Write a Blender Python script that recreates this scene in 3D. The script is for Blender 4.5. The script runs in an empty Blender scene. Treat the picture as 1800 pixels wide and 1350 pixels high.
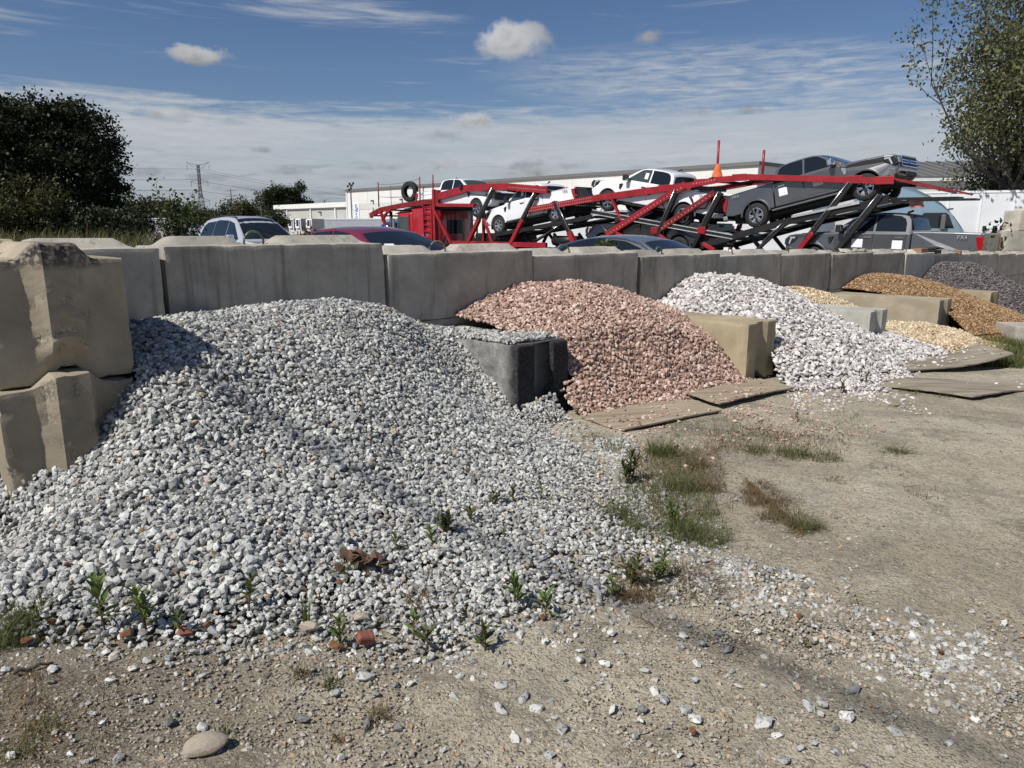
import bpy, bmesh, math, random
import numpy as np
from mathutils import Vector, Matrix, Euler, noise as mnoise

random.seed(7)
rng = np.random.default_rng(7)
R = math.radians
S = bpy.context.scene
COL = S.collection

# ------------------------------------------------------------------ camera
CAM_Z = 1.5
PITCH = R(12.0)
FPX, CX, CY = 1290.0, 900.0, 675.0
cam_data = bpy.data.cameras.new("camera")
cam_data.sensor_width = 36.0
cam_data.lens = FPX / 1800.0 * 36.0
cam_data.clip_start = 0.05
cam_data.clip_end = 9000.0
cam = bpy.data.objects.new("camera", cam_data)
COL.objects.link(cam)
cam.location = (0, 0, CAM_Z)
cam.rotation_euler = (R(90) - PITCH, 0, 0)
S.camera = cam

# ------------------------------------------------------------------ light
SUN_DIR = Vector((-0.500, -0.425, 0.755)).normalized()      # towards the sun
SUN_EL = math.asin(SUN_DIR.z)
SUN_AZ = math.atan2(SUN_DIR.x, SUN_DIR.y)
sd = bpy.data.lights.new("sun", 'SUN')
sd.energy = 5.0
sd.angle = R(0.55)
sd.color = (1.0, 0.955, 0.89)
sun = bpy.data.objects.new("sun", sd)
COL.objects.link(sun)
sun.rotation_euler = SUN_DIR.to_track_quat('Z', 'Y').to_euler()
sun.location = (-30, 0, 60)

S.view_settings.view_transform = 'Standard'
S.view_settings.look = 'None'
S.view_settings.exposure = 0.0
S.view_settings.gamma = 1.0
S.view_settings.use_curve_mapping = False


# ------------------------------------------------------------------ node helper
class NT:
    def __init__(self, tree):
        self.t = tree

    def n(self, typ, ins=None, **props):
        nd = self.t.nodes.new(typ)
        for k, v in props.items():
            setattr(nd, k, v)
        if ins:
            for k, v in ins.items():
                sock = nd.inputs[k]
                if isinstance(v, bpy.types.NodeSocket):
                    self.t.links.new(v, sock)
                else:
                    sock.default_value = v
        return nd

    def math(self, op, a, b=0.0, c=0.0, clamp=False):
        nd = self.n('ShaderNodeMath', operation=op, use_clamp=clamp)
        for i, v in enumerate((a, b, c)):
            if isinstance(v, bpy.types.NodeSocket):
                self.t.links.new(v, nd.inputs[i])
            else:
                nd.inputs[i].default_value = v
        return nd.outputs[0]

    def smooth(self, x, lo, hi, a=0.0, b=1.0):
        nd = self.n('ShaderNodeMapRange', interpolation_type='SMOOTHSTEP')
        self.t.links.new(x, nd.inputs[0])
        for i, v in zip((1, 2, 3, 4), (lo, hi, a, b)):
            nd.inputs[i].default_value = v
        return nd.outputs[0]

    def mix(self, f, a, b, blend='MIX'):
        nd = self.n('ShaderNodeMix', data_type='RGBA', blend_type=blend)
        nd.clamp_factor = True
        for i, v in ((0, f), (6, a), (7, b)):
            if isinstance(v, bpy.types.NodeSocket):
                self.t.links.new(v, nd.inputs[i])
            elif i == 0:
                nd.inputs[i].default_value = v
            else:
                nd.inputs[i].default_value = (*v, 1) if len(v) == 3 else v
        return nd.outputs[2]

    def noise(self, vec, scale, detail=4.0, rough=0.55, dist=0.0):
        nd = self.n('ShaderNodeTexNoise', {'Scale': scale, 'Detail': detail, 'Roughness': rough, 'Distortion': dist})
        if vec is not None:
            self.t.links.new(vec, nd.inputs['Vector'])
        return nd.outputs[0]

    def mapping(self, vec, scale=(1, 1, 1), loc=(0, 0, 0), rot=(0, 0, 0)):
        nd = self.n('ShaderNodeMapping')
        self.t.links.new(vec, nd.inputs[0])
        nd.inputs['Scale'].default_value = scale
        nd.inputs['Location'].default_value = loc
        nd.inputs['Rotation'].default_value = rot
        return nd.outputs[0]


# ------------------------------------------------------------------ world: sky and clouds
world = bpy.data.worlds.new("World")
S.world = world
world.use_nodes = True
wt = world.node_tree
wt.nodes.clear()
W = NT(wt)


def pix_dir(px, py):
    x, y = (px - CX) / FPX, -(py - CY) / FPX
    d = Vector((x, math.cos(PITCH) + math.sin(PITCH) * y, -math.sin(PITCH) + math.cos(PITCH) * y))
    return d


sky = W.n('ShaderNodeTexSky', sky_type='NISHITA')
sky.sun_disc = False
sky.sun_elevation = SUN_EL
sky.sun_rotation = SUN_AZ
sky.altitude = 200
sky.air_density = 1.0
sky.dust_density = 0.2
sky.ozone_density = 4.0
tc = W.n('ShaderNodeTexCoord')
dvec = tc.outputs['Generated']
sep = W.n('ShaderNodeSeparateXYZ', {0: dvec})
dx, dy, dz = sep.outputs
el = W.math('MAXIMUM', dz, 0.0)
# flat cloud deck: direction projected on a plane overhead
den = W.math('ADD', el, 0.035)
px_ = W.math('DIVIDE', dx, den)
py_ = W.math('DIVIDE', dy, den)
deck = W.n('ShaderNodeCombineXYZ', {0: px_, 1: py_, 2: 0.0}).outputs[0]
# azimuth-like coordinate and elevation coordinate for the streaks
ang = W.n('ShaderNodeCombineXYZ', {0: dx, 1: W.math('MULTIPLY', el, 5.2), 2: dy}).outputs[0]
n_big = W.noise(W.mapping(ang, (1.3, 2.0, 1.3), (0.3, 0.1, 0)), 2.4, 6, 0.55, 0.3)
n_str = W.noise(W.mapping(ang, (1.1, 3.0, 1.1), (4.0, 2, 1), (0, 0, 0.05)), 3.6, 8, 0.62, 0.6)
n_fine = W.noise(W.mapping(ang, (2.2, 3.4, 2.2), (1, 7, 3)), 9.0, 7, 0.62, 0.5)
# low veil of altostratus up to about nine degrees, wispy upper edge
edge = W.math('ADD', W.math('ADD', el, W.math('MULTIPLY', W.math('SUBTRACT', n_str, 0.5), -0.10)),
              W.math('MULTIPLY', W.math('SUBTRACT', n_fine, 0.5), -0.05))
veil = W.smooth(edge, 0.158, 0.120)
veil = W.math('MULTIPLY', veil, W.math('ADD', 0.42, W.math('MULTIPLY', n_big, 0.75)))
# cirrus streaks higher up
cir = W.math('MULTIPLY', W.smooth(n_str, 0.50, 0.74), W.smooth(n_big, 0.40, 0.60))
cir = W.math('MULTIPLY', cir, 0.62)
# broad thin cirrus bank to the right
cdir = pix_dir(1330, 140).normalized()
ddx = W.math('SUBTRACT', dx, cdir.x)
dde = W.math('SUBTRACT', dz, cdir.z)
bank = W.math('ADD', W.math('POWER', W.math('MULTIPLY', ddx, 3.1), 2.0), W.math('POWER', W.math('MULTIPLY', W.math('ADD', dde, W.math('MULTIPLY', ddx, 0.04)), 22.0), 2.0))
bank = W.math('MULTIPLY', W.smooth(bank, 1.3, 0.0), W.smooth(n_fine, 0.25, 0.75))
bank = W.math('MULTIPLY', W.math('MULTIPLY', bank, W.smooth(dy, 0.0, 0.3)), 0.75)
cover = W.math('MAXIMUM', W.math('MAXIMUM', veil, cir), bank)
# grey undersides low down: small flat dark clouds
n_low = W.noise(W.mapping(ang, (3.2, 4.6, 3.2), (9, 3, 2)), 4.6, 6, 0.55, 0.2)
low = W.math('MULTIPLY', W.smooth(n_low, 0.57, 0.68), W.smooth(el, 0.125, 0.03))
lightv = W.math('ADD', 0.80, W.math('MULTIPLY', n_fine, 0.40))
cloud_col = W.mix(W.smooth(el, 0.0, 0.11), (5.6, 6.3, 7.2), (8.6, 9.0, 9.5))
cloud_col = W.mix(1.0, cloud_col, W.n('ShaderNodeCombineXYZ', {0: lightv, 1: lightv, 2: lightv}).outputs[0], 'MULTIPLY')
cloud_col = W.mix(W.math('MULTIPLY', low, 0.65), cloud_col, (3.6, 4.2, 5.1))
skyc = sky.outputs[0]
hsv = W.n('ShaderNodeHueSaturation', {'Hue': 0.508, 'Saturation': 1.08, 'Value': 1.16, 'Color': skyc}).outputs[0]
out_col = W.mix(cover, hsv, cloud_col)


def puff(px, py, rx, ry, seed, bright, soft=0.35, tint=(12.6, 12.8, 13.1), amt=0.93):
    """one small cumulus: a noisy ellipse round a direction of the sky"""
    global out_col
    d = pix_dir(px, py).normalized()
    a = W.math('DIVIDE', W.math('SUBTRACT', dx, d.x), rx / FPX)
    b = W.math('DIVIDE', W.math('SUBTRACT', dz, d.z), ry / FPX)
    nz = W.noise(W.mapping(dvec, (1, 1, 1.2), (seed, seed * 2.1, 0)), 2600.0 / (rx + ry), 7, 0.62, 0.2)
    r2 = W.math('SQRT', W.math('ADD', W.math('POWER', a, 2.0), W.math('POWER', b, 2.0)))
    f = W.math('ADD', r2, W.math('MULTIPLY', W.math('SUBTRACT', nz, 0.5), 1.8))
    m = W.math('MULTIPLY', W.smooth(f, 1.05, 1.05 - soft), W.smooth(dy, 0.0, 0.2))
    sh = W.math('ADD', W.math('ADD', 0.72, W.math('MULTIPLY', b, 0.20)), W.math('ADD', W.math('MULTIPLY', a, -0.10), W.math('MULTIPLY', W.math('SUBTRACT', nz, 0.5), 0.9)))
    shv = W.math('MULTIPLY', sh, bright)
    colr = W.mix(1.0, tint, W.n('ShaderNodeCombineXYZ', {0: shv, 1: shv, 2: shv}).outputs[0], 'MULTIPLY')
    out_col = W.mix(W.math('MULTIPLY', m, amt), out_col, colr)


puff(898, 74, 64, 34, 11.3, 0.94, 0.6)
puff(352, 97, 50, 15, 5.1, 0.80, 0.6)
puff(298, 199, 38, 14, 8.2, 0.86, 1.0)
puff(1140, 66, 26, 14, 3.7, 0.62, 1.1)
puff(835, 212, 45, 18, 6.6, 0.95, 1.0)
puff(778, 291, 34, 10, 2.2, 0.74, 1.0)
puff(930, 300, 60, 16, 9.9, 0.68, 1.1)
puff(1320, 290, 50, 13, 4.4, 0.70, 1.0)
GREYB = (8.4, 9.2, 10.4)
for args in ((462, 263, 22, 6, 12.1, 0.70, 0.9), (508, 300, 46, 9, 13.7, 0.68, 0.9), (255, 301, 34, 11, 14.9, 0.72, 1.0), (925, 290, 42, 12, 15.3, 0.62, 0.9), (1000, 291, 36, 8, 16.8, 0.66, 0.9), (770, 238, 40, 9, 17.2, 0.72, 1.0), (1215, 197, 50, 8, 18.4, 0.74, 1.1), (1312, 193, 28, 9, 19.6, 0.70, 1.0), (660, 293, 50, 7, 20.2, 0.74, 1.1), (420, 330, 60, 8, 21.9, 0.72, 1.1)):
    puff(*args, tint=GREYB, amt=0.5)
bg = W.n('ShaderNodeBackground', {'Color': out_col, 'Strength': 0.060})
wo = W.n('ShaderNodeOutputWorld', {'Surface': bg.outputs[0]})


# ------------------------------------------------------------------ materials
def new_mat(name):
    m = bpy.data.materials.new(name)
    m.use_nodes = True
    m.node_tree.nodes.clear()
    t = NT(m.node_tree)
    return m, t


def finish(t, base, rough=0.8, metal=0.0, bump=None, bump_s=0.3, bump_d=0.01, coat=0.0, spec=0.5, **extra):
    p = t.n('ShaderNodeBsdfPrincipled')
    for k, v in (('Base Color', base), ('Roughness', rough), ('Metallic', metal)):
        if isinstance(v, bpy.types.NodeSocket):
            t.t.links.new(v, p.inputs[k])
        else:
            p.inputs[k].default_value = (*v, 1) if isinstance(v, tuple) and len(v) == 3 else v
    p.inputs['Coat Weight'].default_value = coat
    p.inputs['Coat Roughness'].default_value = 0.04
    p.inputs['Specular IOR Level'].default_value = spec
    for k, v in extra.items():
        p.inputs[k.replace('_', ' ')].default_value = v
    if bump is not None:
        b = t.n('ShaderNodeBump', {'Strength': bump_s, 'Distance': bump_d, 'Height': bump})
        t.t.links.new(b.outputs[0], p.inputs['Normal'])
    t.n('ShaderNodeOutputMaterial', {'Surface': p.outputs[0]})
    return p


def simple(name, base, rough=0.6, metal=0.0, coat=0.0, spec=0.5, vary=0.12, vscale=3.0, bump=0.0):
    """plain material with a little uneven dirt"""
    m, t = new_mat(name)
    c = t.n('ShaderNodeTexCoord').outputs['Object']
    nz = t.noise(c, vscale, 5, 0.6)
    k = t.smooth(nz, 0.3, 0.75)
    col = t.mix(k, tuple(max(0, b * (1 - vary)) for b in base), tuple(min(1, b * (1 + vary)) for b in base))
    rr = t.math('ADD', rough * 0.9, t.math('MULTIPLY', k, rough * 0.25))
    bm = t.noise(c, vscale * 30, 3, 0.6) if bump else None
    finish(t, col, rr, metal, bm, bump, 0.01, coat, spec)
    return m


def stone_mat(name, ramp, speck=None, speck_scale=160.0, speck_amt=0.5, single=False, rough=0.75, bump_s=0.35, unit=1.0):
    """crushed stone: one tone per stone (attribute 'tone' or the object's own random), plus mineral specks"""
    m, t = new_mat(name)
    co = t.n('ShaderNodeTexCoord').outputs['Object']
    if single:
        # unit-sized meshes: bring the grain back to real size
        co = t.n('ShaderNodeVectorMath', {0: co, 1: (unit, unit, unit)}, operation='MULTIPLY').outputs[0]
        tone = t.n('ShaderNodeObjectInfo').outputs['Random']
        co = t.n('ShaderNodeVectorMath', {0: co, 1: t.n('ShaderNodeCombineXYZ', {0: t.math('MULTIPLY', tone, 31.0)}).outputs[0]}, operation='ADD').outputs[0]
    else:
        tone = t.n('ShaderNodeAttribute', attribute_name='tone').outputs['Fac']
    cr = t.n('ShaderNodeValToRGB', {0: tone})
    cr.color_ramp.interpolation = 'LINEAR'
    els = cr.color_ramp.elements
    els[0].position, els[0].color = ramp[0][0], (*ramp[0][1], 1)
    els[1].position, els[1].color = ramp[-1][0], (*ramp[-1][1], 1)
    for p, c in ramp[1:-1]:
        e = els.new(p)
        e.color = (*c, 1)
    col = cr.outputs[0]
    n1 = t.noise(co, speck_scale * 0.35, 4, 0.65)
    col = t.mix(t.smooth(n1, 0.35, 0.7, 0.0, 0.35), col, (0.75, 0.75, 0.73), 'MULTIPLY')
    if speck:
        n2 = t.noise(co, speck_scale, 3, 0.7)
        col = t.mix(t.smooth(n2, 0.54, 0.64, 0.0, speck_amt), col, speck)
    nb = t.noise(co, speck_scale * 0.5, 5, 0.7)
    finish(t, col, rough, 0.0, nb, bump_s, 0.006, spec=0.3)
    return m


GREY_RAMP = [(0.0, (0.16, 0.16, 0.154)), (0.25, (0.345, 0.345, 0.328)), (0.6, (0.485, 0.485, 0.458)), (0.965, (0.66, 0.66, 0.615)), (0.982, (0.50, 0.43, 0.33)), (1.0, (0.42, 0.30, 0.18))]
M = {}
M['granite'] = stone_mat('grey_granite_gravel', GREY_RAMP, (0.055, 0.055, 0.06), 105, 0.9, bump_s=0.6)
M['granite1'] = stone_mat('grey_granite_stone', GREY_RAMP, (0.055, 0.055, 0.06), 105, 0.9, True, bump_s=0.6, unit=0.031)
PINK_RAMP = [(0.0, (0.20, 0.125, 0.095)), (0.3, (0.40, 0.265, 0.205)), (0.7, (0.55, 0.39, 0.31)), (1.0, (0.70, 0.58, 0.50))]
M['pink'] = stone_mat('pink_granite_gravel', PINK_RAMP, (0.12, 0.06, 0.05), 120, 0.35)
M['pink1'] = stone_mat('pink_granite_stone', PINK_RAMP, (0.12, 0.06, 0.05), 120, 0.35, True, unit=0.032)
WHITE_RAMP = [(0.0, (0.27, 0.245, 0.235)), (0.3, (0.46, 0.425, 0.405)), (0.7, (0.63, 0.595, 0.565)), (1.0, (0.80, 0.775, 0.73))]
M['white_s'] = stone_mat('white_marble_gravel', WHITE_RAMP, (0.36, 0.33, 0.35), 60, 0.3)
M['white_s1'] = stone_mat('white_marble_stone', WHITE_RAMP, (0.36, 0.33, 0.35), 60, 0.3, True, unit=0.048)
M['beige_s'] = stone_mat('buff_river_gravel', [(0.0, (0.30, 0.20, 0.11)), (0.4, (0.52, 0.40, 0.25)), (1.0, (0.74, 0.66, 0.50))], None)
M['brown_s'] = stone_mat('brown_pea_gravel', [(0.0, (0.10, 0.05, 0.02)), (0.4, (0.265, 0.155, 0.072)), (0.8, (0.40, 0.26, 0.135)), (1.0, (0.52, 0.41, 0.27))], None)
M['purple_s'] = stone_mat('dark_purple_gravel', [(0.0, (0.055, 0.045, 0.047)), (0.5, (0.125, 0.107, 0.108)), (1.0, (0.23, 0.205, 0.20))], None)
M['pebble'] = stone_mat('limestone_pebbles', [(0.0, (0.16, 0.14, 0.11)), (0.4, (0.33, 0.30, 0.245)), (0.85, (0.50, 0.475, 0.42)), (1.0, (0.40, 0.24, 0.12))], (0.2, 0.18, 0.15), 90, 0.4)
M['rust'] = simple('rusty_brown_stone', (0.19, 0.085, 0.035), 0.85, vary=0.4, vscale=40, bump=0.4)
M['brick_red'] = simple('broken_red_brick', (0.27, 0.10, 0.07), 0.9, vary=0.35, vscale=30, bump=0.4)
M['buff_rock'] = simple('buff_rock', (0.42, 0.36, 0.28), 0.9, vary=0.2, vscale=30, bump=0.5)


def concrete(name, base, stain=(0.10, 0.09, 0.075), streak=0.5, patch=0.5, dark_top=0.0):
    m, t = new_mat(name)
    tco = t.n('ShaderNodeTexCoord')
    oi = t.n('ShaderNodeObjectInfo')
    off = t.n('ShaderNodeCombineXYZ', {0: t.math('MULTIPLY', oi.outputs['Random'], 37.0), 1: t.math('MULTIPLY', oi.outputs['Random'], 11.0)}).outputs[0]
    co = t.n('ShaderNodeVectorMath', {0: tco.outputs['Object'], 1: off}, operation='ADD').outputs[0]
    n0 = t.noise(co, 2.2, 6, 0.6, 0.3)
    n1 = t.noise(co, 14, 6, 0.65)
    n2 = t.noise(t.mapping(co, (9, 9, 0.55)), 1.6, 5, 0.6, 0.2)
    n3 = t.noise(co, 170, 2, 0.6)
    vary = t.math('ADD', 0.86, t.math('MULTIPLY', oi.outputs['Random'], 0.28))
    col = t.mix(t.smooth(n0, 0.3, 0.72), tuple(b * 0.72 for b in base), tuple(b * 1.12 for b in base))
    col = t.mix(t.smooth(n1, 0.45, 0.75, 0, 0.35 * patch + 0.1), col, tuple(b * 0.55 for b in base))
    col = t.mix(t.smooth(n2, 0.5, 0.72, 0, streak), col, stain)
    col = t.mix(t.smooth(n3, 0.58, 0.72, 0, 0.45), col, tuple(b * 0.45 for b in base))
    tarr = t.n('ShaderNodeAttribute', attribute_name='tar').outputs['Fac']
    col = t.mix(t.math('MULTIPLY', tarr, t.smooth(t.noise(co, 38, 4, 0.7), 0.38, 0.52)), col, (0.022, 0.022, 0.028))
    chip = t.n('ShaderNodeAttribute', attribute_name='chip').outputs['Fac']
    agg = t.mix(t.smooth(t.noise(co, 60, 4, 0.7), 0.4, 0.65), (0.17, 0.145, 0.11), (0.44, 0.395, 0.32))
    col = t.mix(t.math('MULTIPLY', t.smooth(chip, 0.25, 0.7), 0.85), col, agg)
    col = t.mix(1.0, col, t.n('ShaderNodeCombineXYZ', {0: vary, 1: vary, 2: vary}).outputs[0], 'MULTIPLY')
    v = t.n('ShaderNodeTexVoronoi', {'Vector': co, 'Scale': 34.0})
    hole = t.math('MULTIPLY', t.smooth(v.outputs['Distance'], 0.20, 0.10), t.smooth(t.n('ShaderNodeSeparateColor', {0: v.outputs['Color']}).outputs[0], 0.80, 0.97))
    col = t.mix(t.math('MULTIPLY', hole, 0.7), col, tuple(b * 0.25 for b in base))
    pores = t.math('SUBTRACT', 1.0, hole)
    h = t.math('ADD', t.math('MULTIPLY', n1, 0.5), t.math('ADD', t.math('MULTIPLY', n3, 0.25), t.math('MULTIPLY', pores, 0.5)))
    h = t.math('ADD', h, t.math('MULTIPLY', t.math('MULTIPLY', t.noise(co, 55, 4, 0.7), chip), 1.4))
    finish(t, col, 0.9, 0.0, h, 0.55, 0.012, spec=0.25)
    return m


M['conc'] = concrete('weathered_concrete', (0.445, 0.412, 0.35), streak=0.5)
M['conc_tan'] = concrete('tan_concrete', (0.37, 0.31, 0.205), (0.22, 0.17, 0.10), 0.3, 0.4)
M['conc_buff'] = concrete('buff_concrete', (0.35, 0.30, 0.22), (0.24, 0.20, 0.15), 0.25, 0.3)
M['conc_pale'] = concrete('pale_grey_concrete', (0.43, 0.42, 0.37), (0.22, 0.22, 0.20), 0.4, 0.3)
M['conc_light'] = concrete('light_buff_concrete', (0.50, 0.47, 0.40), (0.30, 0.27, 0.22), 0.3, 0.2)


def tarred():
    """end divider blackened with tar, paler on its long side"""
    m, t = new_mat('tar_stained_concrete')
    co = t.n('ShaderNodeTexCoord').outputs['Object']
    s = t.n('ShaderNodeSeparateXYZ', {0: co})
    n0 = t.noise(co, 5, 6, 0.65, 0.4)
    n1 = t.noise(co, 40, 4, 0.7)
    grey = t.mix(t.smooth(n0, 0.3, 0.7), (0.13, 0.13, 0.125), (0.36, 0.355, 0.33))
    grey = t.mix(t.smooth(n1, 0.5, 0.7, 0, 0.6), grey, (0.06, 0.06, 0.06))
    k = t.math('ADD', s.outputs[0], t.math('MULTIPLY', t.math('SUBTRACT', n0, 0.5), 0.25))
    tar = t.mix(t.smooth(n1, 0.4, 0.75), (0.018, 0.018, 0.020), (0.07, 0.068, 0.065))
    col = t.mix(t.smooth(k, 1.44, 1.56), grey, tar)
    chip = t.n('ShaderNodeAttribute', attribute_name='chip').outputs['Fac']
    col = t.mix(t.smooth(chip, 0.7, 1.0, 0, 0.8), col, (0.35, 0.31, 0.24))
    finish(t, col, 0.85, 0, t.math('ADD', n0, t.math('MULTIPLY', n1, 0.5)), 0.6, 0.02, spec=0.3)
    return m


M['conc_tar'] = tarred()
# ------------------------------------------------------------------ places
P0 = Vector((-2.41, 5.18))
T_DIR = Vector((0.717, 0.697))
N_DIR = Vector((0.697, -0.717))
WALL_ANG = math.atan2(T_DIR.y, T_DIR.x)


def wl(t, n):
    p = P0 + T_DIR * t + N_DIR * n
    return p.x, p.y


def to_tn(x, y):
    dx_, dy_ = x - P0.x, y - P0.y
    return dx_ * T_DIR.x + dy_ * T_DIR.y, dx_ * N_DIR.x + dy_ * N_DIR.y


def sstep(x, a, b):
    u = np.clip((x - a) / (b - a), 0, 1)
    return u * u * (3 - 2 * u)


def ground(x, y):
    x = np.asarray(x, float)
    y = np.asarray(y, float)
    t, n = to_tn(x, y)
    front = 0.04 - 0.024 * np.clip(t, -4, 16)
    lot = -0.03 * np.clip(x + 2, 0, 15)
    k = sstep(n, -0.62, -0.3)
    z = lot * (1 - k) + front * k
    near = np.exp(-((x - 2) ** 2 + (y - 4) ** 2) / 200.0)
    bump = 0.012 * np.sin(1.7 * x + 0.8 * y) * np.sin(1.1 * y - 0.6 * x + 1.0) + 0.008 * np.sin(4.1 * x - 2.3 * y + 2)
    far = sstep(np.hypot(x, y), 90, 260)
    return (z + bump * near) * (1 - far) - 0.35 * far


def gz(x, y):
    return float(ground(x, y))


def on_z(px, py, z):
    d = pix_dir(px, py)
    k = (z - CAM_Z) / d.z
    return Vector((d.x * k, d.y * k, z))


def on_ground(px, py):
    z = 0.0
    for _ in range(12):
        p = on_z(px, py, z)
        z = gz(p.x, p.y)
    return Vector((p.x, p.y, z))


def at_y(px, py, Y):
    d = pix_dir(px, py)
    k = Y / d.y
    return Vector((d.x * k, Y, CAM_Z + d.z * k))


# ------------------------------------------------------------------ object helpers
def mesh_from(name, verts, faces, mat=None, smooth=False):
    me = bpy.data.meshes.new(name)
    me.from_pydata([tuple(v) for v in verts], [], faces)
    me.update()
    if mat is not None:
        me.materials.append(mat)
    if smooth:
        me.polygons.foreach_set('use_smooth', [True] * len(me.polygons))
    return me


def add(name, me, parent=None, loc=None, rot=None):
    o = bpy.data.objects.new(name, me)
    COL.objects.link(o)
    if parent is not None:
        o.parent = parent
    if loc is not None:
        o.location = loc
    if rot is not None:
        o.rotation_euler = rot
    return o


def tag(o, label, cat, group=None, kind=None):
    o['label'] = label
    if cat:
        o['category'] = cat
    if group:
        o['group'] = group
    if kind:
        o['kind'] = kind
    return o


def thing(name, label, cat, loc=(0, 0, 0), rot=(0, 0, 0), group=None):
    o = bpy.data.objects.new(name, None)
    COL.objects.link(o)
    o.empty_display_size = 0.2
    o.location = loc
    o.rotation_euler = rot
    return tag(o, label, cat, group)


def bev(o, w=0.02, seg=2, ang=35):
    b = o.modifiers.new('bevel', 'BEVEL')
    b.width = w
    b.segments = seg
    b.limit_method = 'ANGLE'
    b.angle_limit = R(ang)
    b.harden_normals = False
    return o


class MB:
    """collects shapes, then becomes ONE mesh object"""

    def __init__(self):
        self.v, self.f = [], []

    def raw(self, verts, faces):
        k = len(self.v)
        self.v += [tuple(v) for v in verts]
        self.f += [tuple(i + k for i in f) for f in faces]
        return self

    def box(self, x0, x1, y0, y1, z0, z1):
        return self.raw([(x0, y0, z0), (x1, y0, z0), (x1, y1, z0), (x0, y1, z0), (x0, y0, z1), (x1, y0, z1), (x1, y1, z1), (x0, y1, z1)],
                        [(0, 3, 2, 1), (4, 5, 6, 7), (0, 1, 5, 4), (1, 2, 6, 5), (2, 3, 7, 6), (3, 0, 4, 7)])

    def beam(self, a, b, w, h, up=(0, 0, 1)):
        a, b = Vector(a), Vector(b)
        d = (b - a)
        if d.length < 1e-6:
            return self
        d.normalize()
        u = Vector(up)
        if abs(d.dot(u)) > 0.97:
            u = Vector((0, 1, 0))
        s = d.cross(u).normalized()
        u = s.cross(d).normalized()
        vs = []
        for p in (a, b):
            for i, j in ((-1, -1), (1, -1), (1, 1), (-1, 1)):
                vs.append(p + s * (w / 2 * i) + u * (h / 2 * j))
        return self.raw(vs, [(3, 2, 1, 0), (4, 5, 6, 7), (0, 1, 5, 4), (1, 2, 6, 5), (2, 3, 7, 6), (3, 0, 4, 7)])

    def tube(self, pts, r, n=8, cap=True, r2=None):
        pts = [Vector(p) for p in pts]
        rings = []
        k0 = len(self.v)
        m = len(pts)
        for i, p in enumerate(pts):
            d = (pts[min(i + 1, m - 1)] - pts[max(i - 1, 0)]).normalized()
            u = Vector((0, 0, 1)) if abs(d.z) < 0.9 else Vector((1, 0, 0))
            s = d.cross(u).normalized()
            u = s.cross(d)
            rr = r if r2 is None else r + (r2 - r) * i / max(1, m - 1)
            for j in range(n):
                a = 2 * math.pi * j / n
                self.v.append(tuple(p + s * (math.cos(a) * rr) + u * (math.sin(a) * rr)))
        for i in range(m - 1):
            for j in range(n):
                a, b = k0 + i * n + j, k0 + i * n + (j + 1) % n
                self.f.append((a, b, b + n, a + n))
        if cap:
            self.f.append(tuple(k0 + j for j in reversed(range(n))))
            self.f.append(tuple(k0 + (m - 1) * n + j for j in range(n)))
        return self

    def lathe(self, prof, n=24, axis='z', center=(0, 0, 0)):
        k0 = len(self.v)
        c = Vector(center)
        m = len(prof)
        for r, h in prof:
            for j in range(n):
                a = 2 * math.pi * j / n
                if axis == 'z':
                    p = Vector((r * math.cos(a), r * math.sin(a), h))
                elif axis == 'y':
                    p = Vector((r * math.cos(a), h, r * math.sin(a)))
                else:
                    p = Vector((h, r * math.cos(a), r * math.sin(a)))
                self.v.append(tuple(c + p))
        for i in range(m - 1):
            for j in range(n):
                a, b = k0 + i * n + j, k0 + i * n + (j + 1) % n
                self.f.append((a, a + n, b + n, b) if axis == 'y' else (a, b, b + n, a + n))
        return self

    def prism(self, prof, y0, y1):
        """(x,z) outline extruded from y0 to y1"""
        n = len(prof)
        k = len(self.v)
        self.v += [(x, y0, z) for x, z in prof] + [(x, y1, z) for x, z in prof]
        self.f.append(tuple(k + i for i in range(n)))
        self.f.append(tuple(k + n + i for i in reversed(range(n))))
        for i in range(n):
            j = (i + 1) % n
            self.f.append((k + i, k + n + i, k + n + j, k + j))
        return self

    def warp(self, fn):
        self.v = [fn(*p) for p in self.v]
        return self

    def build(self, name, mat, parent=None, smooth=False, loc=None, rot=None, fix=True):
        me = mesh_from(name, self.v, self.f, mat, smooth)
        if fix:
            bm = bmesh.new()
            bm.from_mesh(me)
            bmesh.ops.recalc_face_normals(bm, faces=bm.faces)
            bm.to_mesh(me)
            bm.free()
        return add(name, me, parent, loc, rot)


def copy_tree(o, parent=None):
    c = o.copy()
    COL.objects.link(c)
    if parent is not None:
        c.parent = parent
    for ch in list(o.children):
        copy_tree(ch, c)
    return c


# ------------------------------------------------------------------ stones
def hull_stone(seed, npts=18, flat=0.62, long=1.25, rough=0.22, sub=0):
    r = random.Random(seed)
    bm = bmesh.new()
    for i in range(npts):
        z = 1 - 2 * (i + 0.5) / npts
        a = i * 2.39996 + r.uniform(-0.5, 0.5)
        s = math.sqrt(max(0, 1 - z * z))
        k = 1 + r.uniform(-rough, rough)
        bm.verts.new((s * math.cos(a) * k * long, s * math.sin(a) * k, z * k * flat))
    res = bmesh.ops.convex_hull(bm, input=bm.verts)
    bmesh.ops.delete(bm, geom=[g for g in res['geom_interior'] if isinstance(g, bmesh.types.BMVert)], context='VERTS')
    bmesh.ops.recalc_face_normals(bm, faces=bm.faces)
    bmesh.ops.triangulate(bm, faces=bm.faces)
    v = np.array([p.co[:] for p in bm.verts])
    bm.verts.index_update()
    f = np.array([[p.index for p in q.verts] for q in bm.faces])
    bm.free()
    v /= 2.0                      # about one unit across
    return v, f


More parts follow.
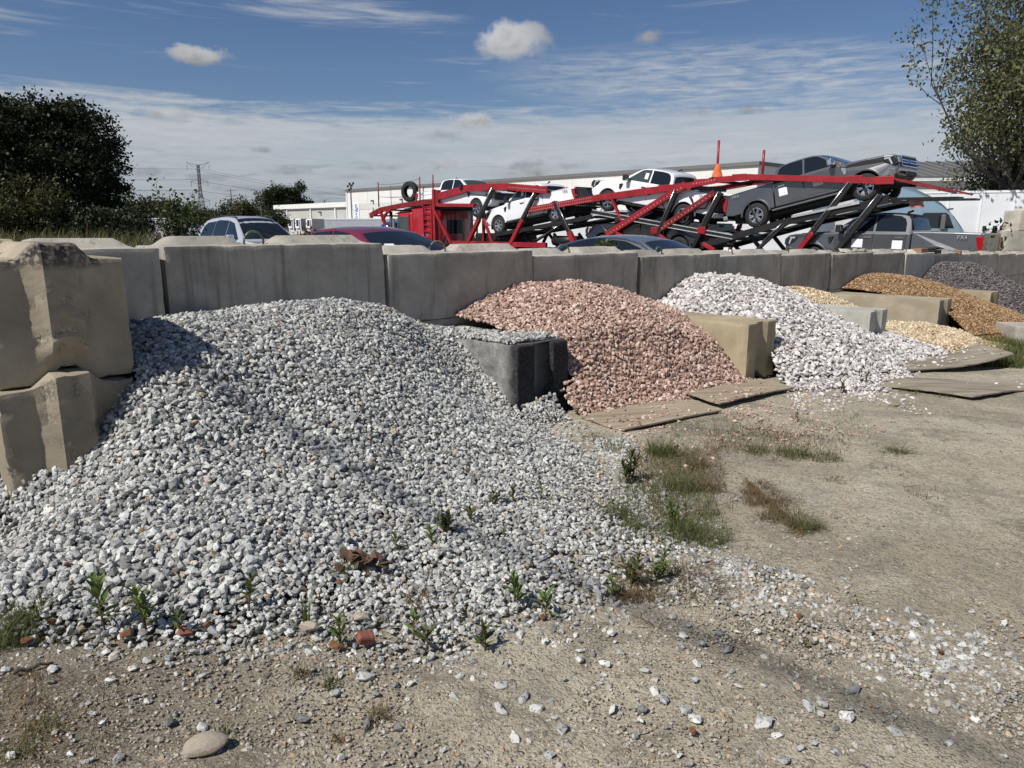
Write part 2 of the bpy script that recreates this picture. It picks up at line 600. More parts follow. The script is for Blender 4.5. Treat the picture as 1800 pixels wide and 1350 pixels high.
def rot_mats(n, tilt, slope_n=None):
    """random rotations: any yaw, tilts of `tilt` radians about horizontal axes, then laid on the slope normal"""
    yaw = rng.uniform(0, 2 * np.pi, n)
    ax = rng.uniform(0, 2 * np.pi, n)
    an = np.abs(rng.normal(0, tilt, n))
    c, s = np.cos(yaw), np.sin(yaw)
    Z = np.zeros((n, 3, 3))
    Z[:, 0, 0], Z[:, 0, 1], Z[:, 1, 0], Z[:, 1, 1], Z[:, 2, 2] = c, -s, s, c, 1

    def axang(kx, ky, a):
        K = np.zeros((len(a), 3, 3))
        K[:, 0, 2], K[:, 1, 2], K[:, 2, 0], K[:, 2, 1] = ky, -kx, -ky, kx
        I = np.eye(3)[None]
        return I + np.sin(a)[:, None, None] * K + (1 - np.cos(a))[:, None, None] * (K @ K)
    T = axang(np.cos(ax), np.sin(ax), an)
    M_ = T @ Z
    if slope_n is not None:
        nx, ny, nz = slope_n.T
        h = np.hypot(nx, ny) + 1e-9
        B = axang(-ny / h, nx / h, np.arctan2(h, nz))
        M_ = B @ M_
    return M_


def joined_stones(name, pos, size, mats, protos, mat, parent=None, kind='stuff', tone=None, smooth=False):
    n = len(pos)
    which = rng.integers(0, len(protos), n)
    if tone is None:
        tone = rng.uniform(0, 1, n)
    V, F, Tn = [], [], []
    base = 0
    for k, (pv, pf) in enumerate(protos):
        idx = np.nonzero(which == k)[0]
        if len(idx) == 0:
            continue
        st = rng.uniform(0.82, 1.2, (len(idx), 1, 3))
        vv = np.einsum('nij,nmj->nmi', mats[idx], pv[None] * st) * size[idx][:, None, None] + pos[idx][:, None, :]
        m = len(pv)
        ff = pf[None] + (base + np.arange(len(idx)) * m)[:, None, None]
        V.append(vv.reshape(-1, 3))
        F.append(ff.reshape(-1, 3))
        Tn.append(np.repeat(tone[idx], m))
        base += len(idx) * m
    V = np.concatenate(V)
    F = np.concatenate(F)
    Tn = np.concatenate(Tn)
    me = bpy.data.meshes.new(name)
    me.vertices.add(len(V))
    me.vertices.foreach_set('co', V.astype(np.float32).ravel())
    me.loops.add(F.size)
    me.loops.foreach_set('vertex_index', F.astype(np.int32).ravel())
    me.polygons.add(len(F))
    me.polygons.foreach_set('loop_start', np.arange(0, F.size, 3, dtype=np.int32))
    me.polygons.foreach_set('use_smooth', np.full(len(F), smooth))
    me.update(calc_edges=True)
    at = me.attributes.new('tone', 'FLOAT', 'POINT')
    at.data.foreach_set('value', Tn.astype(np.float32))
    me.materials.append(mat)
    o = add(name, me, parent)
    if kind:
        o['kind'] = kind
    return o


def proto_mesh(name, pv, pf, mat):
    return mesh_from(name, pv, [tuple(f) for f in pf], mat)


def mat_euler(m):
    return Matrix(m.tolist()).to_euler()


GR_PROTO = [hull_stone(100 + i, 12 + i % 4, 0.58 + 0.03 * (i % 5), 1.1 + 0.07 * (i % 4), 0.24) for i in range(20)]
SM_PROTO = [hull_stone(300 + i, 11 + i % 2, 0.6 + 0.04 * (i % 4), 1.1 + 0.08 * (i % 4), 0.25) for i in range(14)]
TN_PROTO = [hull_stone(500 + i, 9, 0.7, 1.15, 0.2) for i in range(8)]
# ------------------------------------------------------------------ ground
def vnoise(x, y, sc, seed):
    """smooth value noise, 0..1"""
    x = np.asarray(x) * sc
    y = np.asarray(y) * sc
    xi, yi = np.floor(x).astype(np.int64), np.floor(y).astype(np.int64)
    fx, fy = x - xi, y - yi
    fx, fy = fx * fx * (3 - 2 * fx), fy * fy * (3 - 2 * fy)

    def h(a, b):
        k = (a * 374761393 + b * 668265263 + seed * 974634777) & 0x7fffffff
        k = ((k ^ (k >> 13)) * 1274126177) & 0x7fffffff
        return ((k ^ (k >> 16)) & 0xffff) / 65535.0
    return (h(xi, yi) * (1 - fx) + h(xi + 1, yi) * fx) * (1 - fy) + (h(xi, yi + 1) * (1 - fx) + h(xi + 1, yi + 1) * fx) * fy


def spread(lo, hi, step, far, grow=1.35):
    c = list(np.arange(lo, hi + step / 2, step))
    d, a = step, c[-1]
    while a < far:
        d *= grow
        a += d
        c.append(a)
    d, a = step, c[0]
    while a > -far:
        d *= grow
        a -= d
        c.insert(0, a)
    return np.array(c)


gx = spread(-3.2, 7.5, 0.062, 4000)
gy = spread(0.9, 9.0, 0.062, 4000)
GX, GY = np.meshgrid(gx, gy)
GZ = ground(GX, GY)
nearm = np.exp(-((GX - 2) ** 2 + (GY - 3) ** 2) / 40.0)
GZ = GZ + nearm * (0.016 * (vnoise(GX, GY, 2.5, 3) - 0.5) + 0.016 * (vnoise(GX, GY, 8, 5) - 0.5) + 0.010 * (vnoise(GX, GY, 16, 6) - 0.5))
ny_, nx_ = GX.shape
gv = np.stack([GX, GY, GZ], -1).reshape(-1, 3)
gi = np.arange(ny_ * nx_).reshape(ny_, nx_)
gf = np.stack([gi[:-1, :-1], gi[:-1, 1:], gi[1:, 1:], gi[1:, :-1]], -1).reshape(-1, 4)


def big_mesh(name, V, F, mat, smooth=True):
    me = bpy.data.meshes.new(name)
    k = F.shape[1]
    me.vertices.add(len(V))
    me.vertices.foreach_set('co', V.astype(np.float32).ravel())
    me.loops.add(F.size)
    me.loops.foreach_set('vertex_index', F.astype(np.int32).ravel())
    me.polygons.add(len(F))
    me.polygons.foreach_set('loop_start', np.arange(0, F.size, k, dtype=np.int32))
    me.polygons.foreach_set('use_smooth', np.full(len(F), smooth))
    me.update(calc_edges=True)
    me.materials.append(mat)
    return me


def ground_mat():
    m, t = new_mat('dirt_and_screenings')
    co = t.n('ShaderNodeTexCoord').outputs['Object']
    n_big = t.noise(co, 0.55, 5, 0.6, 0.4)
    n_mid = t.noise(co, 2.3, 6, 0.62, 0.5)
    n_sml = t.noise(co, 13, 6, 0.68)
    n_grit = t.noise(co, 95, 4, 0.75)
    base = t.mix(t.smooth(n_big, 0.32, 0.68), (0.41, 0.355, 0.252), (0.55, 0.49, 0.365))
    base = t.mix(t.smooth(n_mid, 0.44, 0.66, 0, 0.75), base, (0.27, 0.242, 0.19))
    n_trk = t.noise(t.mapping(co, (0.9, 2.6, 1), (3, 1, 0), (0, 0, R(-38))), 0.9, 5, 0.6, 0.4)
    base = t.mix(t.smooth(n_trk, 0.52, 0.72, 0, 0.6), base, (0.31, 0.288, 0.24))
    n_dust = t.noise(t.mapping(co, (1.0, 1.6, 1), (7, 2, 0), (0, 0, R(-30))), 0.8, 6, 0.62, 0.6)
    base = t.mix(t.smooth(n_dust, 0.52, 0.68, 0, 0.6), base, (0.60, 0.545, 0.43))
    crk = t.n('ShaderNodeTexVoronoi', {'Vector': t.n('ShaderNodeVectorMath', {0: co, 1: t.n('ShaderNodeCombineXYZ', {0: t.math('MULTIPLY', n_mid, 0.5), 1: t.math('MULTIPLY', n_big, 0.5)}).outputs[0]}, operation='ADD').outputs[0], 'Scale': 1.7}, feature='DISTANCE_TO_EDGE').outputs['Distance']
    base = t.mix(t.math('MULTIPLY', t.smooth(crk, 0.03, 0.0), t.smooth(n_mid, 0.42, 0.6, 0, 0.5)), base, (0.15, 0.125, 0.09))
    # brown humus where the weeds grow at the lower left
    s = t.n('ShaderNodeSeparateXYZ', {0: co})
    hum = t.math('SUBTRACT', t.math('MULTIPLY', s.outputs[0], -1.0), t.math('MULTIPLY', t.math('ADD', n_mid, -0.5), -1.6))
    hum = t.smooth(hum, 0.15, 1.1)
    base = t.mix(t.math('MULTIPLY', hum, 0.6), base, (0.135, 0.108, 0.078))
    base = t.mix(t.smooth(n_sml, 0.5, 0.70, 0, 0.6), base, (0.235, 0.21, 0.165))
    # pale crushed fines
    v = t.n('ShaderNodeTexVoronoi', {'Vector': co, 'Scale': 75.0, 'Randomness': 1.0})
    cellr = t.n('ShaderNodeSeparateColor', {0: v.outputs['Color']})
    peb = t.math('MULTIPLY', t.smooth(v.outputs['Distance'], 0.50, 0.30), t.smooth(cellr.outputs[0], 0.45, 0.75))
    peb = t.math('MULTIPLY', peb, t.smooth(n_mid, 0.75, 0.35))
    pcol = t.mix(cellr.outputs[1], (0.36, 0.32, 0.25), (0.60, 0.57, 0.50))
    base = t.mix(t.math('MULTIPLY', peb, 0.8), base, pcol)
    v2 = t.n('ShaderNodeTexVoronoi', {'Vector': co, 'Scale': 30.0, 'Randomness': 1.0})
    c2 = t.n('ShaderNodeSeparateColor', {0: v2.outputs['Color']})
    peb2 = t.math('MULTIPLY', t.smooth(v2.outputs['Distance'], 0.34, 0.22), t.smooth(c2.outputs[0], 0.72, 0.8))
    base = t.mix(t.math('MULTIPLY', peb2, 0.75), base, t.mix(c2.outputs[1], (0.26, 0.23, 0.19), (0.52, 0.50, 0.45)))
    n_g2 = t.noise(co, 42, 4, 0.75)
    base = t.mix(t.smooth(n_g2, 0.52, 0.66, 0, 0.55), base, (0.13, 0.112, 0.085))
    base = t.mix(t.smooth(n_g2, 0.44, 0.34, 0, 0.45), base, (0.56, 0.52, 0.43))
    base = t.mix(t.smooth(n_grit, 0.50, 0.64, 0, 0.75), base, (0.085, 0.072, 0.055))
    h = t.math('ADD', t.math('MULTIPLY', n_sml, 0.9), t.math('ADD', t.math('MULTIPLY', n_grit, 0.35), t.math('MULTIPLY', t.math('ADD', peb, peb2), 0.3)))
    finish(t, base, 0.95, 0, h, 1.0, 0.026, spec=0.2)
    return m


M['ground'] = ground_mat()
g = add('ground', big_mesh('ground', gv, gf, M['ground']))
g['kind'] = 'structure'
g['label'] = 'bare tan dirt yard of trodden stone screenings'
M['asphalt'] = simple('worn_asphalt', (0.10, 0.098, 0.094), 0.9, vary=0.25, vscale=0.6, bump=0.3)
# paved lot behind the wall, a sheet 4 mm above the ground
lx, ly = np.meshgrid(np.linspace(-40, 90, 60), np.linspace(5, 110, 60))
tt, nn = to_tn(lx, ly)
lv = np.stack([lx, ly, ground(lx, ly) + 0.03], -1).reshape(-1, 3)
li = np.arange(3600).reshape(60, 60)
lf = np.stack([li[:-1, :-1], li[:-1, 1:], li[1:, 1:], li[1:, :-1]], -1).reshape(-1, 4)
ok = (nn.reshape(-1)[lf] < -1.2).all(1)
lot = add('parking_lot', big_mesh('parking_lot', lv, lf[ok], M['asphalt']))
lot['kind'] = 'structure'


# ------------------------------------------------------------------ concrete blocks
def block_mesh(name, L, mat, seed, Wd=0.61, H=0.61, cell=0.06, tongues=(), notch=True, ridge=None, groove=None, wear=1.0, rough=0.0016, top_ridge=0.072, tar=False):
    """interlocking retaining block: x along its length, y through it, z up; tongues on top, V slot below"""
    xs = np.linspace(0, L, max(3, int(round(L / cell)) + 1))
    xs = np.unique(np.concatenate([xs, [0.02, L - 0.02]]).round(4))
    ysl = [0, 0.02, 0.07, 0.12, 0.15, 0.19, 0.23, 0.27, 0.305, 0.34, 0.38, 0.42, 0.46, 0.49, 0.54, 0.59, 0.61]
    if cell > 0.08:
        ysl = [0, 0.02, 0.10, 0.15, 0.23, 0.305, 0.38, 0.46, 0.51, 0.59, 0.61]
    ys = np.array(ysl) * Wd / 0.61
    zs = np.linspace(0, H, max(4, int(round(H / cell)) + 1))
    zs = np.unique(np.concatenate([zs, [0.02, H - 0.02]]).round(4))
    nx, ny, nz = len(xs), len(ys), len(zs)
    idx = -np.ones((nx, ny, nz), int)
    I, J, K = np.meshgrid(range(nx), range(ny), range(nz), indexing='ij')
    surf = (I == 0) | (I == nx - 1) | (J == 0) | (J == ny - 1) | (K == 0) | (K == nz - 1)
    idx[surf] = np.arange(surf.sum())
    P = np.stack([xs[I[surf]], ys[J[surf]], zs[K[surf]]], -1)
    top = K[surf] == nz - 1
    F = []

    def grid(a, flip):
        q = np.stack([a[:-1, :-1], a[1:, :-1], a[1:, 1:], a[:-1, 1:]], -1).reshape(-1, 4)
        F.append(q[:, ::-1] if flip else q)
    grid(idx[:, :, 0], True)
    grid(idx[:, :, -1], False)
    grid(idx[:, 0, :], False)
    grid(idx[:, -1, :], True)
    grid(idx[0, :, :], True)
    grid(idx[-1, :, :], False)
    F = np.concatenate(F)
    x, y, z = P.T.copy()
    # distance to the nearest edge
    D = np.sort(np.stack([x, L - x, y, Wd - y, z, H - z], -1), 1)[:, 1]
    # rounded box
    r = 0.011
    q = np.stack([np.clip(x, r, L - r), np.clip(y, r, Wd - r), np.clip(z, r, H - r)], -1)
    d = P - q
    ln = np.linalg.norm(d, axis=1, keepdims=True)
    Pn = q + d / np.maximum(ln, 1e-9) * np.minimum(ln, r)
    x0, y0, z0 = x, y, z
    x, y, z = Pn.T.copy()
    mid = Wd / 2
    ay = np.abs(y0 - mid)
    if tongues:
        th = np.zeros(len(x))
        for a, b in tongues:
            th = np.maximum(th, np.clip((x0 - a) / 0.11, 0, 1) * np.clip((b - x0) / 0.11, 0, 1))
        z = z + np.where(top, top_ridge * np.clip((0.16 - ay) / 0.085, 0, 1) * th, 0)
    if notch:
        zb = 0.075 * np.clip((0.115 - ay) / 0.08, 0, 1)
        z = zb + z * (1 - zb / H)
    if ridge:
        rr = ridge * np.clip((0.135 - np.abs(y0 - mid)) / 0.06, 0, 1) * np.clip((z0 - 0.05) / 0.12, 0, 1)
        x = x + np.where(x0 > L - 0.03, rr, 0)
    if groove:
        rr = groove * np.clip((0.11 - np.abs(y0 - mid)) / 0.06, 0, 1)
        x = x - np.where(x0 > L - 0.03, rr, 0)
    chip = np.zeros(len(x))
    for i in range(len(x)):
        p = Vector((P[i][0] + seed * 7.3, P[i][1] + seed * 1.7, P[i][2]))
        k = mnoise.noise(p * 3.1) * 0.45 + mnoise.noise(p * 11.0) * 0.6 + mnoise.noise(p * 27.0) * 0.3 - 0.12
        e = max(0.0, 1 - D[i] / 0.06)
        c = max(0.0, min(1.0, (k * 1.3 + 0.15) * wear)) * e
        if ridge and x0[i] > L - 0.03 and rr[i] > 0.02:
            c = max(c, max(0.0, min(0.75, 0.24 + 0.75 * mnoise.noise(p * 16.0) + 0.3 * mnoise.noise(p * 45.0))))
        chip[i] = c
        # chipped corners go inwards, the rest gets a slightly uneven cast face
        cvec = Vector((L / 2, mid, H / 2)) - Vector((x[i], y[i], z[i]))
        cvec.x = max(-0.3, min(0.3, cvec.x))
        cvec.normalize()
        amt = 0.026 * c + rough * mnoise.noise(p * 6.0)
        x[i] += cvec.x * amt
        y[i] += cvec.y * amt
        z[i] += cvec.z * amt
    V = np.stack([x, y, z], -1)
    me = big_mesh(name, V, F, mat, True)
    at = me.attributes.new('chip', 'FLOAT', 'POINT')
    at.data.foreach_set('value', chip.astype(np.float32))
    if tar:
        at = me.attributes.new('tar', 'FLOAT', 'POINT')
        at.data.foreach_set('value', (np.clip((x0 - L + 0.10) / 0.08, 0, 1) * np.clip((z0 - H + 0.05) / 0.04, 0, 1) * (np.abs(y0 - mid) < 0.2)).astype(np.float32))
    me.set_sharp_from_angle(angle=R(28))
    return me


M['rebar'] = simple('painted_lifting_loop', (0.09, 0.16, 0.09), 0.6, vary=0.3, vscale=20)
M['rebar_rust'] = simple('rusty_lifting_loop', (0.16, 0.07, 0.035), 0.8, vary=0.3, vscale=20)


def loop(parent, x, y, z, r=0.075, mat='rebar', ang=0.0):
    mb = MB()
    pts = [(x + math.cos(a) * r * math.cos(ang), y + math.cos(a) * r * math.sin(ang), z + 0.02 + math.sin(a) * r) for a in [R(q) for q in range(-20, 201, 20)]]
    mb.tube(pts, 0.009, 8)
    return mb.build('lifting_loop', M[mat], parent, True)


tops = [1.375, 1.275, 1.212, 1.158, 1.115, 1.082, 1.05, 1.012, 0.968, 0.92, 0.865, 0.815, 0.77, 0.73, 0.69]
wall_desc = ['long clean grey wall block behind the crest of the grey gravel',
             'streaked wall block between the grey and the pink gravel piles',
             'wall block with brown drip stains behind the pink pile crest',
             'plain grey wall block between the pink and the white piles',
             'wall block rising behind the crest of the white pile',
             'wall block with a rounded corner behind the right of the white pile',
             'dark drip-stained wall block with a broken top near the buff pile',
             'wall block just left of the pale pier behind the brown pile',
             'pale wall block standing behind the brown pile crest',
             'brownish wall block carrying loose bricks near the dark purple pile',
             'small far wall block left of the dark purple gravel crest',
             'far wall block straight behind the dark purple gravel crest',
             'far wall block near the frame edge, under the standing pair of blocks',
             'farthest wall block in view at the frame edge',
             'last wall block beyond the frame edge']
for k in range(15):
    L = 1.825
    jx, jn = random.uniform(-0.012, 0.012), random.uniform(-0.02, 0.02)
    cell = 0.045 if k < 2 else (0.055 if k < 4 else 0.09)
    a1, b1 = 0.0 + random.uniform(0, 0.06), 0.70 + random.uniform(-0.05, 0.05)
    tg = [(a1, b1), (0.90 + random.uniform(-0.05, 0.05), 1.80 + random.uniform(-0.06, 0.0))]
    if k == 6:
        tg = [(0.1, 0.55)]
    x, y = wl(1.85 * k + jx, jn)
    me = block_mesh('concrete_block', L, M['conc_light' if k == 8 else 'conc'], k + 1, cell=cell, tongues=tg, wear=1.5 if k == 6 else (0.9 if k < 3 else 1.15))  # one wall block takes the paler concrete colour
    o = add('concrete_block', me, None, (x, y, tops[k] - 0.61), (random.uniform(-0.006, 0.006), random.uniform(-0.004, 0.004), WALL_ANG + random.uniform(-0.008, 0.008)))
    tag(o, wall_desc[k], 'concrete block', 'concrete blocks along the top of the back wall')
    loop(o, 0.80, 0.31, 0.61, 0.08, 'rebar' if k < 4 else 'rebar_rust', random.uniform(-0.4, 0.4))
    me2 = block_mesh('concrete_block', L, M['conc'], k + 40, cell=0.11, tongues=(), wear=0.8)
    x, y = wl(1.85 * k + jx + random.uniform(-0.02, 0.02), jn + random.uniform(-0.03, 0.01))
    o = add('concrete_block', me2, None, (x, y, tops[k] - 1.221), (0, 0, WALL_ANG))
    tag(o, 'grey block in the back wall\'s lower course, buried behind a gravel pile', 'concrete block', 'buried blocks under the back wall')
# the block left of the open joint, tipped back a little
me = block_mesh('concrete_block', 1.825, M['conc'], 77, cell=0.045, tongues=[(0.35, 0.95), (1.02, 1.72)], wear=1.0)
x, y = wl(-1.90, 0.09)
tag(add('concrete_block', me, None, (x, y, 0.775), (R(-1.2), R(0.5), WALL_ANG - 0.012)),
    'grey wall block left of the dark open joint', 'concrete block', 'concrete blocks along the top of the back wall')
me = block_mesh('concrete_block', 1.825, M['conc'], 78, cell=0.08, tongues=(), wear=1.0)
x, y = wl(-1.88, -0.02)
tag(add('concrete_block', me, None, (x, y, 0.155), (0, 0, WALL_ANG)),
    'lower wall block under the dark open joint, half hidden by grey gravel', 'concrete block', 'concrete blocks along the top of the back wall')
me = block_mesh('concrete_block', 1.825, M['conc'], 79, cell=0.09, tongues=[(0.0, 0.8), (0.95, 1.8)], wear=1.0)
x, y = wl(-3.78, 0.0)
tag(add('concrete_block', me, None, (x, y, 0.79), (0, 0, WALL_ANG)),
    'wall block at the far left behind the near tan block', 'concrete block', 'concrete blocks along the top of the back wall')

DIV_ANG = WALL_ANG - R(90)


def divider(t0, n_end, top, L, mat, seed, label, cell=0.05, **kw):
    me = block_mesh('concrete_block', L, M[mat], seed, cell=cell, **kw)
    x, y = wl(t0, n_end - L)
    o = add('concrete_block', me, None, (x, y, top - 0.61), (0, 0, DIV_ANG + kw.get('_r', 0)))
    return tag(o, label, 'concrete block', 'concrete blocks dividing the gravel bays')


dA = divider(-1.26, 1.26, 1.352, 1.83, 'conc_buff', 201, 'upper tan block at the near left with a chipped ridge down its end', 0.026, tongues=[(0.0, 0.62), (1.0, 1.95)], ridge=0.085, wear=1.15, top_ridge=0.085, tar=True)
dB = divider(-1.28, 1.30, 0.735, 1.83, 'conc_buff', 202, 'lower tan block at the near left, half buried by grey gravel', 0.03, tongues=[(0.6, 1.95)], ridge=0.10, wear=1.7, notch=False)
dC = divider(2.12, 1.34, 0.585, 1.60, 'conc_tar', 203, 'tar-blackened block between the grey and the pink gravel', 0.035, groove=0.11, wear=0.8)
dD = divider(5.08, 1.72, 0.53, 1.70, 'conc_tan', 204, 'mustard tan block between the pink and the white gravel', 0.04, groove=0.05, wear=0.9, rough=0.008)
dE = divider(8.15, 1.80, 0.425, 1.75, 'conc_pale', 205, 'pale grey-green block right of the white gravel', 0.06, groove=0.05, wear=0.8)
dF = divider(11.0, 1.80, 0.385, 1.83, 'conc_buff', 206, 'long scratched block between the buff and the brown gravel', 0.07, groove=0.05, wear=0.8)
dG = divider(14.2, 1.75, 0.31, 1.75, 'conc_tan', 207, 'small tan block between the brown and the dark purple gravel', 0.09, groove=0.05, wear=0.8)
p = on_z(1786, 574, 0.05)
me = block_mesh('concrete_block', 1.8, M['conc'], 208, cell=0.08, wear=0.8)
tag(add('concrete_block', me, None, (p.x, p.y, -0.56), (0, 0, R(-8))), 'grey block low on the ground at the frame edge, in front of the brown gravel', 'concrete block', 'concrete blocks dividing the gravel bays')
# two pale blocks standing behind the far end of the wall
pA = at_y(1766, 441, 23.0)
me = block_mesh('concrete_block', 1.83, M['conc_light'], 209, cell=0.09, tongues=[(0.1, 0.8), (1.0, 1.75)], wear=0.6)
tag(add('concrete_block', me, None, (pA.x, pA.y, pA.z), (0, 0, R(10))), 'pale block set on top behind the far wall end, lower of the pair', 'concrete block', 'pale blocks stacked at the far wall end')
me = block_mesh('concrete_block', 1.83, M['conc_light'], 210, cell=0.09, tongues=[(0.1, 0.8), (1.0, 1.75)], wear=0.6)
tag(add('concrete_block', me, None, (pA.x + 0.36, pA.y + 0.05, pA.z + 0.612), (0, 0, R(10))), 'pale block set on top behind the far wall end, upper of the pair', 'concrete block', 'pale blocks stacked at the far wall end')
me = block_mesh('concrete_block', 1.83, M['conc'], 211, cell=0.11, wear=0.6)
tag(add('concrete_block', me, None, (pA.x, pA.y, pA.z - 0.612), (0, 0, R(10))), 'hidden block carrying the pale pair at the far wall end', 'concrete block', 'pale blocks stacked at the far wall end')
me = block_mesh('concrete_block', 1.83, M['conc'], 212, cell=0.11, wear=0.6)
tag(add('concrete_block', me, None, (pA.x, pA.y, pA.z - 1.224), (0, 0, R(10))), 'hidden foot block under the pale pair at the far wall end', 'concrete block', 'pale blocks stacked at the far wall end')

# ------------------------------------------------------------------ gravel piles
# height fields: grey from scattered control points (thin plate), the others rounded cones leaning on the wall


def rbf(ctrl):
    P = np.array([c[:2] for c in ctrl])
    h = np.array([c[2] for c in ctrl])
    n = len(P)

    def U(a, b):
        d2 = ((a[:, None] - b[None]) ** 2).sum(-1)
        return 0.5 * d2 * np.log(d2 + 1e-9)
    A = np.zeros((n + 3, n + 3))
    A[:n, :n] = U(P, P) + np.eye(n) * 0.004
    A[:n, n] = 1
    A[:n, n + 1:] = P
    A[n:, :n] = A[:n, n:].T
    w = np.linalg.solve(A, np.concatenate([h, np.zeros(3)]))

    def f(x, y):
        Q = np.stack([np.ravel(x), np.ravel(y)], -1)
        return (U(Q, P) @ w[:n] + w[n] + Q @ w[n + 1:]).reshape(np.shape(x))
    return f


def ctl_y(px, py, Y):
    p = at_y(px, py, Y)
    return p.x, p.y, p.z - gz(p.x, p.y)


def ctl_g(px, py, h=0.0):
    z = 0.0
    for _ in range(8):
        p = on_z(px, py, z)
        z = gz(p.x, p.y) + h
    return p.x, p.y, h


def ctl_tn(t, n, h):
    x, y = wl(t, n)
    return x, y, h


grey_ctrl = [
    # against the wall and on the crest
    ctl_tn(-0.62, 0.05, 0.76), ctl_tn(-0.05, 0.05, 0.82), ctl_tn(0.9, 0.05, 0.86), ctl_tn(1.8, 0.05, 0.72), ctl_tn(2.5, 0.05, 0.60), ctl_tn(3.0, 0.1, 0.46),
    ctl_tn(0.35, 0.45, 0.90), ctl_tn(0.95, 0.5, 0.92), ctl_tn(1.5, 0.5, 0.85), ctl_tn(2.1, 0.5, 0.63), ctl_tn(2.6, 0.6, 0.54), ctl_tn(2.85, 0.9, 0.40),
    ctl_tn(2.45, 1.1, 0.545), ctl_tn(2.3, 0.9, 0.57),
    # along the near left divider and round its end
    ctl_tn(-0.62, 0.6, 0.84), ctl_tn(-0.6, 1.28, 0.73), ctl_tn(-0.3, 1.0, 0.86), ctl_tn(-0.25, 0.4, 0.87), ctl_tn(-0.95, 1.32, 0.34), ctl_tn(-1.26, 1.32, 0.12), ctl_tn(-1.6, 1.5, -0.05),
    ctl_y(45, 850, 3.40), ctl_y(0, 890, 3.36), ctl_y(-80, 950, 3.2), ctl_y(300, 630, 4.0), ctl_y(370, 620, 4.1), ctl_y(450, 610, 4.35),
    # side of the tarred divider
    ctl_tn(2.1, 1.2, 0.16), ctl_tn(2.1, 0.95, 0.34), ctl_tn(2.2, 1.5, 0.04), ctl_tn(2.6, 1.5, 0.03),
    # slope
    ctl_y(330, 740, 3.62), ctl_y(250, 830, 3.28), ctl_y(230, 910, 2.98), ctl_y(400, 830, 3.42), ctl_y(480, 720, 3.95),
    ctl_g(600, 700, 0.48), ctl_g(600, 800, 0.28), ctl_g(780, 700, 0.34), ctl_g(880, 740, 0.14),
    ctl_g(750, 830, 0.13), ctl_g(600, 900, 0.15), ctl_g(430, 930, 0.20), ctl_g(60, 980, 0.15),
    # skirt
    ctl_g(850, 900, 0.06), ctl_g(1000, 900, 0.035), ctl_g(950, 780, 0.06), ctl_g(700, 1000, 0.05), ctl_g(500, 1030, 0.07), ctl_g(250, 1040, 0.09), ctl_g(900, 1020, 0.035), ctl_g(1100, 960, 0.02),
    # foot
    ctl_g(1015, 745, 0.0), ctl_g(1060, 800, 0.0), ctl_g(1130, 880, 0.0), ctl_g(1235, 975, 0.0), ctl_g(1200, 1040, -0.01), ctl_g(1060, 1080, 0.0), ctl_g(880, 1140, 0.0),
    ctl_g(840, 1180, -0.01), ctl_g(640, 1160, 0.0), ctl_g(560, 1130, 0.0), ctl_g(420, 1145, 0.0), ctl_g(240, 1140, 0.0), ctl_g(120, 1150, 0.0), ctl_g(-60, 1130, 0.0), ctl_g(-200, 1000, 0.02), ctl_g(-250, 900, -0.02),
    # outside
    ctl_g(900, 1270, -0.09), ctl_g(500, 1270, -0.09), ctl_g(100, 1270, -0.09), ctl_g(-200, 1200, -0.09), ctl_g(1150, 1160, -0.07), ctl_g(1400, 1050, -0.09), ctl_g(1350, 930, -0.09), ctl_g(1250, 830, -0.10), ctl_g(1150, 760, -0.08),
    ctl_tn(3.6, 1.4, -0.12), ctl_tn(3.6, 0.4, 0.0),
]
_grey = rbf(grey_ctrl)


def h_grey(x, y):
    h = _grey(x, y)
    h = h + 0.03 * (vnoise(x, y, 2.2, 11) - 0.5) * np.clip(h * 6, 0, 1) + 0.03 * (vnoise(x, y, 6, 12) - 0.5) * np.clip(h * 12, 0, 1)
    t, n = to_tn(np.asarray(x), np.asarray(y))
    top = (t > 2.12) & (t < 2.73) & (n < 1.34)
    # on the tarred block the stones lie on its top; past its end they stop
    lip = np.where(n > 1.22 + 0.1 * (vnoise(x, y, 9, 13) - 0.5), -1.0, np.maximum(h, 0.622 + 0.02 * vnoise(x, y, 7, 14)) * (n > 0.2))
    return np.where(top, lip, h)


def cone_pile(tc, nc, H, slope, r, at, toe, seed, tlim):
    def f(x, y):
        t, n = to_tn(np.asarray(x, float), np.asarray(y, float))
        d = np.sqrt(((t - tc) / at) ** 2 + np.maximum(n - nc, 0) ** 2 + r * r) - r
        h = H - slope * d
        # soft toe: the last decimetre runs out flat
        k = toe
        h = np.where(h < k, np.maximum(h * 0.42 + k * 0.58 - (k - h) * 0.18, -0.2 + 0 * h), h)
        h = h - np.where(h < 0.12, 0.03, 0)
        h = h + 0.05 * (vnoise(x, y, 1.6, seed) - 0.5) + 0.03 * (vnoise(x, y, 4.5, seed + 1) - 0.5)
        return h
    return f


_pink = cone_pile(3.90, 0.34, 0.99, 0.76, 0.62, 1.72, 0.08, 21, (2.75, 4.98))
_white = cone_pile(6.95, 0.42, 1.02, 0.55, 0.55, 1.05, 0.13, 31, (5.6, 8.15))
_beige = cone_pile(9.5, 0.15, 0.76, 0.56, 0.45, 1.45, 0.10, 41, (8.76, 11.0))
h_brown = cone_pile(12.9, 0.35, 0.93, 0.42, 0.6, 1.35, 0.10, 51, (11.6, 14.2))
h_purple = cone_pile(17.0, 0.45, 1.08, 0.62, 0.55, 1.2, 0.10, 61, (14.8, 22))


def lim_pink(t, n):
    return np.interp(t, [2.4, 3.2, 3.6, 4.1, 4.8, 5.5], [1.58, 1.72, 1.80, 1.86, 1.90, 1.72]) + 0.14 * (vnoise(t, n, 5, 91) - 0.5)


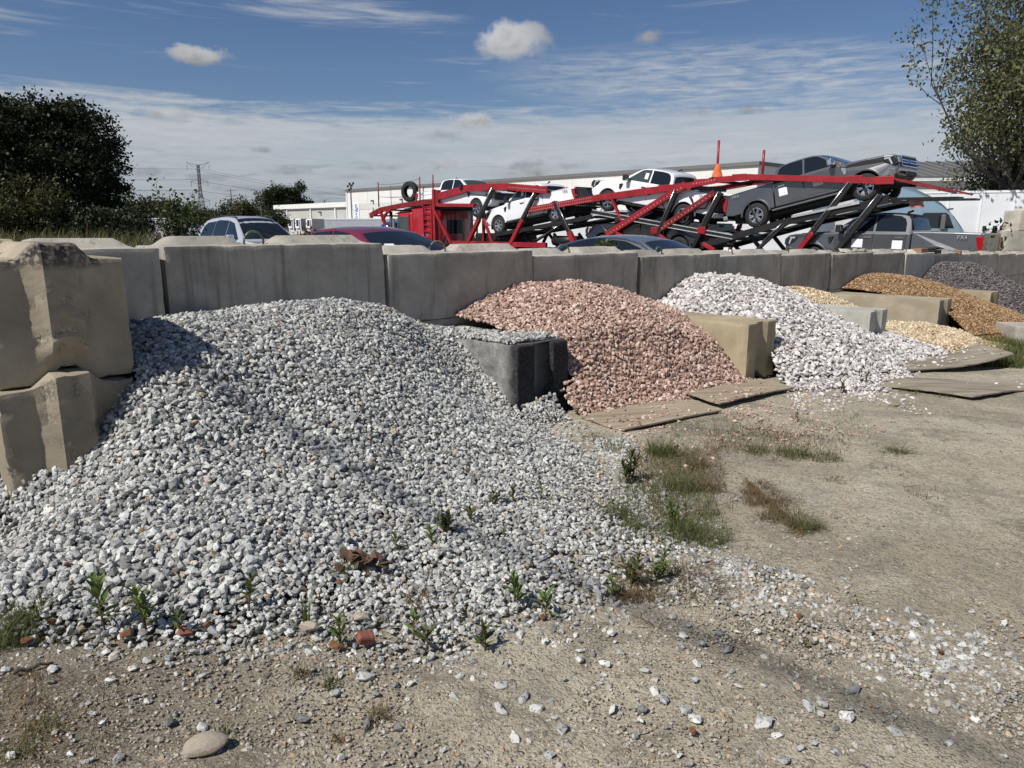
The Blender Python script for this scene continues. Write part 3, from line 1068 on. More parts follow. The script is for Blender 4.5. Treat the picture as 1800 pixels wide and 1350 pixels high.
def lim_white(t, n):
    return np.interp(t, [5.0, 5.2, 5.7, 6.5, 7.4, 8.7, 9.6], [1.9, 2.5, 2.85, 2.8, 2.62, 2.85, 2.4]) + 0.30 * (vnoise(t, n, 4, 92) - 0.5)


def h_pink(x, y):
    t, n = to_tn(np.asarray(x, float), np.asarray(y, float))
    d = lim_pink(t, n) - n
    h = _pink(x, y)
    return np.where(h > 0, h * np.clip(d / 0.55, 0, 1) ** 0.8, h) - np.where(d < 0, 0.05, 0)


def h_beige(x, y):
    t, n = to_tn(np.asarray(x, float), np.asarray(y, float))
    h = _beige(x, y)
    d = 2.85 - 0.12 * np.abs(t - 10.2) - n + 0.5 * (vnoise(t, n, 2.0, 93) - 0.5)
    skirt = (0.05 * np.clip(d / 0.4, 0, 1) + 0.22 * np.clip(d / 1.2, 0, 1) * sstep(-t, -12.4, -11.4)) * sstep(n, 0.3, 1.1) * sstep(t, 8.3, 8.9)
    return np.maximum(h, np.where(d > 0, skirt, -0.2))


def h_white(x, y):
    t, n = to_tn(np.asarray(x, float), np.asarray(y, float))
    d = lim_white(t, n) - n
    h = _white(x, y)
    h = np.where(h > 0, h * np.clip(d / 0.6, 0, 1) ** 0.8, h) - np.where(d < 0, 0.05, 0)
    skirt = (0.04 * np.clip(d / 0.3, 0, 1) + 0.24 * np.clip(d / 1.1, 0, 1) * sstep(t, 7.2, 8.0)) * sstep(n, 1.0, 1.5) * sstep(t, 5.0, 5.4) * sstep(-t, -9.6, -8.8)
    return np.where(d > 0, np.maximum(h, skirt), h)


def blocked(t, n, h=None):
    """inside the wall, or inside a divider below its top"""
    b = n < 0.02
    gnd = 0.04 - 0.024 * np.clip(t, -4, 16)
    for t0, ne, L, top in ((-1.26, 1.28, 1.9, 9.0), (5.08, 1.72, 1.7, 0.53), (8.15, 1.78, 1.75, 0.425), (11.0, 1.78, 1.83, 0.385), (14.2, 1.73, 1.75, 0.31)):
        ins = (t > t0) & (t < t0 + 0.61) & (n < ne) & (n > ne - L - 0.2)
        if h is not None:
            ins = ins & (gnd + h < top + 0.005)
        b = b | ins
    return b


def in_rect(t, n, t0, ne, L):
    return (t > t0) & (t < t0 + 0.61) & (n < ne)


def scatter(hf, trange, nrange, d, layers, hmin=0.004, clipfn=None, seed=0, apron=0.0):
    """stones laid over a height field: jittered grids, one per layer"""
    out_p, out_s, out_n = [], [], []
    for li_, (lift, keep) in enumerate(layers):
        c = d * 0.80
        t = np.arange(trange[0], trange[1], c)
        n = np.arange(nrange[0], nrange[1], c)
        Tm, Nm = np.meshgrid(t, n)
        Tm = Tm + rng.uniform(-0.55, 0.55, Tm.shape) * c + (li_ * 0.5) * c
        Nm = Nm + rng.uniform(-0.55, 0.55, Tm.shape) * c
        Tm, Nm = Tm.ravel(), Nm.ravel()
        x = P0.x + T_DIR.x * Tm + N_DIR.x * Nm
        y = P0.y + T_DIR.y * Tm + N_DIR.y * Nm
        h = hf(x, y)
        k = (h > hmin - apron) & (rng.uniform(0, 1, len(h)) < keep)
        # thin skirt: fewer stones
        k &= rng.uniform(0, 1, len(h)) < np.where(h > 0, np.clip(0.36 + h * 16, 0, 1), 0.36 * np.clip(1 + h / max(apron, 1e-6), 0, 1) ** 2)
        h = np.where(k, h, h)
        if clipfn is not None:
            k &= clipfn(Tm, Nm, h)
        x, y, h = x[k], y[k], h[k]
        e = 0.03
        hx = (hf(x + e, y) - hf(x - e, y)) / (2 * e)
        hy = (hf(x, y + e) - hf(x, y - e)) / (2 * e)
        nrm = np.stack([-hx, -hy, np.ones_like(hx)], -1)
        nrm /= np.linalg.norm(nrm, axis=1, keepdims=True)
        s = d * np.clip(np.exp(rng.normal(0, 0.22, len(x))), 0.5, 1.6)
        if apron:
            s = s * (0.70 + 0.30 * sstep(h, 0.0, 0.13)) * (0.85 + 0.3 * vnoise(x, y, 3.0, 77))
        z = ground(x, y) + np.maximum(h, 0) + s * (lift + rng.uniform(-0.12, 0.12, len(x)))
        out_p.append(np.stack([x, y, z], -1))
        out_s.append(s)
        out_n.append(nrm)
    return np.concatenate(out_p), np.concatenate(out_s), np.concatenate(out_n)


def mound(hf, trange, nrange, step, mat, parent, clipfn, drop=0.0, hlow=-0.03):
    t = np.arange(trange[0], trange[1] + step, step)
    n = np.arange(nrange[0], nrange[1] + step, step)
    Tm, Nm = np.meshgrid(t, n)
    x = P0.x + T_DIR.x * Tm + N_DIR.x * Nm
    y = P0.y + T_DIR.y * Tm + N_DIR.y * Nm
    h = hf(x, y)
    okv = (h > hlow) & clipfn(Tm, Nm, h)
    V = np.stack([x, y, ground(x, y) + h - drop], -1).reshape(-1, 3)
    i = np.arange(V.shape[0]).reshape(Tm.shape)
    F = np.stack([i[:-1, :-1], i[1:, :-1], i[1:, 1:], i[:-1, 1:]], -1).reshape(-1, 4)
    F = F[okv.reshape(-1)[F].all(1)]
    used = np.unique(F)
    rem = -np.ones(len(V), int)
    rem[used] = np.arange(len(used))
    me = big_mesh('mound', V[used], rem[F][:, ::-1], mat)
    at = me.attributes.new('tone', 'FLOAT', 'POINT')
    at.data.foreach_set('value', np.full(len(used), 0.12, np.float32))
    return add('mound', me, parent)


def pile(label, hf, trange, nrange, d, layers, mat, mat1, clipfn, protos, singles=300, tilt=0.75, step=0.06, toneshift=None, apron=0.0):
    root = thing('gravel_pile', label, 'gravel pile')
    mound(hf, trange, nrange, step, M[mat], root, clipfn, d * 0.5 if apron else d * 0.35, 0.055 if apron else -0.03)
    pos, size, nrm = scatter(hf, trange, nrange, d, layers, clipfn=clipfn, apron=apron)
    mats = rot_mats(len(pos), tilt, nrm)
    tone = rng.uniform(0, 1, len(pos))
    if toneshift is not None:
        tone = np.clip(tone + toneshift(pos), 0, 1)
    keep = np.ones(len(pos), bool)
    if singles:
        # the stones that show largest become parts of their own
        dist = np.linalg.norm(pos - np.array([0, 0, CAM_Z]), axis=1)
        d_ = np.array([math.cos(PITCH) * 0, math.cos(PITCH), -math.sin(PITCH)])
        zc = (pos - np.array([0, 0, CAM_Z])) @ d_
        u = pos[:, 0] / zc
        up = np.array([0, math.sin(PITCH), math.cos(PITCH)])
        v = ((pos - np.array([0, 0, CAM_Z])) @ up) / zc
        vis = (np.abs(u) < 0.69) & (np.abs(v) < 0.52)
        sc = np.where(vis, size / dist, 0)
        first = np.argsort(-sc)[:singles]
        keep[first] = False
        pm = [proto_mesh('stone', pv, pf, M[mat1]) for pv, pf in protos]
        for i in first:
            o = bpy.data.objects.new('stone', pm[int(rng.integers(len(pm)))])
            COL.objects.link(o)
            o.parent = root
            o.location = pos[i]
            o.rotation_euler = mat_euler(mats[i])
            o.scale = np.array([1, 1, 1]) * size[i] * rng.uniform(0.85, 1.18, 3)
    joined_stones('gravel', pos[keep], size[keep], mats[keep], protos, M[mat], root, 'stuff', tone[keep])
    return root


def clip_grey(t, n, h):
    x = P0.x + T_DIR.x * t + N_DIR.x * n
    y = P0.y + T_DIR.y * t + N_DIR.y * n
    hp = h_pink(x, y)
    lost = (t > 2.5) & (hp > h + 0.0)
    return ~blocked(t, n, h) & ~((t > 2.12) & (t < 2.73) & (n > 1.24) & (n < 1.36)) & ~lost & ~((t > 2.73) & (n < 1.4) & (h < hp))


def clip_pink(t, n, h):
    x = P0.x + T_DIR.x * t + N_DIR.x * n
    y = P0.y + T_DIR.y * t + N_DIR.y * n
    hg = h_grey(x, y)
    inb = (t > 2.10) & (t < 2.75) & (n < 1.36) & (h < 0.6)
    return ~blocked(t, n, h) & ~inb & (h > hg - 0.05) & ~((t > 5.66) & (n < 1.75)) & (t < 5.85)


def clip_white(t, n, h):
    return ~blocked(t, n, h) & (t > 5.60 - np.clip(n - 1.7, 0, 0.5)) & ~((t > 8.76) & (n < 1.78)) & (t < 9.6)


def clip_beige(t, n, h):
    x = P0.x + T_DIR.x * t + N_DIR.x * n
    y = P0.y + T_DIR.y * t + N_DIR.y * n
    return ~blocked(t, n, h) & (t > 8.7 - np.clip(n - 1.7, 0, 0.6)) & ~((t > 11.05) & (n < 1.78)) & (h > h_white(x, y) * (t < 9.3)) & (h > h_brown(x, y) - 0.02)


def clip_brown(t, n, h):
    return ~blocked(t, n, h) & (t > 11.55 - np.clip(n - 1.7, 0, 0.8)) & ~((t > 14.3) & (n < 1.75)) & (t < 15.2)


def clip_purple(t, n, h):
    return ~blocked(t, n, h) & (t > 14.8 - np.clip(n - 1.7, 0, 0.5))


pile('big pile of grey speckled crushed granite in the nearest bay', h_grey, (-1.9, 3.4), (0.03, 4.6), 0.0292, ((-0.15, 1.0), (0.28, 0.46)), 'granite', 'granite1', clip_grey, GR_PROTO, 300, apron=0.05)
pile('pile of pink crushed granite behind the tarred block', h_pink, (2.6, 5.9), (0.03, 2.9), 0.032, ((-0.1, 1.0), (0.3, 0.4)), 'pink', 'pink1', clip_pink, SM_PROTO, 300)
pile('pile of white and mauve marble chips beside the tan block', h_white, (5.0, 9.7), (0.03, 3.6), 0.045, ((-0.1, 1.0), (0.3, 0.4)), 'white_s', 'white_s1', clip_white, SM_PROTO, 300, apron=0.03)
pile('low spread of buff river gravel between two grey blocks', h_beige, (8.2, 12.6), (0.03, 3.6), 0.036, ((0.0, 1.0),), 'beige_s', None, clip_beige, TN_PROTO, 0, step=0.09)
pile('broad pile of rusty brown pea gravel behind the long block', h_brown, (10.8, 15.2), (0.03, 4.2), 0.028, ((0.0, 1.0),), 'brown_s', None, clip_brown, TN_PROTO, 0, step=0.09)
pile('far pile of dark purple crushed stone at the frame edge', h_purple, (14.6, 20.0), (0.03, 3.4), 0.042, ((0.0, 1.0),), 'purple_s', None, clip_purple, TN_PROTO, 0, step=0.1)
# ------------------------------------------------------------------ vehicle materials
def paint(name, base, metal=0.0, rough=0.32, coat=1.0):
    m, t = new_mat(name)
    co = t.n('ShaderNodeTexCoord').outputs['Object']
    nz = t.noise(co, 1.8, 5, 0.6)
    dust = t.smooth(t.n('ShaderNodeSeparateXYZ', {0: co}).outputs[2], 1.1, 0.3, 0, 0.25)
    col = t.mix(t.math('MULTIPLY', t.smooth(nz, 0.3, 0.7), dust), base, (0.30, 0.27, 0.22))
    finish(t, col, t.math('ADD', rough, t.math('MULTIPLY', nz, 0.08)), metal, t.noise(co, 0.9, 2, 0.5), 0.04, 0.02, coat=coat)
    return m


M['p_white'] = paint('white_paint', (0.82, 0.83, 0.84), 0.0, 0.35)
M['p_grey'] = paint('charcoal_metallic_paint', (0.13, 0.133, 0.14), 0.7, 0.33)
M['p_black'] = paint('black_paint', (0.012, 0.012, 0.014), 0.0, 0.3)
M['p_silver'] = paint('silver_white_paint', (0.62, 0.64, 0.66), 0.35, 0.32)
M['p_maroon'] = paint('maroon_paint', (0.20, 0.018, 0.028), 0.25, 0.3)
M['p_slate'] = paint('slate_grey_paint', (0.22, 0.235, 0.25), 0.5, 0.3)
M['p_red'] = paint('bright_red_paint', (0.38, 0.006, 0.014), 0.0, 0.38)
M['p_sky'] = paint('pale_blue_metallic_paint', (0.30, 0.42, 0.48), 0.45, 0.3)
M['p_blue'] = paint('blue_paint', (0.02, 0.10, 0.38), 0.1, 0.35)
M['p_green'] = simple('grey_tarpaulin', (0.3, 0.31, 0.30), 0.7)
M['tyre'] = simple('tyre_rubber', (0.022, 0.022, 0.022), 0.85, vary=0.3, vscale=12)
M['alloy'] = simple('alloy_rim', (0.62, 0.63, 0.64), 0.28, 0.9, vary=0.05)
M['alloy_dark'] = simple('dark_rim', (0.02, 0.02, 0.021), 0.4, 0.2)
M['chrome'] = simple('chrome', (0.75, 0.76, 0.78), 0.12, 1.0, vary=0.05)
M['black_trim'] = simple('black_trim', (0.015, 0.015, 0.016), 0.55, vary=0.3)
M['under'] = simple('dark_underside', (0.012, 0.012, 0.012), 0.9)
M['grey_plastic'] = simple('grey_plastic', (0.12, 0.125, 0.13), 0.6)
M['paper'] = simple('white_paper', (0.80, 0.82, 0.86), 0.8, vary=0.05)
M['tail'] = simple('red_lens', (0.34, 0.006, 0.012), 0.15, coat=0.6)
M['amber'] = simple('amber_lens', (0.6, 0.2, 0.03), 0.2)
M['lens'] = simple('clear_lens', (0.55, 0.57, 0.6), 0.12, 0.3, coat=0.8)
M['letters'] = simple('dark_lettering', (0.03, 0.03, 0.03), 0.6)
M['letters_l'] = simple('pale_lettering', (0.5, 0.5, 0.52), 0.4, 0.5)


def glass(name, tint=(0.010, 0.013, 0.015), trans=0.0):
    m, t = new_mat(name)
    p = finish(t, tint, 0.04, 0.0, coat=0.3, spec=0.6)
    if trans:
        gl = t.n('ShaderNodeBsdfGlossy', {'Color': (0.9, 0.95, 0.95, 1), 'Roughness': 0.02})
        tr = t.n('ShaderNodeBsdfTransparent', {'Color': (0.30, 0.37, 0.35, 1)})
        fr = t.n('ShaderNodeFresnel', {'IOR': 1.5})
        mx = t.n('ShaderNodeMixShader', {0: fr.outputs[0], 1: tr.outputs[0], 2: gl.outputs[0]})
        for nd in t.t.nodes:
            if nd.type == 'OUTPUT_MATERIAL':
                t.t.links.new(mx.outputs[0], nd.inputs[0])
    return m


M['glass'] = glass('dark_tinted_glass')
M['glass_l'] = glass('greenish_glass', (0.05, 0.065, 0.06))
M['mirror'] = simple('mirror_glass', (0.5, 0.55, 0.6), 0.05, 1.0)

# ------------------------------------------------------------------ wheels (meshes shared)
_cache = {}


def tyre_mesh(r, w, rr):
    key = ('tyre', r, w, rr)
    if key not in _cache:
        mb = MB()
        h = w / 2
        mb.lathe([(rr, -h * 0.85), (rr + 0.02, -h), (r - 0.05, -h * 1.02), (r - 0.012, -h * 0.82), (r, -h * 0.6), (r, h * 0.6), (r - 0.012, h * 0.82), (r - 0.05, h * 1.02), (rr + 0.02, h), (rr, h * 0.85), (rr, -h * 0.85)], 30, 'y')
        for k in range(30):          # tread lugs
            a = 2 * math.pi * k / 30
            c, s = math.cos(a), math.sin(a)
            for q in (-0.5, 0.5):
                p = Vector((c * (r + 0.001), q * h, s * (r + 0.001)))
                mb.beam(p - Vector((0, h * 0.22, 0)), p + Vector((0, h * 0.22, 0)), 0.045, 0.012, (c, 0, s))
        me = mesh_from('tyre', mb.v, mb.f, M['tyre'], True)
        me.set_sharp_from_angle(angle=R(40))
        _cache[key] = me
    return _cache[key]


def rim_mesh(rr, w, spokes, mat, split=True):
    key = ('rim', rr, w, spokes, mat, split)
    if key not in _cache:
        mb = MB()
        h = w / 2
        # outer side is -y (faces out on the right-hand copy turned round)
        mb.lathe([(rr + 0.005, -h * 0.9), (rr - 0.02, -h * 0.93), (rr - 0.035, -h * 0.7), (rr - 0.05, h * 0.6)], 30, 'y')
        mb.lathe([(0.0, -h * 0.62), (0.055, -h * 0.62), (0.07, -h * 0.5), (0.07, h * 0.1)], 16, 'y')
        for k in range(spokes):
            a = 2 * math.pi * k / spokes + 0.3
            for q in ((-0.16, 0.16) if split else (0.0,)):
                p1 = Vector((math.cos(a) * 0.05, -h * 0.55, math.sin(a) * 0.05))
                p2 = Vector((math.cos(a + q) * (rr - 0.025), -h * 0.80, math.sin(a + q) * (rr - 0.025)))
                mb.beam(p1, p2, 0.045 if split else 0.085, 0.03, (0, 1, 0))
        _cache[key] = mesh_from('rim', mb.v, mb.f, M[mat], False)
        mb2 = MB()
        mb2.lathe([(0.0, -h * 0.05), (rr * 0.62, -h * 0.05), (rr * 0.62, h * 0.1)], 20, 'y')
        _cache[key + ('d',)] = mesh_from('brake_disc', mb2.v, mb2.f, M['under'], False)
    return _cache[key], _cache[key + ('d',)]


def wheel(root, x, y, z, r=0.41, w=0.27, rr=0.255, spokes=6, mat='alloy', split=True):
    e = bpy.data.objects.new('wheel', None)
    COL.objects.link(e)
    e.parent = root
    e.empty_display_size = 0.1
    e.location = (x, y, z)
    e.rotation_euler = (0, random.uniform(0, 6), 0) if y < 0 else (0, random.uniform(0, 6), math.pi)
    add('tyre', tyre_mesh(r, w, rr), e)
    rm, dm = rim_mesh(rr, w, spokes, mat, split)
    add('rim', rm, e)
    add('brake_disc', dm, e)
    return e


def arc(cx, cz, r, a0, a1, n=12):
    return [(cx + r * math.cos(R(a0 + (a1 - a0) * i / n)), cz + r * math.sin(R(a0 + (a1 - a0) * i / n))) for i in range(n + 1)]


# ------------------------------------------------------------------ greenhouse: a roof arc lofted over the belt line
class House:
    """arc: (x,z) from the rear base over the roof to the front base; half widths by height"""

    def __init__(self, arc_pts, zb, zr, wb, wr, crown=0.05):
        self.arc, self.zb, self.zr, self.wb, self.wr, self.crown = arc_pts, zb, zr, wb, wr, crown

    def hw(self, z):
        u = max(0.0, min(1.0, (z - self.zb) / (self.zr - self.zb)))
        return self.wb + (self.wr - self.wb) * u

    def shell(self, name, mat, root):
        js = [-1, -0.96, -0.86, -0.6, -0.3, 0, 0.3, 0.6, 0.86, 0.96, 1]
        V, F = [], []
        for x, z in self.arc:
            h = self.hw(z)
            for j in js:
                k = self.crown * (abs(j) ** 2.6)
                V.append((x, h * j, max(z - k * min(1, (z - self.zb) / 0.3), self.zb - 0.02)))
        m = len(js)
        for i in range(len(self.arc) - 1):
            for j in range(m - 1):
                a = i * m + j
                F.append((a, a + 1, a + m + 1, a + m))
        # sides: fan down to the belt
        for s, j in ((1, 0), (-1, m - 1)):
            base = len(V)
            for i, (x, z) in enumerate(self.arc):
                V.append((x, self.wb * (-1 if j == 0 else 1), self.zb - 0.02))
            for i in range(len(self.arc) - 1):
                a, b = i * m + j, (i + 1) * m + j
                q = (a, b, base + i + 1, base + i)
                F.append(q if s > 0 else q[::-1])
        me = mesh_from(name, V, F, M[mat], True)
        bm = bmesh.new()
        bm.from_mesh(me)
        bmesh.ops.remove_doubles(bm, verts=bm.verts, dist=0.002)
        bmesh.ops.recalc_face_normals(bm, faces=bm.faces)
        bm.to_mesh(me)
        bm.free()
        me.set_sharp_from_angle(angle=R(45))
        return add(name, me, root)

    def side(self, name, poly, s, mat, root, off=0.006, th=0.0):
        """pane on the side: (x,z) outline; s=+1 left, -1 right"""
        V = [(x, s * (self.hw(z) + off), z) for x, z in poly]
        n = len(V)
        V += [(x, s * (self.hw(z) + off - 0.02), z) for x, z in poly]
        F = [tuple(range(n)), tuple(reversed(range(n, 2 * n)))] + [(i, i + n, (i + 1) % n + n, (i + 1) % n) for i in range(n)]
        me = mesh_from(name, V, F, M[mat])
        bm = bmesh.new()
        bm.from_mesh(me)
        bmesh.ops.recalc_face_normals(bm, faces=bm.faces)
        bm.to_mesh(me)
        bm.free()
        return add(name, me, root)

    def screen(self, name, pa, pb, mat, root, frac=0.90, off=0.008, n=6):
        """wind- or rear screen between two points of the arc"""
        V, F = [], []
        dx_, dz_ = pb[0] - pa[0], pb[1] - pa[1]
        L = math.hypot(dx_, dz_)
        nx_, nz_ = -dz_ / L, dx_ / L
        if nz_ < 0:
            nx_, nz_ = -nx_, -nz_
        js = [-1, -0.8, -0.4, 0, 0.4, 0.8, 1]
        for th in (0.0, -0.02):
            for i in range(n + 1):
                u = i / n
                x, z = pa[0] + dx_ * u, pa[1] + dz_ * u
                bow = self.bow(x, z)
                for j in js:
                    k = self.crown * (abs(j * frac) ** 2.6)
                    V.append((x + nx_ * (off + th + bow), self.hw(z) * frac * j, z + nz_ * (off + th + bow) - k * min(1, (z - self.zb) / 0.3)))
        m = len(js)
        N_ = (n + 1) * m
        for i in range(n):
            for j in range(m - 1):
                a = i * m + j
                F.append((a, a + 1, a + m + 1, a + m))
                F.append((a + N_, a + m + N_, a + m + 1 + N_, a + 1 + N_))
        me = mesh_from(name, V, F, M[mat], True)
        bm = bmesh.new()
        bm.from_mesh(me)
        bmesh.ops.recalc_face_normals(bm, faces=bm.faces)
        bm.to_mesh(me)
        bm.free()
        return add(name, me, root)

    def bow(self, x, z):
        # distance of the arc above the chord at this x: keeps the glass just proud of the shell
        best = 0.0
        for (x0, z0), (x1, z1) in zip(self.arc[:-1], self.arc[1:]):
            if min(x0, x1) <= x <= max(x0, x1) and abs(x1 - x0) > 1e-6:
                zz = z0 + (z1 - z0) * (x - x0) / (x1 - x0)
                best = max(best, zz - z)
        return max(0.0, min(0.15, best)) * 0.8


def slab(root, name, poly, y, s, mat, th=0.012, b=0.006):
    """flat panel on a car's side"""
    mb = MB()
    mb.prism(poly, s * (y - th), s * (y + th))
    o = mb.build(name, M[mat], root)
    if b:
        bev(o, b, 2)
    return o


def text_part(root, name, s, size, loc, rot, mat, depth=0.003):
    cu = bpy.data.curves.new(name, 'FONT')
    cu.body = s
    cu.size = size
    cu.align_x = 'CENTER'
    cu.align_y = 'CENTER'
    cu.extrude = depth
    o = bpy.data.objects.new(name, cu)
    dg = bpy.context.evaluated_depsgraph_get()
    COL.objects.link(o)
    bpy.context.view_layer.update()
    me = bpy.data.meshes.new_from_object(o.evaluated_get(bpy.context.evaluated_depsgraph_get()))
    bpy.data.objects.remove(o)
    me.materials.clear()
    me.materials.append(M[mat])
    return add(name, me, root, loc, rot)


# ------------------------------------------------------------------ pickup truck
def pickup(label, col, tailcol=None, rim='alloy', spokes=6, split=True, mirror='black_trim', papers=(), badge='letters', group=None, chrome_front=False, clear_side=False):
    r = thing('pickup_truck', label, 'pickup truck', group=group)
    tailcol = tailcol or col
    fx, rx = 1.95, -1.75

    def taper(x, y, z):
        k = 1 - 0.10 * sstep(x, 2.25, 2.98) ** 1.5 - 0.03 * sstep(-x, 2.5, 2.95)
        if z > 1.0:
            k *= 1 - 0.045 * min(1, (z - 1.0) / 0.35)
        return (x, y * float(k), z)
    body = [(-1.02, 0.52), (1.36, 0.50)] + arc(fx, 0.42, 0.50, 170, 10) + [(2.62, 0.55), (2.88, 0.56), (2.95, 0.74), (2.95, 1.00), (2.93, 1.12), (2.86, 1.19), (2.60, 1.235), (2.1, 1.275), (1.45, 1.315), (0.4, 1.325), (-1.02, 1.335)]
    mb = MB().prism(body, -0.985, 0.985).warp(taper)
    o = bev(mb.build('body', M[col], r), 0.05, 3, 30)
    # power dome on the hood
    mb = MB().prism([(2.75, 1.18), (2.55, 1.262), (2.1, 1.305), (1.5, 1.345), (1.5, 1.2)], -0.55, 0.55)
    bev(mb.build('hood', M[col], r), 0.03, 3, 30)
    bedp = [(-1.05, 0.52), (-1.05, 1.372), (-2.2, 1.362), (-2.90, 1.350), (-2.93, 1.0), (-2.90, 0.66), (-2.62, 0.60)] + arc(rx, 0.42, 0.50, 170, 10)[0:0] + [(rx - 0.50, 0.60)] + arc(rx, 0.42, 0.50, 160, 15) + [(rx + 0.52, 0.52)]
    for s in (-1, 1):
        mb = MB().prism(bedp, s * 0.90, s * 0.985).warp(taper)
        bev(mb.build('bed_side', M[col], r), 0.03, 2, 30)
        # flared arch lips
        for cx_ in (fx, rx):
            a0 = arc(cx_, 0.42, 0.50, 175, 5, 16)
            a1 = arc(cx_, 0.42, 0.565, 175, 5, 16)
            mb = MB().prism(a0 + a1[::-1], s * 0.975, s * 1.005)
            bev(mb.build('wheel_arch', M[col], r), 0.012, 2)
    MB().box(-2.88, -1.06, -0.9, 0.9, 0.72, 0.78).build('bed_floor', M['black_trim'], r)
    tg = bev(MB().box(-2.955, -2.885, -0.86, 0.86, 0.74, 1.335).build('tailgate', M[tailcol], r), 0.02, 2)
    bev(MB().box(-2.972, -2.95, -0.16, 0.16, 1.215, 1.295).build('tailgate_handle', M['black_trim'], tg), 0.01)
    MB().lathe([(0, -2.962), (0.085, -2.962), (0.085, -2.94)], 20, 'x', (0, 0.0, 1.03)).warp(lambda x, y, z: (x, y * 1.7, 1.03 + (z - 1.03) * 0.72)).build('emblem', M['p_blue'], tg)
    MB().box(-2.7, 2.75, -0.72, 0.72, 0.34, 0.60).box(-2.6, -0.9, -0.86, 0.86, 0.5, 0.72).build('chassis', M['under'], r)
    for cx_ in (fx, rx):
        MB().box(cx_ - 0.55, cx_ + 0.55, -0.70, 0.70, 0.4, 1.0).build('wheel_well', M['under'], r)
    h = House([(-1.03, 1.32), (-1.00, 1.50), (-0.93, 1.78), (-0.86, 1.875), (-0.72, 1.915), (-0.3, 1.945), (0.1, 1.95), (0.38, 1.93), (0.60, 1.872), (0.82, 1.755), (1.10, 1.57), (1.35, 1.395), (1.47, 1.31)], 1.325, 1.92, 0.935, 0.755)
    h.shell('cab', col, r)
    h.screen('windshield', (0.66, 1.840), (1.40, 1.362), 'glass_l', r, 0.93)
    h.screen('rear_window', (-1.005, 1.42), (-0.935, 1.76), 'glass', r, 0.88, 0.012, 3)
    for s in (-1, 1):
        wf = h.side('window', [(1.16, 1.375), (0.92, 1.55), (0.56, 1.80), (0.40, 1.845), (0.10, 1.862), (0.10, 1.375)], s, 'glass_l' if clear_side else 'glass', r)
        wr_ = h.side('window', [(0.03, 1.375), (0.03, 1.862), (-0.40, 1.862), (-0.66, 1.835), (-0.78, 1.76), (-0.84, 1.62), (-0.86, 1.375)], s, 'glass', r)
        if clear_side:
            h.side('paper_sheet', [(0.20, 1.50), (0.20, 1.73), (0.36, 1.73), (0.36, 1.50)], s, 'paper', wf, 0.010)
        d1 = slab(r, 'door', [(0.07, 0.60), (1.26, 0.60), (1.30, 0.95), (1.26, 1.285), (0.07, 1.30)], 0.962, s, col, 0.024, 0.018)
        d2 = slab(r, 'door', [(-0.90, 0.75), (-0.82, 0.60), (0.04, 0.60), (0.04, 1.30), (-0.90, 1.305)], 0.962, s, col, 0.024, 0.018)
        for d, hx in ((d1, 0.24), (d2, -0.70)):
            bev(MB().box(hx - 0.12, hx + 0.12, s * 0.985, s * 1.012, 1.155, 1.20).build('handle', M['black_trim' if col != 'p_grey' else 'chrome'], d), 0.008)
        if 'f' in papers:
            MB().box(0.36, 0.70, s * 0.986, s * 0.992, 0.86, 1.12).build('paper_sheet', M['paper'], d1)
        if 'r' in papers:
            MB().box(-0.82, -0.52, s * 0.986, s * 0.992, 0.84, 1.10).build('paper_sheet', M['paper'], d2)
        # sill, step board
        bev(MB().box(-1.15, 1.35, s * 0.86, s * 1.00, 0.42, 0.475).build('running_board', M['black_trim' if col != 'p_grey' else 'grey_plastic'], r), 0.015)
        e = MB().box(1.00, 1.16, s * 1.02, s * 1.27, 1.33, 1.56)
        mo = bev(e.build('mirror', M[mirror], r), 0.04, 3)
        MB().beam((1.10, s * 0.9, 1.36), (1.08, s * 1.05, 1.40), 0.06, 0.05).build('mirror_arm', M['black_trim'], mo)
        MB().box(0.990, 1.003, s * 1.05, s * 1.24, 1.36, 1.53).build('mirror_glass', M['mirror'], mo)
        # lamps
        hl = bev(MB().prism([(2.52, 1.15), (2.88, 1.14), (2.965, 1.02), (2.965, 0.88), (2.86, 0.86), (2.62, 1.0)], s * 0.66, s * 0.935).build('headlight', M['black_trim'], r), 0.02)
        MB().beam((2.88, s * 0.918, 1.11), (2.60, s * 0.945, 1.12), 0.012, 0.05).beam((2.74, s * 0.935, 1.10), (2.80, s * 0.93, 0.90), 0.012, 0.05).build('lamp_strip', M['lens'], hl)
        MB().box(2.955, 2.975, s * 0.70, s * 0.88, 0.92, 1.08).build('lens', M['lens'], hl)
        tl = bev(MB().prism([(-2.965, 0.80), (-2.965, 1.26), (-2.76, 1.26), (-2.80, 1.05), (-2.88, 0.80)], s * 0.80, s * 0.975).build('taillight', M['tail'], r), 0.015)
        MB().box(-2.972, -2.96, s * 0.84, s * 0.93, 0.93, 1.0).build('reverse_lens', M['lens'], tl)
        if badge:
            text_part(r, 'badge', 'FX4', 0.16, (-2.42, s * 0.988, 1.23), (R(90), 0, 0 if s < 0 else math.pi), badge)
        # vent behind the front wheel
        MB().prism([(1.30, 1.20), (1.46, 1.16), (1.44, 0.98), (1.38, 0.96)], s * 0.975, s * 1.0).build('fender_vent', M['black_trim' if not chrome_front else 'chrome'], r)
    gm = 'chrome' if chrome_front else 'black_trim'
    gr = bev(MB().box(2.90, 2.985, -0.66, 0.66, 0.80, 1.14).build('grille', M['black_trim'], r), 0.02)
    for z in (0.82, 0.93, 1.01, 1.125):
        bev(MB().box(2.98, 3.005, -0.64, 0.64, z - 0.018, z + 0.018).build('grille_bar', M[gm if chrome_front else 'grey_plastic'], gr), 0.006)
    for y in (-0.64, 0.64):
        MB().box(2.975, 3.0, y - 0.02, y + 0.02, 0.81, 1.13).build('grille_bar', M[gm if chrome_front else 'grey_plastic'], gr)
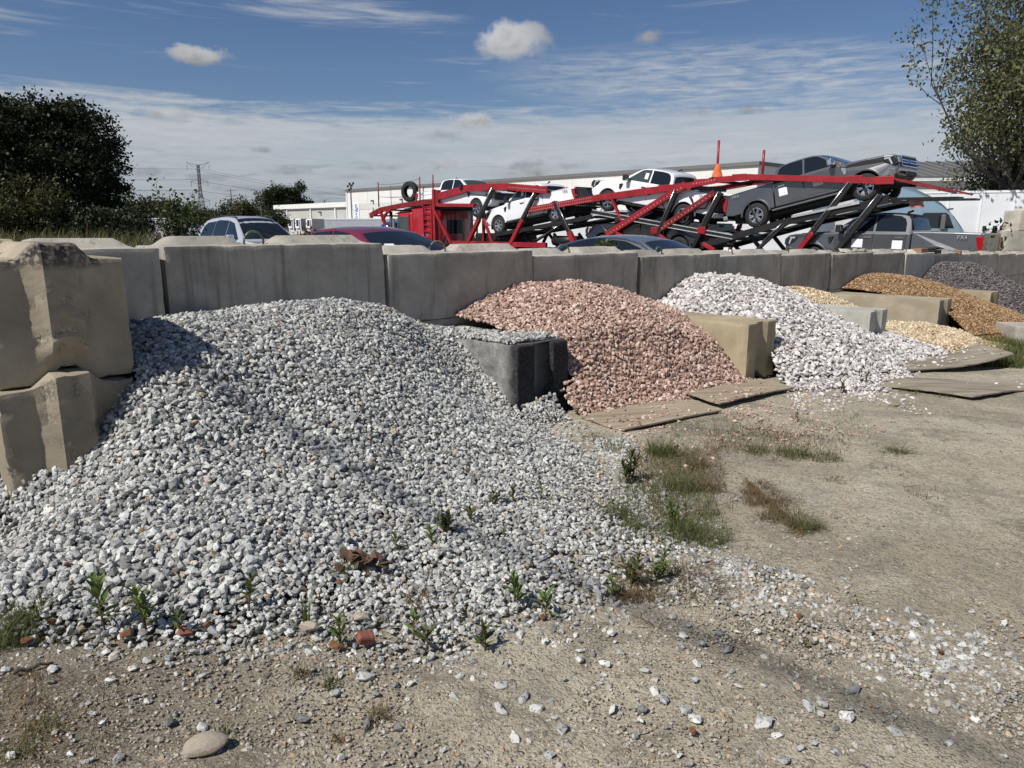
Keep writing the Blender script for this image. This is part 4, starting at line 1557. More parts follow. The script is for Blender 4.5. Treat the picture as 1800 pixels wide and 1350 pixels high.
    MB().lathe([(0, 3.012), (0.09, 3.012), (0.09, 2.98)], 20, 'x', (0, 0, 0.97)).warp(lambda x, y, z: (x, y * 1.7, 0.97 + (z - 0.97) * 0.75)).build('emblem', M['p_blue'], gr)
    fb = bev(MB().prism([(2.70, 0.52), (2.92, 0.50), (3.03, 0.60), (3.03, 0.76), (2.92, 0.80), (2.70, 0.80)], -0.93, 0.93).warp(lambda x, y, z: (x - 0.16 * (abs(y) / 0.93) ** 3, y, z)).build('front_bumper', M['grey_plastic' if chrome_front else col], r), 0.03)
    bev(MB().box(2.98, 3.04, -0.42, 0.42, 0.52, 0.66).build('lower_grille', M['black_trim'], fb), 0.02)
    rb = bev(MB().box(-3.06, -2.86, -0.93, 0.93, 0.52, 0.70).build('rear_bumper', M['chrome' if chrome_front else col], r), 0.03)
    bev(MB().box(-3.065, -3.05, -0.32, 0.32, 0.55, 0.68).build('plate_recess', M['black_trim'], rb), 0.01)
    for x in (fx, rx):
        for s in (-1, 1):
            wheel(r, x, s * 0.86, 0.42, 0.42, 0.28, 0.262, spokes, rim, split)
    MB().beam((-0.55, 0, 1.94), (-0.72, 0, 2.01), 0.03, 0.06).build('roof_aerial', M['black_trim'], r)
    return r


# ------------------------------------------------------------------ ordinary cars
def car(name, label, cat, col, L, Wd, belt, arcp, side_polys, wscreen, rscreen, wb, wheels_r=0.33, hood=None, roof_rails=False, mirrors=True, wr=0.56, sticker=False):
    r = thing(name, label, cat)
    hw = Wd / 2
    fx, rx = wb / 2 + 0.05, -wb / 2 + 0.05
    rr = wheels_r + 0.06

    def taper(x, y, z):
        k = 1 - 0.14 * sstep(abs(x), L / 2 - 0.75, L / 2) ** 1.5
        if z > belt - 0.25:
            k *= 1 - 0.03 * (z - belt + 0.25) / 0.25
        return (x, y * float(k), z)
    body = [(-L / 2 + 0.25, 0.28), (rx - rr, 0.26)] + arc(rx, wheels_r, rr, 168, 12) + [(fx - rr, 0.22)] + arc(fx, wheels_r, rr, 168, 12) + [(L / 2 - 0.2, 0.25), (L / 2 - 0.03, 0.42), (L / 2, 0.60)] + hood
    o = MB().prism(body, -hw, hw).warp(taper)
    bev(o.build('body', M[col], r), 0.06, 3, 28)
    MB().box(-L / 2 + 0.5, L / 2 - 0.5, -hw + 0.25, hw - 0.25, 0.16, 0.6).build('chassis', M['under'], r)
    zr = max(z for x, z in arcp)
    h = House(arcp, belt, zr - 0.03, hw * 0.93, wr, 0.05)
    h.shell('roof', col, r)
    h.screen('windshield', wscreen[0], wscreen[1], 'glass', r, 0.92)
    h.screen('rear_window', rscreen[0], rscreen[1], 'glass', r, 0.88)
    for s in (-1, 1):
        for poly in side_polys:
            h.side('window', poly, s, 'glass', r)
        d = slab(r, 'door', [(-0.95, 0.42), (0.02, 0.36), (0.02, belt - 0.03), (-1.02, belt - 0.01), (-1.1, 0.62)], hw - 0.006, s, col, 0.01, 0.008)
        MB().box(-0.82, -0.62, s * hw, s * (hw + 0.02), belt - 0.16, belt - 0.13).build('handle', M[col], d)
        d = slab(r, 'door', [(0.05, 0.36), (0.98, 0.40), (1.02, belt - 0.06), (0.05, belt - 0.03)], hw - 0.006, s, col, 0.01, 0.008)
        MB().box(0.16, 0.36, s * hw, s * (hw + 0.02), belt - 0.16, belt - 0.13).build('handle', M[col], d)
        if mirrors:
            bev(MB().box(0.78, 0.92, s * (hw - 0.02), s * (hw + 0.19), belt + 0.02, belt + 0.17).build('mirror', M[col], r), 0.035, 3)
        if roof_rails:
            pts = [(-1.55, s * (wr - 0.03), zr - 0.14), (-1.42, s * (wr - 0.02), zr - 0.05), (-0.6, s * (wr - 0.01), zr - 0.005), (0.2, s * (wr - 0.01), zr - 0.01), (0.42, s * (wr - 0.01), zr - 0.07)]
            MB().tube(pts, 0.022, 8).build('roof_rail', M['black_trim'], r, True)
        bev(MB().box(L / 2 - 0.42, L / 2 - 0.06, s * (hw - 0.42), s * (hw - 0.12), 0.58, 0.72).build('headlight', M['lens'], r), 0.03)
        bev(MB().box(-L / 2 + 0.0, -L / 2 + 0.25, s * (hw - 0.42), s * (hw - 0.12), 0.72, 0.88).build('taillight', M['tail'], r), 0.03)
        for x in (fx, rx):
            wheel(r, x, s * (hw - 0.13), wheels_r, wheels_r, 0.21, wheels_r * 0.62, 5, 'alloy', False)
    if sticker:
        a, b = wscreen
        x, z = b[0] * 0.8 + a[0] * 0.2, b[1] * 0.8 + a[1] * 0.2
        h.screen('window_sticker', (a[0] * 0.35 + b[0] * 0.65, a[1] * 0.35 + b[1] * 0.65), (a[0] * 0.25 + b[0] * 0.75, a[1] * 0.25 + b[1] * 0.75), 'paper', r, 0.12, 0.04, 1).location.y = -0.42
    return r


HEAD_N = math.atan2(N_DIR.y, N_DIR.x)
suv = car('parked_suv', 'silver-white SUV with black roof rails parked nose to the wall', 'SUV', 'p_silver', 4.75, 1.90, 1.08,
          [(-2.2, 1.04), (-2.16, 1.16), (-2.05, 1.42), (-1.92, 1.62), (-1.75, 1.725), (-1.4, 1.79), (-0.7, 1.83), (0.0, 1.82), (0.32, 1.775), (0.62, 1.64), (1.0, 1.38), (1.28, 1.17), (1.4, 1.06)],
          [[(1.0, 1.12), (0.40, 1.60), (0.06, 1.67), (0.06, 1.12)], [(0.0, 1.12), (0.0, 1.68), (-0.7, 1.70), (-0.92, 1.66), (-0.96, 1.12)], [(-1.02, 1.12), (-0.98, 1.66), (-1.55, 1.62), (-1.78, 1.50), (-1.95, 1.14)]],
          ((0.36, 1.745), (1.32, 1.125)), ((-2.14, 1.17), (-1.93, 1.59)), 2.75, 0.36,
          hood=[(2.36, 0.80), (2.30, 0.93), (2.1, 1.0), (1.4, 1.08), (0.5, 1.09), (-2.1, 1.09), (-2.28, 1.06), (-2.35, 0.85), (-2.36, 0.5)], roof_rails=True, wr=0.60)
suv.location = (-8.35, 23.9, 0.05)
suv.rotation_euler = (0, 0, HEAD_N)
red_car = car('parked_sedan', 'dark red sedan with a curved roof parked nose to the wall', 'sedan', 'p_maroon', 4.75, 1.84, 0.98,
              [(-2.2, 1.02), (-1.9, 1.16), (-1.5, 1.31), (-1.05, 1.415), (-0.6, 1.47), (-0.1, 1.49), (0.35, 1.475), (0.72, 1.42), (1.12, 1.26), (1.48, 1.09), (1.68, 0.97)],
              [[(1.28, 1.02), (0.85, 1.25), (0.45, 1.37), (0.0, 1.41), (0.0, 1.02)], [(-0.08, 1.02), (-0.08, 1.40), (-0.55, 1.375), (-1.0, 1.26), (-1.35, 1.12), (-1.42, 1.04)]],
              ((0.80, 1.39), (1.58, 1.03)), ((-2.05, 1.09), (-1.2, 1.38)), 2.80, 0.33,
              hood=[(2.36, 0.66), (2.25, 0.76), (1.9, 0.86), (1.4, 0.95), (0.5, 0.99), (-1.4, 1.0), (-2.2, 1.0), (-2.34, 0.92), (-2.36, 0.6)], sticker=True)
red_car.location = (-2.62, 13.3, 0.05)
red_car.rotation_euler = (0, 0, HEAD_N)
grey_car = car('parked_sedan', 'slate grey sedan with bright window trim behind the wall blocks', 'sedan', 'p_slate', 4.8, 1.84, 0.98,
               [(-2.0, 0.98), (-1.7, 1.11), (-1.3, 1.27), (-0.9, 1.38), (-0.45, 1.445), (0.0, 1.465), (0.42, 1.445), (0.78, 1.38), (1.15, 1.22), (1.45, 1.07), (1.62, 0.97)],
               [[(1.25, 1.02), (0.85, 1.22), (0.45, 1.34), (0.0, 1.38), (0.0, 1.02)], [(-0.08, 1.02), (-0.08, 1.38), (-0.55, 1.36), (-1.0, 1.25), (-1.35, 1.11), (-1.42, 1.04)]],
               ((0.85, 1.355), (1.54, 1.02)), ((-1.9, 1.03), (-1.0, 1.35)), 2.80, 0.33,
               hood=[(2.38, 0.66), (2.27, 0.76), (1.9, 0.86), (1.4, 0.95), (0.5, 0.99), (-1.4, 1.0), (-2.2, 1.0), (-2.36, 0.92), (-2.38, 0.6)])
grey_car.location = (2.35, 15.3, gz(2.35, 15.3) + 0.03)
grey_car.rotation_euler = (0, 0, HEAD_N)
for s in (-1, 1):
    hh = [(-1.55, 1.10), (-1.3, 1.20), (-0.9, 1.315), (-0.45, 1.385), (0.0, 1.412), (0.42, 1.39), (0.78, 1.32), (1.1, 1.17), (1.3, 1.04)]
    MB().tube([(x, s * (0.56 + 0.30 * (1.425 - z) / 0.445 + 0.008), z) for x, z in hh], 0.014, 6).build('window_trim', M['chrome'], grey_car, True)
# ------------------------------------------------------------------ car carrier: a tractor with a loaded two-deck trailer
A_DIR = Vector((-0.697, 0.717, 0))          # towards the cab
B_DIR = Vector((0.717, 0.697, 0))           # away from the camera, across the trailer
K0 = Vector((11.0, 23.6, 0))
KZ = -0.39                                   # the lot there
HEAD_A = math.atan2(A_DIR.y, A_DIR.x)
KW = 2.5                                     # width


def cs(px, py, w=0.0):
    """photo point -> (s, z) on the vertical plane w metres behind the carrier's near side"""
    d = pix_dir(px, py)
    o = K0 + B_DIR * w
    # solve d*k = o + A*s in the ground plane
    det = d.x * (-A_DIR.y) - (-A_DIR.x) * d.y
    k = (o.x * (-A_DIR.y) - (-A_DIR.x) * o.y) / det
    s = (d.x * o.y - d.y * o.x) / det
    s = ((Vector((d.x * k, d.y * k, 0)) - o).dot(A_DIR))
    return s, CAM_Z + d.z * k


def L3(s, w, z):
    return Vector((s, -w, z - KZ))


car_root = thing('car_carrier_trailer', 'red two-deck car carrier trailer with raised ramps and sloping legs', 'car carrier', (K0.x, K0.y, KZ), (0, 0, HEAD_A))
M['steel_dark'] = simple('dark_painted_steel', (0.022, 0.021, 0.021), 0.5, 0.3, vary=0.3, vscale=2)
M['galv'] = simple('galvanised_tread', (0.55, 0.55, 0.54), 0.45, 0.5, vary=0.15, vscale=4)
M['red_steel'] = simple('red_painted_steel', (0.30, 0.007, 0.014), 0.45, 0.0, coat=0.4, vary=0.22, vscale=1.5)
M['red_dark'] = simple('dark_red_steel', (0.20, 0.012, 0.014), 0.55, 0.0, vary=0.3, vscale=2)  # darker copy of the red, mostly on far-side members
M['rod'] = simple('hydraulic_rod', (0.55, 0.55, 0.55), 0.25, 0.9)
M['hole'] = simple('punched_hole', (0.45, 0.40, 0.36), 0.9)  # pale studs for rail holes; daylight seen through them put into the colour


def pl(points, w=0.0):
    return [cs(x, y, w) for x, y in points]


def rail(points, depth, thick, mat, w=0.0, name='deck_rail', root=None, holes=()):
    """channel beam along a polyline given by photo points on the plane w"""
    pts = pl(points, 0.0) if not isinstance(points[0], Vector) else points
    outs = []
    for (s0, z0), (s1, z1) in zip(pts[:-1], pts[1:]):
        mb = MB()
        a, b = L3(s0, w, z0), L3(s1, w, z1)
        mb.beam(a, b, thick * 0.35, depth)
        up = Vector((0, 0, depth / 2 - 0.02))
        inn = Vector((0, -0.05 if w < 1 else 0.05, 0))
        mb.beam(a + up + inn, b + up + inn, thick, 0.03)
        mb.beam(a - up + inn, b - up + inn, thick, 0.03)
        o = mb.build(name, M[mat], root or car_root)
        outs.append(o)
    return pts, outs


def hole_stud_row(pts, w, rows, parent, d=0.035, step=0.12):
    """rows of punched holes on the outer face of a rail"""
    mb = MB()
    for (s0, z0), (s1, z1) in zip(pts[:-1], pts[1:]):
        L = math.hypot(s1 - s0, z1 - z0)
        n = int(L / step)
        for i in range(1, n):
            u = i / n
            for r in rows:
                p = L3(s0 + (s1 - s0) * u, w, z0 + (z1 - z0) * u + r)
                mb.box(p.x - d / 2, p.x + d / 2, p.y - 0.003, p.y + 0.012, p.z - d / 2, p.z + d / 2)
    if mb.v:
        o = mb.build('daylit_hole_studs', M['hole'], parent, fix=False)
        o['kind'] = 'stuff'


def deck_between(pts, w0, w1, z_off, mat='steel_dark', step=0.9, runners=True):
    """cross members and two tread strips between the rails"""
    for (s0, z0), (s1, z1) in zip(pts[:-1], pts[1:]):
        L = math.hypot(s1 - s0, z1 - z0)
        n = max(1, int(L / step))
        for i in range(n + 1):
            u = i / n
            s, z = s0 + (s1 - s0) * u, z0 + (z1 - z0) * u + z_off
            MB().beam(L3(s, w0, z), L3(s, w1, z), 0.10, 0.09).build('cross_member', M[mat], car_root)
        if runners:
            for a, b in ((w0 + 0.16, w0 + 0.74), (w1 - 0.74, w1 - 0.16)):
                mb = MB()
                c = (a + b) / 2
                mb.beam(L3(s0, c, z0 + z_off + 0.06), L3(s1, c, z1 + z_off + 0.06), b - a, 0.03)
                mb.build('tread_plate', M['galv'], car_root)


def leg(px0, py0, px1, py1, w=0.0, th=0.16, split=0.55, top='steel_dark', bot='red_steel', rod=True, name='leg'):
    th *= 0.74
    """telescopic leg: upper sleeve, lower sleeve, bright rod beside it; (0) is the upper end"""
    (s0, z0), (s1, z1) = cs(px0, py0, 0), cs(px1, py1, 0)
    a, b = L3(s0, w, z0), L3(s1, w, z1)
    d = (b - a)
    m = a + d * split
    o = bev(MB().beam(a, b, th * 0.8, th * 0.85).build(name, M[top], car_root), 0.012)
    if bot:
        bev(MB().beam(m, b, th * 1.06, th * 1.1).build('sleeve', M[bot], o), 0.012)
    if rod:
        off = Vector((0, 0.0, 0)) + Vector((0.0, 0.07, 0.0))
        up = Vector((-d.z, 0, d.x)).normalized() * (th * 0.55)
        if up.z < 0:
            up = -up
        MB().tube([a + up + off, a + d * min(1, split + 0.12) + up + off], 0.022, 6).build('rod', M['rod'], o, True)
    return o


# ---- rear upper deck
RUP = [(928, 369), (1043, 349), (1172, 331), (1215, 326.5)]
RUP2 = [(1215, 325), (1262, 316), (1318, 311)]
RUP3 = [(1318, 311), (1490, 316), (1562, 318)]
p1, o1 = rail(RUP, 0.25, 0.14, 'red_steel', 0.0)
hole_stud_row(p1[:2], -0.025, (0.05, -0.07), o1[0])
p2, o2 = rail(RUP2, 0.20, 0.14, 'red_steel', 0.0)
hole_stud_row(p2[:2], -0.025, (0.02,), o2[0])
p3, o3 = rail(RUP3, 0.19, 0.14, 'red_steel', 0.0)
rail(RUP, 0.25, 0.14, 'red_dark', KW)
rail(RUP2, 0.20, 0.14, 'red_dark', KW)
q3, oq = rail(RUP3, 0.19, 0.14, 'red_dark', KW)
hole_stud_row(q3[:1] + q3[1:2], KW - 0.03, (-0.03,), oq[0])
deck_between(p1, 0.06, KW - 0.06, -0.10)
deck_between(p2, 0.06, KW - 0.06, -0.06, runners=False)
deck_between(p3, 0.06, KW - 0.06, 0.02)
# tail flaps
sa, za = cs(1560, 315)
sb, zb = cs(1669, 337.5)
for w0, w1 in ((0.1, 0.72), (KW - 0.72, KW - 0.1)):
    c = (w0 + w1) / 2
    MB().beam(L3(sa, c, za + 0.02), L3(sb, c, zb), w1 - w0, 0.045).build('tail_flap', M['red_dark'], car_root)
for w in (0.1, 0.72):
    MB().beam(L3(sa, w, za + 0.05), L3(sb, w, zb + 0.02), 0.03, 0.07).build('flap_edge', M['red_dark'], car_root)
# bright joint plates on the near rail
for (x, y) in ((1168, 331), (1232, 321), (1300, 312.5), (1500, 316.5), (1555, 317.5), (1060, 347)):
    s, z = cs(x, y)
    p = L3(s, 0, z)
    bev(MB().box(p.x - 0.28, p.x + 0.28, p.y - 0.0, p.y + 0.035, p.z - 0.11, p.z + 0.13).build('joint_plate', M['red_steel'], car_root), 0.01)
# guide posts
for px, y0, y1 in ((1260, 247, 314), (1340, 264, 310)):
    s0, z0 = cs(px, y0, 0.3)
    s1, z1 = cs(px, y1, 0.3)
    MB().tube([L3(s1, 0.3, z1), L3(s1, 0.3, z0)], 0.045, 8).build('guide_post', M['red_steel'], car_root, True)

# ---- rear lower ramp carrying the grey truck
RL = [(1232, 432), (1385, 389), (1562, 351)]
pr, orr = rail(RL, 0.22, 0.14, 'steel_dark', 0.0)
rail(RL, 0.22, 0.14, 'steel_dark', KW)
deck_between(pr, 0.06, KW - 0.06, -0.04)
(s0, z0), (s1, z1) = cs(1393, 381), cs(1512, 356)
MB().beam(L3(s0, -0.02, z0), L3(s1, -0.02, z1), 0.12, 0.08).build('bright_edge', M['galv'], car_root)
(s0, z0), (s1, z1) = cs(1562, 349), cs(1682, 347)
for c in (0.4, KW - 0.4):
    MB().beam(L3(s0, c, z0), L3(s1, c, z1), 0.55, 0.06).build('tail_flap', M['steel_dark'], car_root)
# ---- deck of the middle white truck
RM = [(1040, 373), (1165, 393), (1290, 418)]
pm_, om_ = rail(RM, 0.16, 0.12, 'steel_dark', 0.0)
rail(RM, 0.16, 0.12, 'steel_dark', KW)
deck_between(pm_, 0.06, KW - 0.06, -0.02)
for dy in (-3, 4):
    (s0, z0), (s1, z1) = cs(1042, 372 + dy), cs(1288, 416 + dy)
    MB().beam(L3(s0, -0.01, z0), L3(s1, -0.01, z1), 0.05, 0.035).build('bright_edge', M['galv'], car_root)
# ---- deck of the front white truck
RF = [(862, 414), (990, 391), (1040, 381)]
pf_, of_ = rail(RF, 0.18, 0.12, 'steel_dark', 0.0)
rail(RF, 0.18, 0.12, 'steel_dark', KW)
deck_between(pf_, 0.06, KW - 0.06, -0.02)
# ---- front upper deck over the tractor's tail
RFU = [(770, 345), (803, 336), (818, 331)]
RFU2 = [(818, 331), (868, 328.5), (892, 328), (962, 334)]
p5, o5 = rail(RFU, 0.34, 0.14, 'red_steel', 0.0)
p6, o6 = rail(RFU2, 0.30, 0.14, 'red_steel', 0.0)
hole_stud_row(p6[-2:], -0.025, (-0.02,), o6[-1])
rail(RFU, 0.30, 0.14, 'red_dark', KW)
rail(RFU2, 0.30, 0.14, 'red_dark', KW)
deck_between(p6, 0.06, KW - 0.06, -0.08)
deck_between(p5, 0.06, KW - 0.06, -0.08)
# ---- lower frame: main beams at wheel height and a row of axles
sT, sN = cs(1640, 430)[0], cs(860, 428)[0]
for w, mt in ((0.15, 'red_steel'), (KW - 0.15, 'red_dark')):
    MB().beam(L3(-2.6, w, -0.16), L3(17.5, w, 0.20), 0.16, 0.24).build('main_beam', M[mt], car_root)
for i in range(12):
    s = -2.4 + i * 1.75
    MB().beam(L3(s, 0.15, -0.12 + 0.017 * (s + 2.4)), L3(s, KW - 0.15, -0.12 + 0.017 * (s + 2.4)), 0.12, 0.12).build('cross_member', M['steel_dark'], car_root)
for c in (0.55, KW - 0.55):
    MB().beam(L3(-3.0, c, -0.035), L3(3.9, c, 0.03), 0.62, 0.04).build('tread_plate', M['steel_dark'], car_root)
    MB().beam(L3(6.6, c, 0.16), L3(14.5, c, 0.26), 0.62, 0.04).build('tread_plate', M['steel_dark'], car_root)
(s0, z0), (s1, z1) = cs(795, 427), cs(960, 431)
MB().beam(L3(s0, 0.02, z0), L3(s1, 0.02, z1), 0.14, 0.22).build('side_rail', M['red_steel'], car_root)
bev(MB().box(L3(cs(845, 0)[0], 0, 0).x - 0.9, L3(cs(845, 0)[0], 0, 0).x + 0.5, -0.3, 0.05, 0.95, 1.25).build('tool_box', M['red_steel'], car_root), 0.02)
for s in (4.55, 5.6):
    for w in (0.25, KW - 0.25):
        wheel(car_root, s, -w, 0.50, 0.50, 0.30, 0.29, 8, 'alloy', False)

# dark frame low between the decks; tanks and arms added to darken the gaps
for (s0, s1, z0, z1, wa, wb) in ((12.0, 15.4, 0.15, 0.62, 1.1, 1.4), (15.6, 19.5, 0.2, 1.25, 1.0, 1.5), (9.0, 11.6, 0.1, 0.55, 0.9, 1.6), (2.2, 4.2, 0.1, 0.7, 0.9, 1.6)):
    p0, p1 = L3(s0, wb, z0), L3(s1, wa, z1)
    bev(MB().box(p0.x, p1.x, p0.y, p1.y, p0.z, p1.z).build('lift_frame', M['steel_dark'], car_root), 0.04)
for (s0, s1, z) in ((12.2, 13.6, 0.95), (16.0, 17.6, 0.55)):
    MB().tube([L3(s0, 0.55, z), L3(s1, 0.55, z)], 0.22, 14).build('dark_fill_tank', M['steel_dark'], car_root, True)
for k in range(9):
    s = 3.0 + k * 1.9
    MB().beam(L3(s, 0.4, 0.2), L3(s + 1.0, 0.4, 1.25), 0.09, 0.12).beam(L3(s, KW - 0.4, 0.2), L3(s + 1.0, KW - 0.4, 1.25), 0.09, 0.12).build('dark_fill_arm', M['steel_dark'], car_root)
for k in range(6):
    s, z = 4.2 + k * 2.1, 2.35 + 0.07 * k
    MB().tube([L3(s, 0.25, z), L3(s + 0.25, 0.2, z - 0.45), L3(s + 0.7, 0.22, z - 0.25), L3(s + 0.9, 0.25, z)], 0.02, 6).build('hose', M['black_trim'], car_root, True)

# ---- legs, near side
leg(1497, 322, 1404, 440, 0.0, 0.20, 0.72)
leg(1550, 344, 1471, 440, 0.0, 0.24, 0.62, bot=None)
leg(1529, 362, 1456, 440, 0.3, 0.17, 0.70, bot=None)
leg(1268, 339, 1216, 440, 0.0, 0.25, 0.55, bot=None)
leg(1191, 334, 1150, 432, 0.0, 0.22, 0.62, bot=None)
leg(1052, 368, 1080, 420, KW - 0.1, 0.16, 0.7, bot=None)
leg(1072, 374, 1094, 428, KW - 0.1, 0.16, 0.7)
leg(976, 357, 1010, 428, 0.0, 0.26, 0.72)
leg(942, 341, 896, 432, 0.0, 0.22, 0.48)
leg(868, 332, 822, 428, 0.0, 0.22, 0.55)
leg(760, 362, 793, 428, 0.0, 0.17, 0.0, 'red_steel', 'red_steel', False)
leg(850, 384, 866, 428, 0.0, 0.15, 0.0, 'red_steel', 'red_steel', False)
leg(975, 398, 925, 428, 0.4, 0.13, 0.8, bot=None)
leg(925, 358, 893, 428, KW - 0.1, 0.15, 0.5)
leg(1262, 351, 1225, 440, KW - 0.1, 0.16, 0.5)
leg(1497, 330, 1436, 440, KW - 0.1, 0.18, 0.6)
leg(1378, 396, 1330, 440, 0.0, 0.18, 0.6, bot=None)
# red struts rising to the right
for (x0, y0, x1, y1, th, mt) in ((1066, 413, 1205, 325, 0.26, 'red_steel'), (1160, 403, 1256, 339, 0.22, 'red_dark'), (1072, 341, 1093, 389, 0.09, 'red_steel'), (1158, 413, 1190, 438, 0.16, 'red_steel'), (1083, 411, 1100, 420, 0.2, 'red_steel'), (1236, 428, 1256, 440, 0.14, 'red_steel')):
    (s0, z0), (s1, z1) = cs(x0, y0), cs(x1, y1)
    o = bev(MB().beam(L3(s0, 0, z0), L3(s1, 0, z1), 0.13, th).build('strut', M[mt], car_root), 0.012)
    if th > 0.2:
        hole_stud_row([(s0, z0), (s1, z1)], -0.07, (-0.03,), o, 0.035, 0.16)
for (x, y) in ((1152, 405), (1235, 405)):
    s, z = cs(x, y)
    p = L3(s, -0.02, z)
    bev(MB().box(p.x - 0.16, p.x + 0.16, p.y, p.y + 0.08, p.z - 0.13, p.z + 0.13).build('joint_plate', M['red_steel'], car_root), 0.02)
# hoses hanging from the decks
for pts in ([(1215, 346), (1222, 368), (1240, 366), (1247, 352)], [(1163, 356), (1170, 372), (1168, 384)], [(1212, 346), (1220, 362), (1222, 372)]):
    MB().tube([L3(*((lambda q: (q[0], 0.1, q[1]))(cs(x, y, 0.1)))) for x, y in pts], 0.025, 6).build('hose', M['black_trim'], car_root, True)
# white inner ladder by the headboard
for px in (826, 838):
    s0, z0 = cs(px, 333, 1.6)
    s1, z1 = cs(px, 428, 1.6)
    MB().tube([L3(s0, 1.6, z0), L3(s0, 1.6, z1)], 0.05, 6).build('ladder_post', M['galv'], car_root, True)
for y in range(360, 428, 9):
    (s0, z0), (s1, z1) = cs(826, y, 1.6), cs(838, y, 1.6)
    MB().beam(L3(s0, 1.6, z0), L3(s1, 1.6, z1), 0.04, 0.04).build('ladder_rung', M['galv'], car_root)
MB().beam(L3(cs(850, 340, 0.9)[0], 0.9, cs(850, 340, 0.9)[1]), L3(cs(850, 428, 0.9)[0], 0.9, -0.1), 0.12, 0.12).beam(L3(cs(850, 340, 2.2)[0], 2.2, cs(850, 340, 2.2)[1]), L3(cs(850, 428, 2.2)[0], 2.2, -0.1), 0.12, 0.12).build('headboard_post', M['red_dark'], car_root)
# small plates on the tail: hanging cloth
sx, zx = cs(1612, 349, 0.3)
p = L3(sx, 0.3, zx)
M['cloth'] = simple('pink_warning_cloth', (0.42, 0.22, 0.20), 0.9, vary=0.3, vscale=8)
mb = MB()
for i in range(5):
    for j in range(5):
        mb.v.append((p.x + 0.2 - 0.1 * i + 0.02 * math.sin(j * 2 + i), p.y + 0.03 * math.sin(i * 1.9 + j), p.z - 0.07 * j - (0.02 if i in (1, 3) else 0)))
for i in range(4):
    for j in range(4):
        a = i * 5 + j
        mb.f.append((a, a + 1, a + 6, a + 5))
mb.build('warning_cloth', M['cloth'], car_root, True)

# ---------------------------------------------------------------- tractor
tr_root = thing('carrier_tractor', 'red sleeper cab tractor under the carrier\'s front ramp', 'truck', (K0.x, K0.y, KZ), (0, 0, HEAD_A))
sR = cs(768, 400)[0]                         # back of the sleeper
sF = cs(719, 400)[0]                         # front of the sleeper
zT = cs(720, 362)[1] - KZ
w0, w1 = 0.06, KW - 0.06
prof = []
for a in range(0, 91, 15):
    prof.append((math.cos(R(a)), math.sin(R(a))))
mb = MB()


def rbox(mb, x0, x1, y0, y1, z0, z1, r, rz):
    """box with rounded upright edges and a rounded top"""
    V, F = [], []
    ring = []
    for cx_, cy_, a0 in ((x1 - r, y1 - r, 0), (x0 + r, y1 - r, 90), (x0 + r, y0 + r, 180), (x1 - r, y0 + r, 270)):
        for a in range(0, 91, 15):
            ring.append((cx_, cy_, math.cos(R(a0 + a)), math.sin(R(a0 + a))))
    n = len(ring)
    levels = [(z0, r), ((z0 + z1) / 2, r)] + [(z1 - rz + rz * math.sin(R(a)), r - rz + rz * math.cos(R(a)) if rz <= r else r * math.cos(R(a))) for a in range(0, 91, 15)]
    for z, rr in levels:
        for cx_, cy_, c, s in ring:
            V.append((cx_ + c * rr, cy_ + s * rr, z))
    for i in range(len(levels) - 1):
        for j in range(n):
            a, b = i * n + j, i * n + (j + 1) % n
            F.append((a, b, b + n, a + n))
    F.append(tuple((len(levels) - 1) * n + j for j in range(n)))
    return mb.raw(V, F)


rbox(mb, sR, sF, -w1, -w0, 0.9, zT, 0.30, 0.28)
sl = mb.build('sleeper', M['p_red'], tr_root, True)
sl.data.set_sharp_from_angle(angle=R(40))
# raised locker door with a handle, and the maker's round badge
sm = (sR + sF) / 2
bev(MB().box(sm - 0.55, sm + 0.35, -w0 - 0.02, -w0 + 0.02, 1.3, zT - 0.45).build('locker_door', M['p_red'], sl), 0.02)
bev(MB().box(sm - 0.22, sm - 0.12, -w0 + 0.01, -w0 + 0.04, zT - 1.15, zT - 0.75).build('locker_handle', M['black_trim'], sl), 0.01)
mb = MB()
mb.lathe([(0, 0), (0.17, 0.0), (0.30, 0.0), (0.30, 0.012)], 24, 'y', (sm - 0.1, -w0 + 0.02, zT - 1.72)).warp(lambda x, y, z: (x, y, z if z > zT - 1.72 else zT - 1.72 - (zT - 1.72 - z) * 0.45))
mb.build('badge', M['letters_l'], sl)
MB().box(sm - 0.40, sm + 0.2, -w0 + 0.02, -w0 + 0.035, zT - 1.98, zT - 1.93).build('badge_bar', M['letters_l'], sl)
# rear window
bev(MB().box(sR - 0.012, sR + 0.02, -w0 - 1.75, -w0 - 0.62, zT - 1.45, zT - 0.75).build('rear_window', M['glass'], sl), 0.01)
# cab
sC = sF + 1.35
mb = MB()
rbox(mb, sF - 0.1, sC, -w1 + 0.12, -w0 - 0.10, 0.9, zT - 0.28, 0.20, 0.16)
cb = mb.build('cab', M['p_red'], tr_root, True)
cb.data.set_sharp_from_angle(angle=R(40))
bev(MB().box(sF + 0.28, sC - 0.12, -w0 - 0.12, -w0 - 0.085, zT - 1.30, zT - 0.55).build('window', M['glass_l'], cb), 0.02)
bev(MB().box(sF + 0.12, sF + 0.22, -w0 - 0.10, -w0 - 0.06, 1.0, zT - 0.45).build('door_seam', M['red_dark'], cb), 0.01)
bev(MB().box(sC - 0.03, sC + 0.02, -w1 + 0.3, -w0 - 0.3, zT - 1.15, zT - 0.45).build('windshield', M['glass'], cb), 0.02)
mb = MB().prism([(sC - 0.1, 0.9), (sC - 0.1, zT - 1.25), (sC + 0.4, zT - 1.32), (sC + 1.9, zT - 1.75), (sC + 2.05, zT - 2.1), (sC + 2.05, 0.9)], -w1 + 0.3, -w0 - 0.3)
hd = bev(mb.build('hood', M['p_red'], tr_root), 0.12, 3)
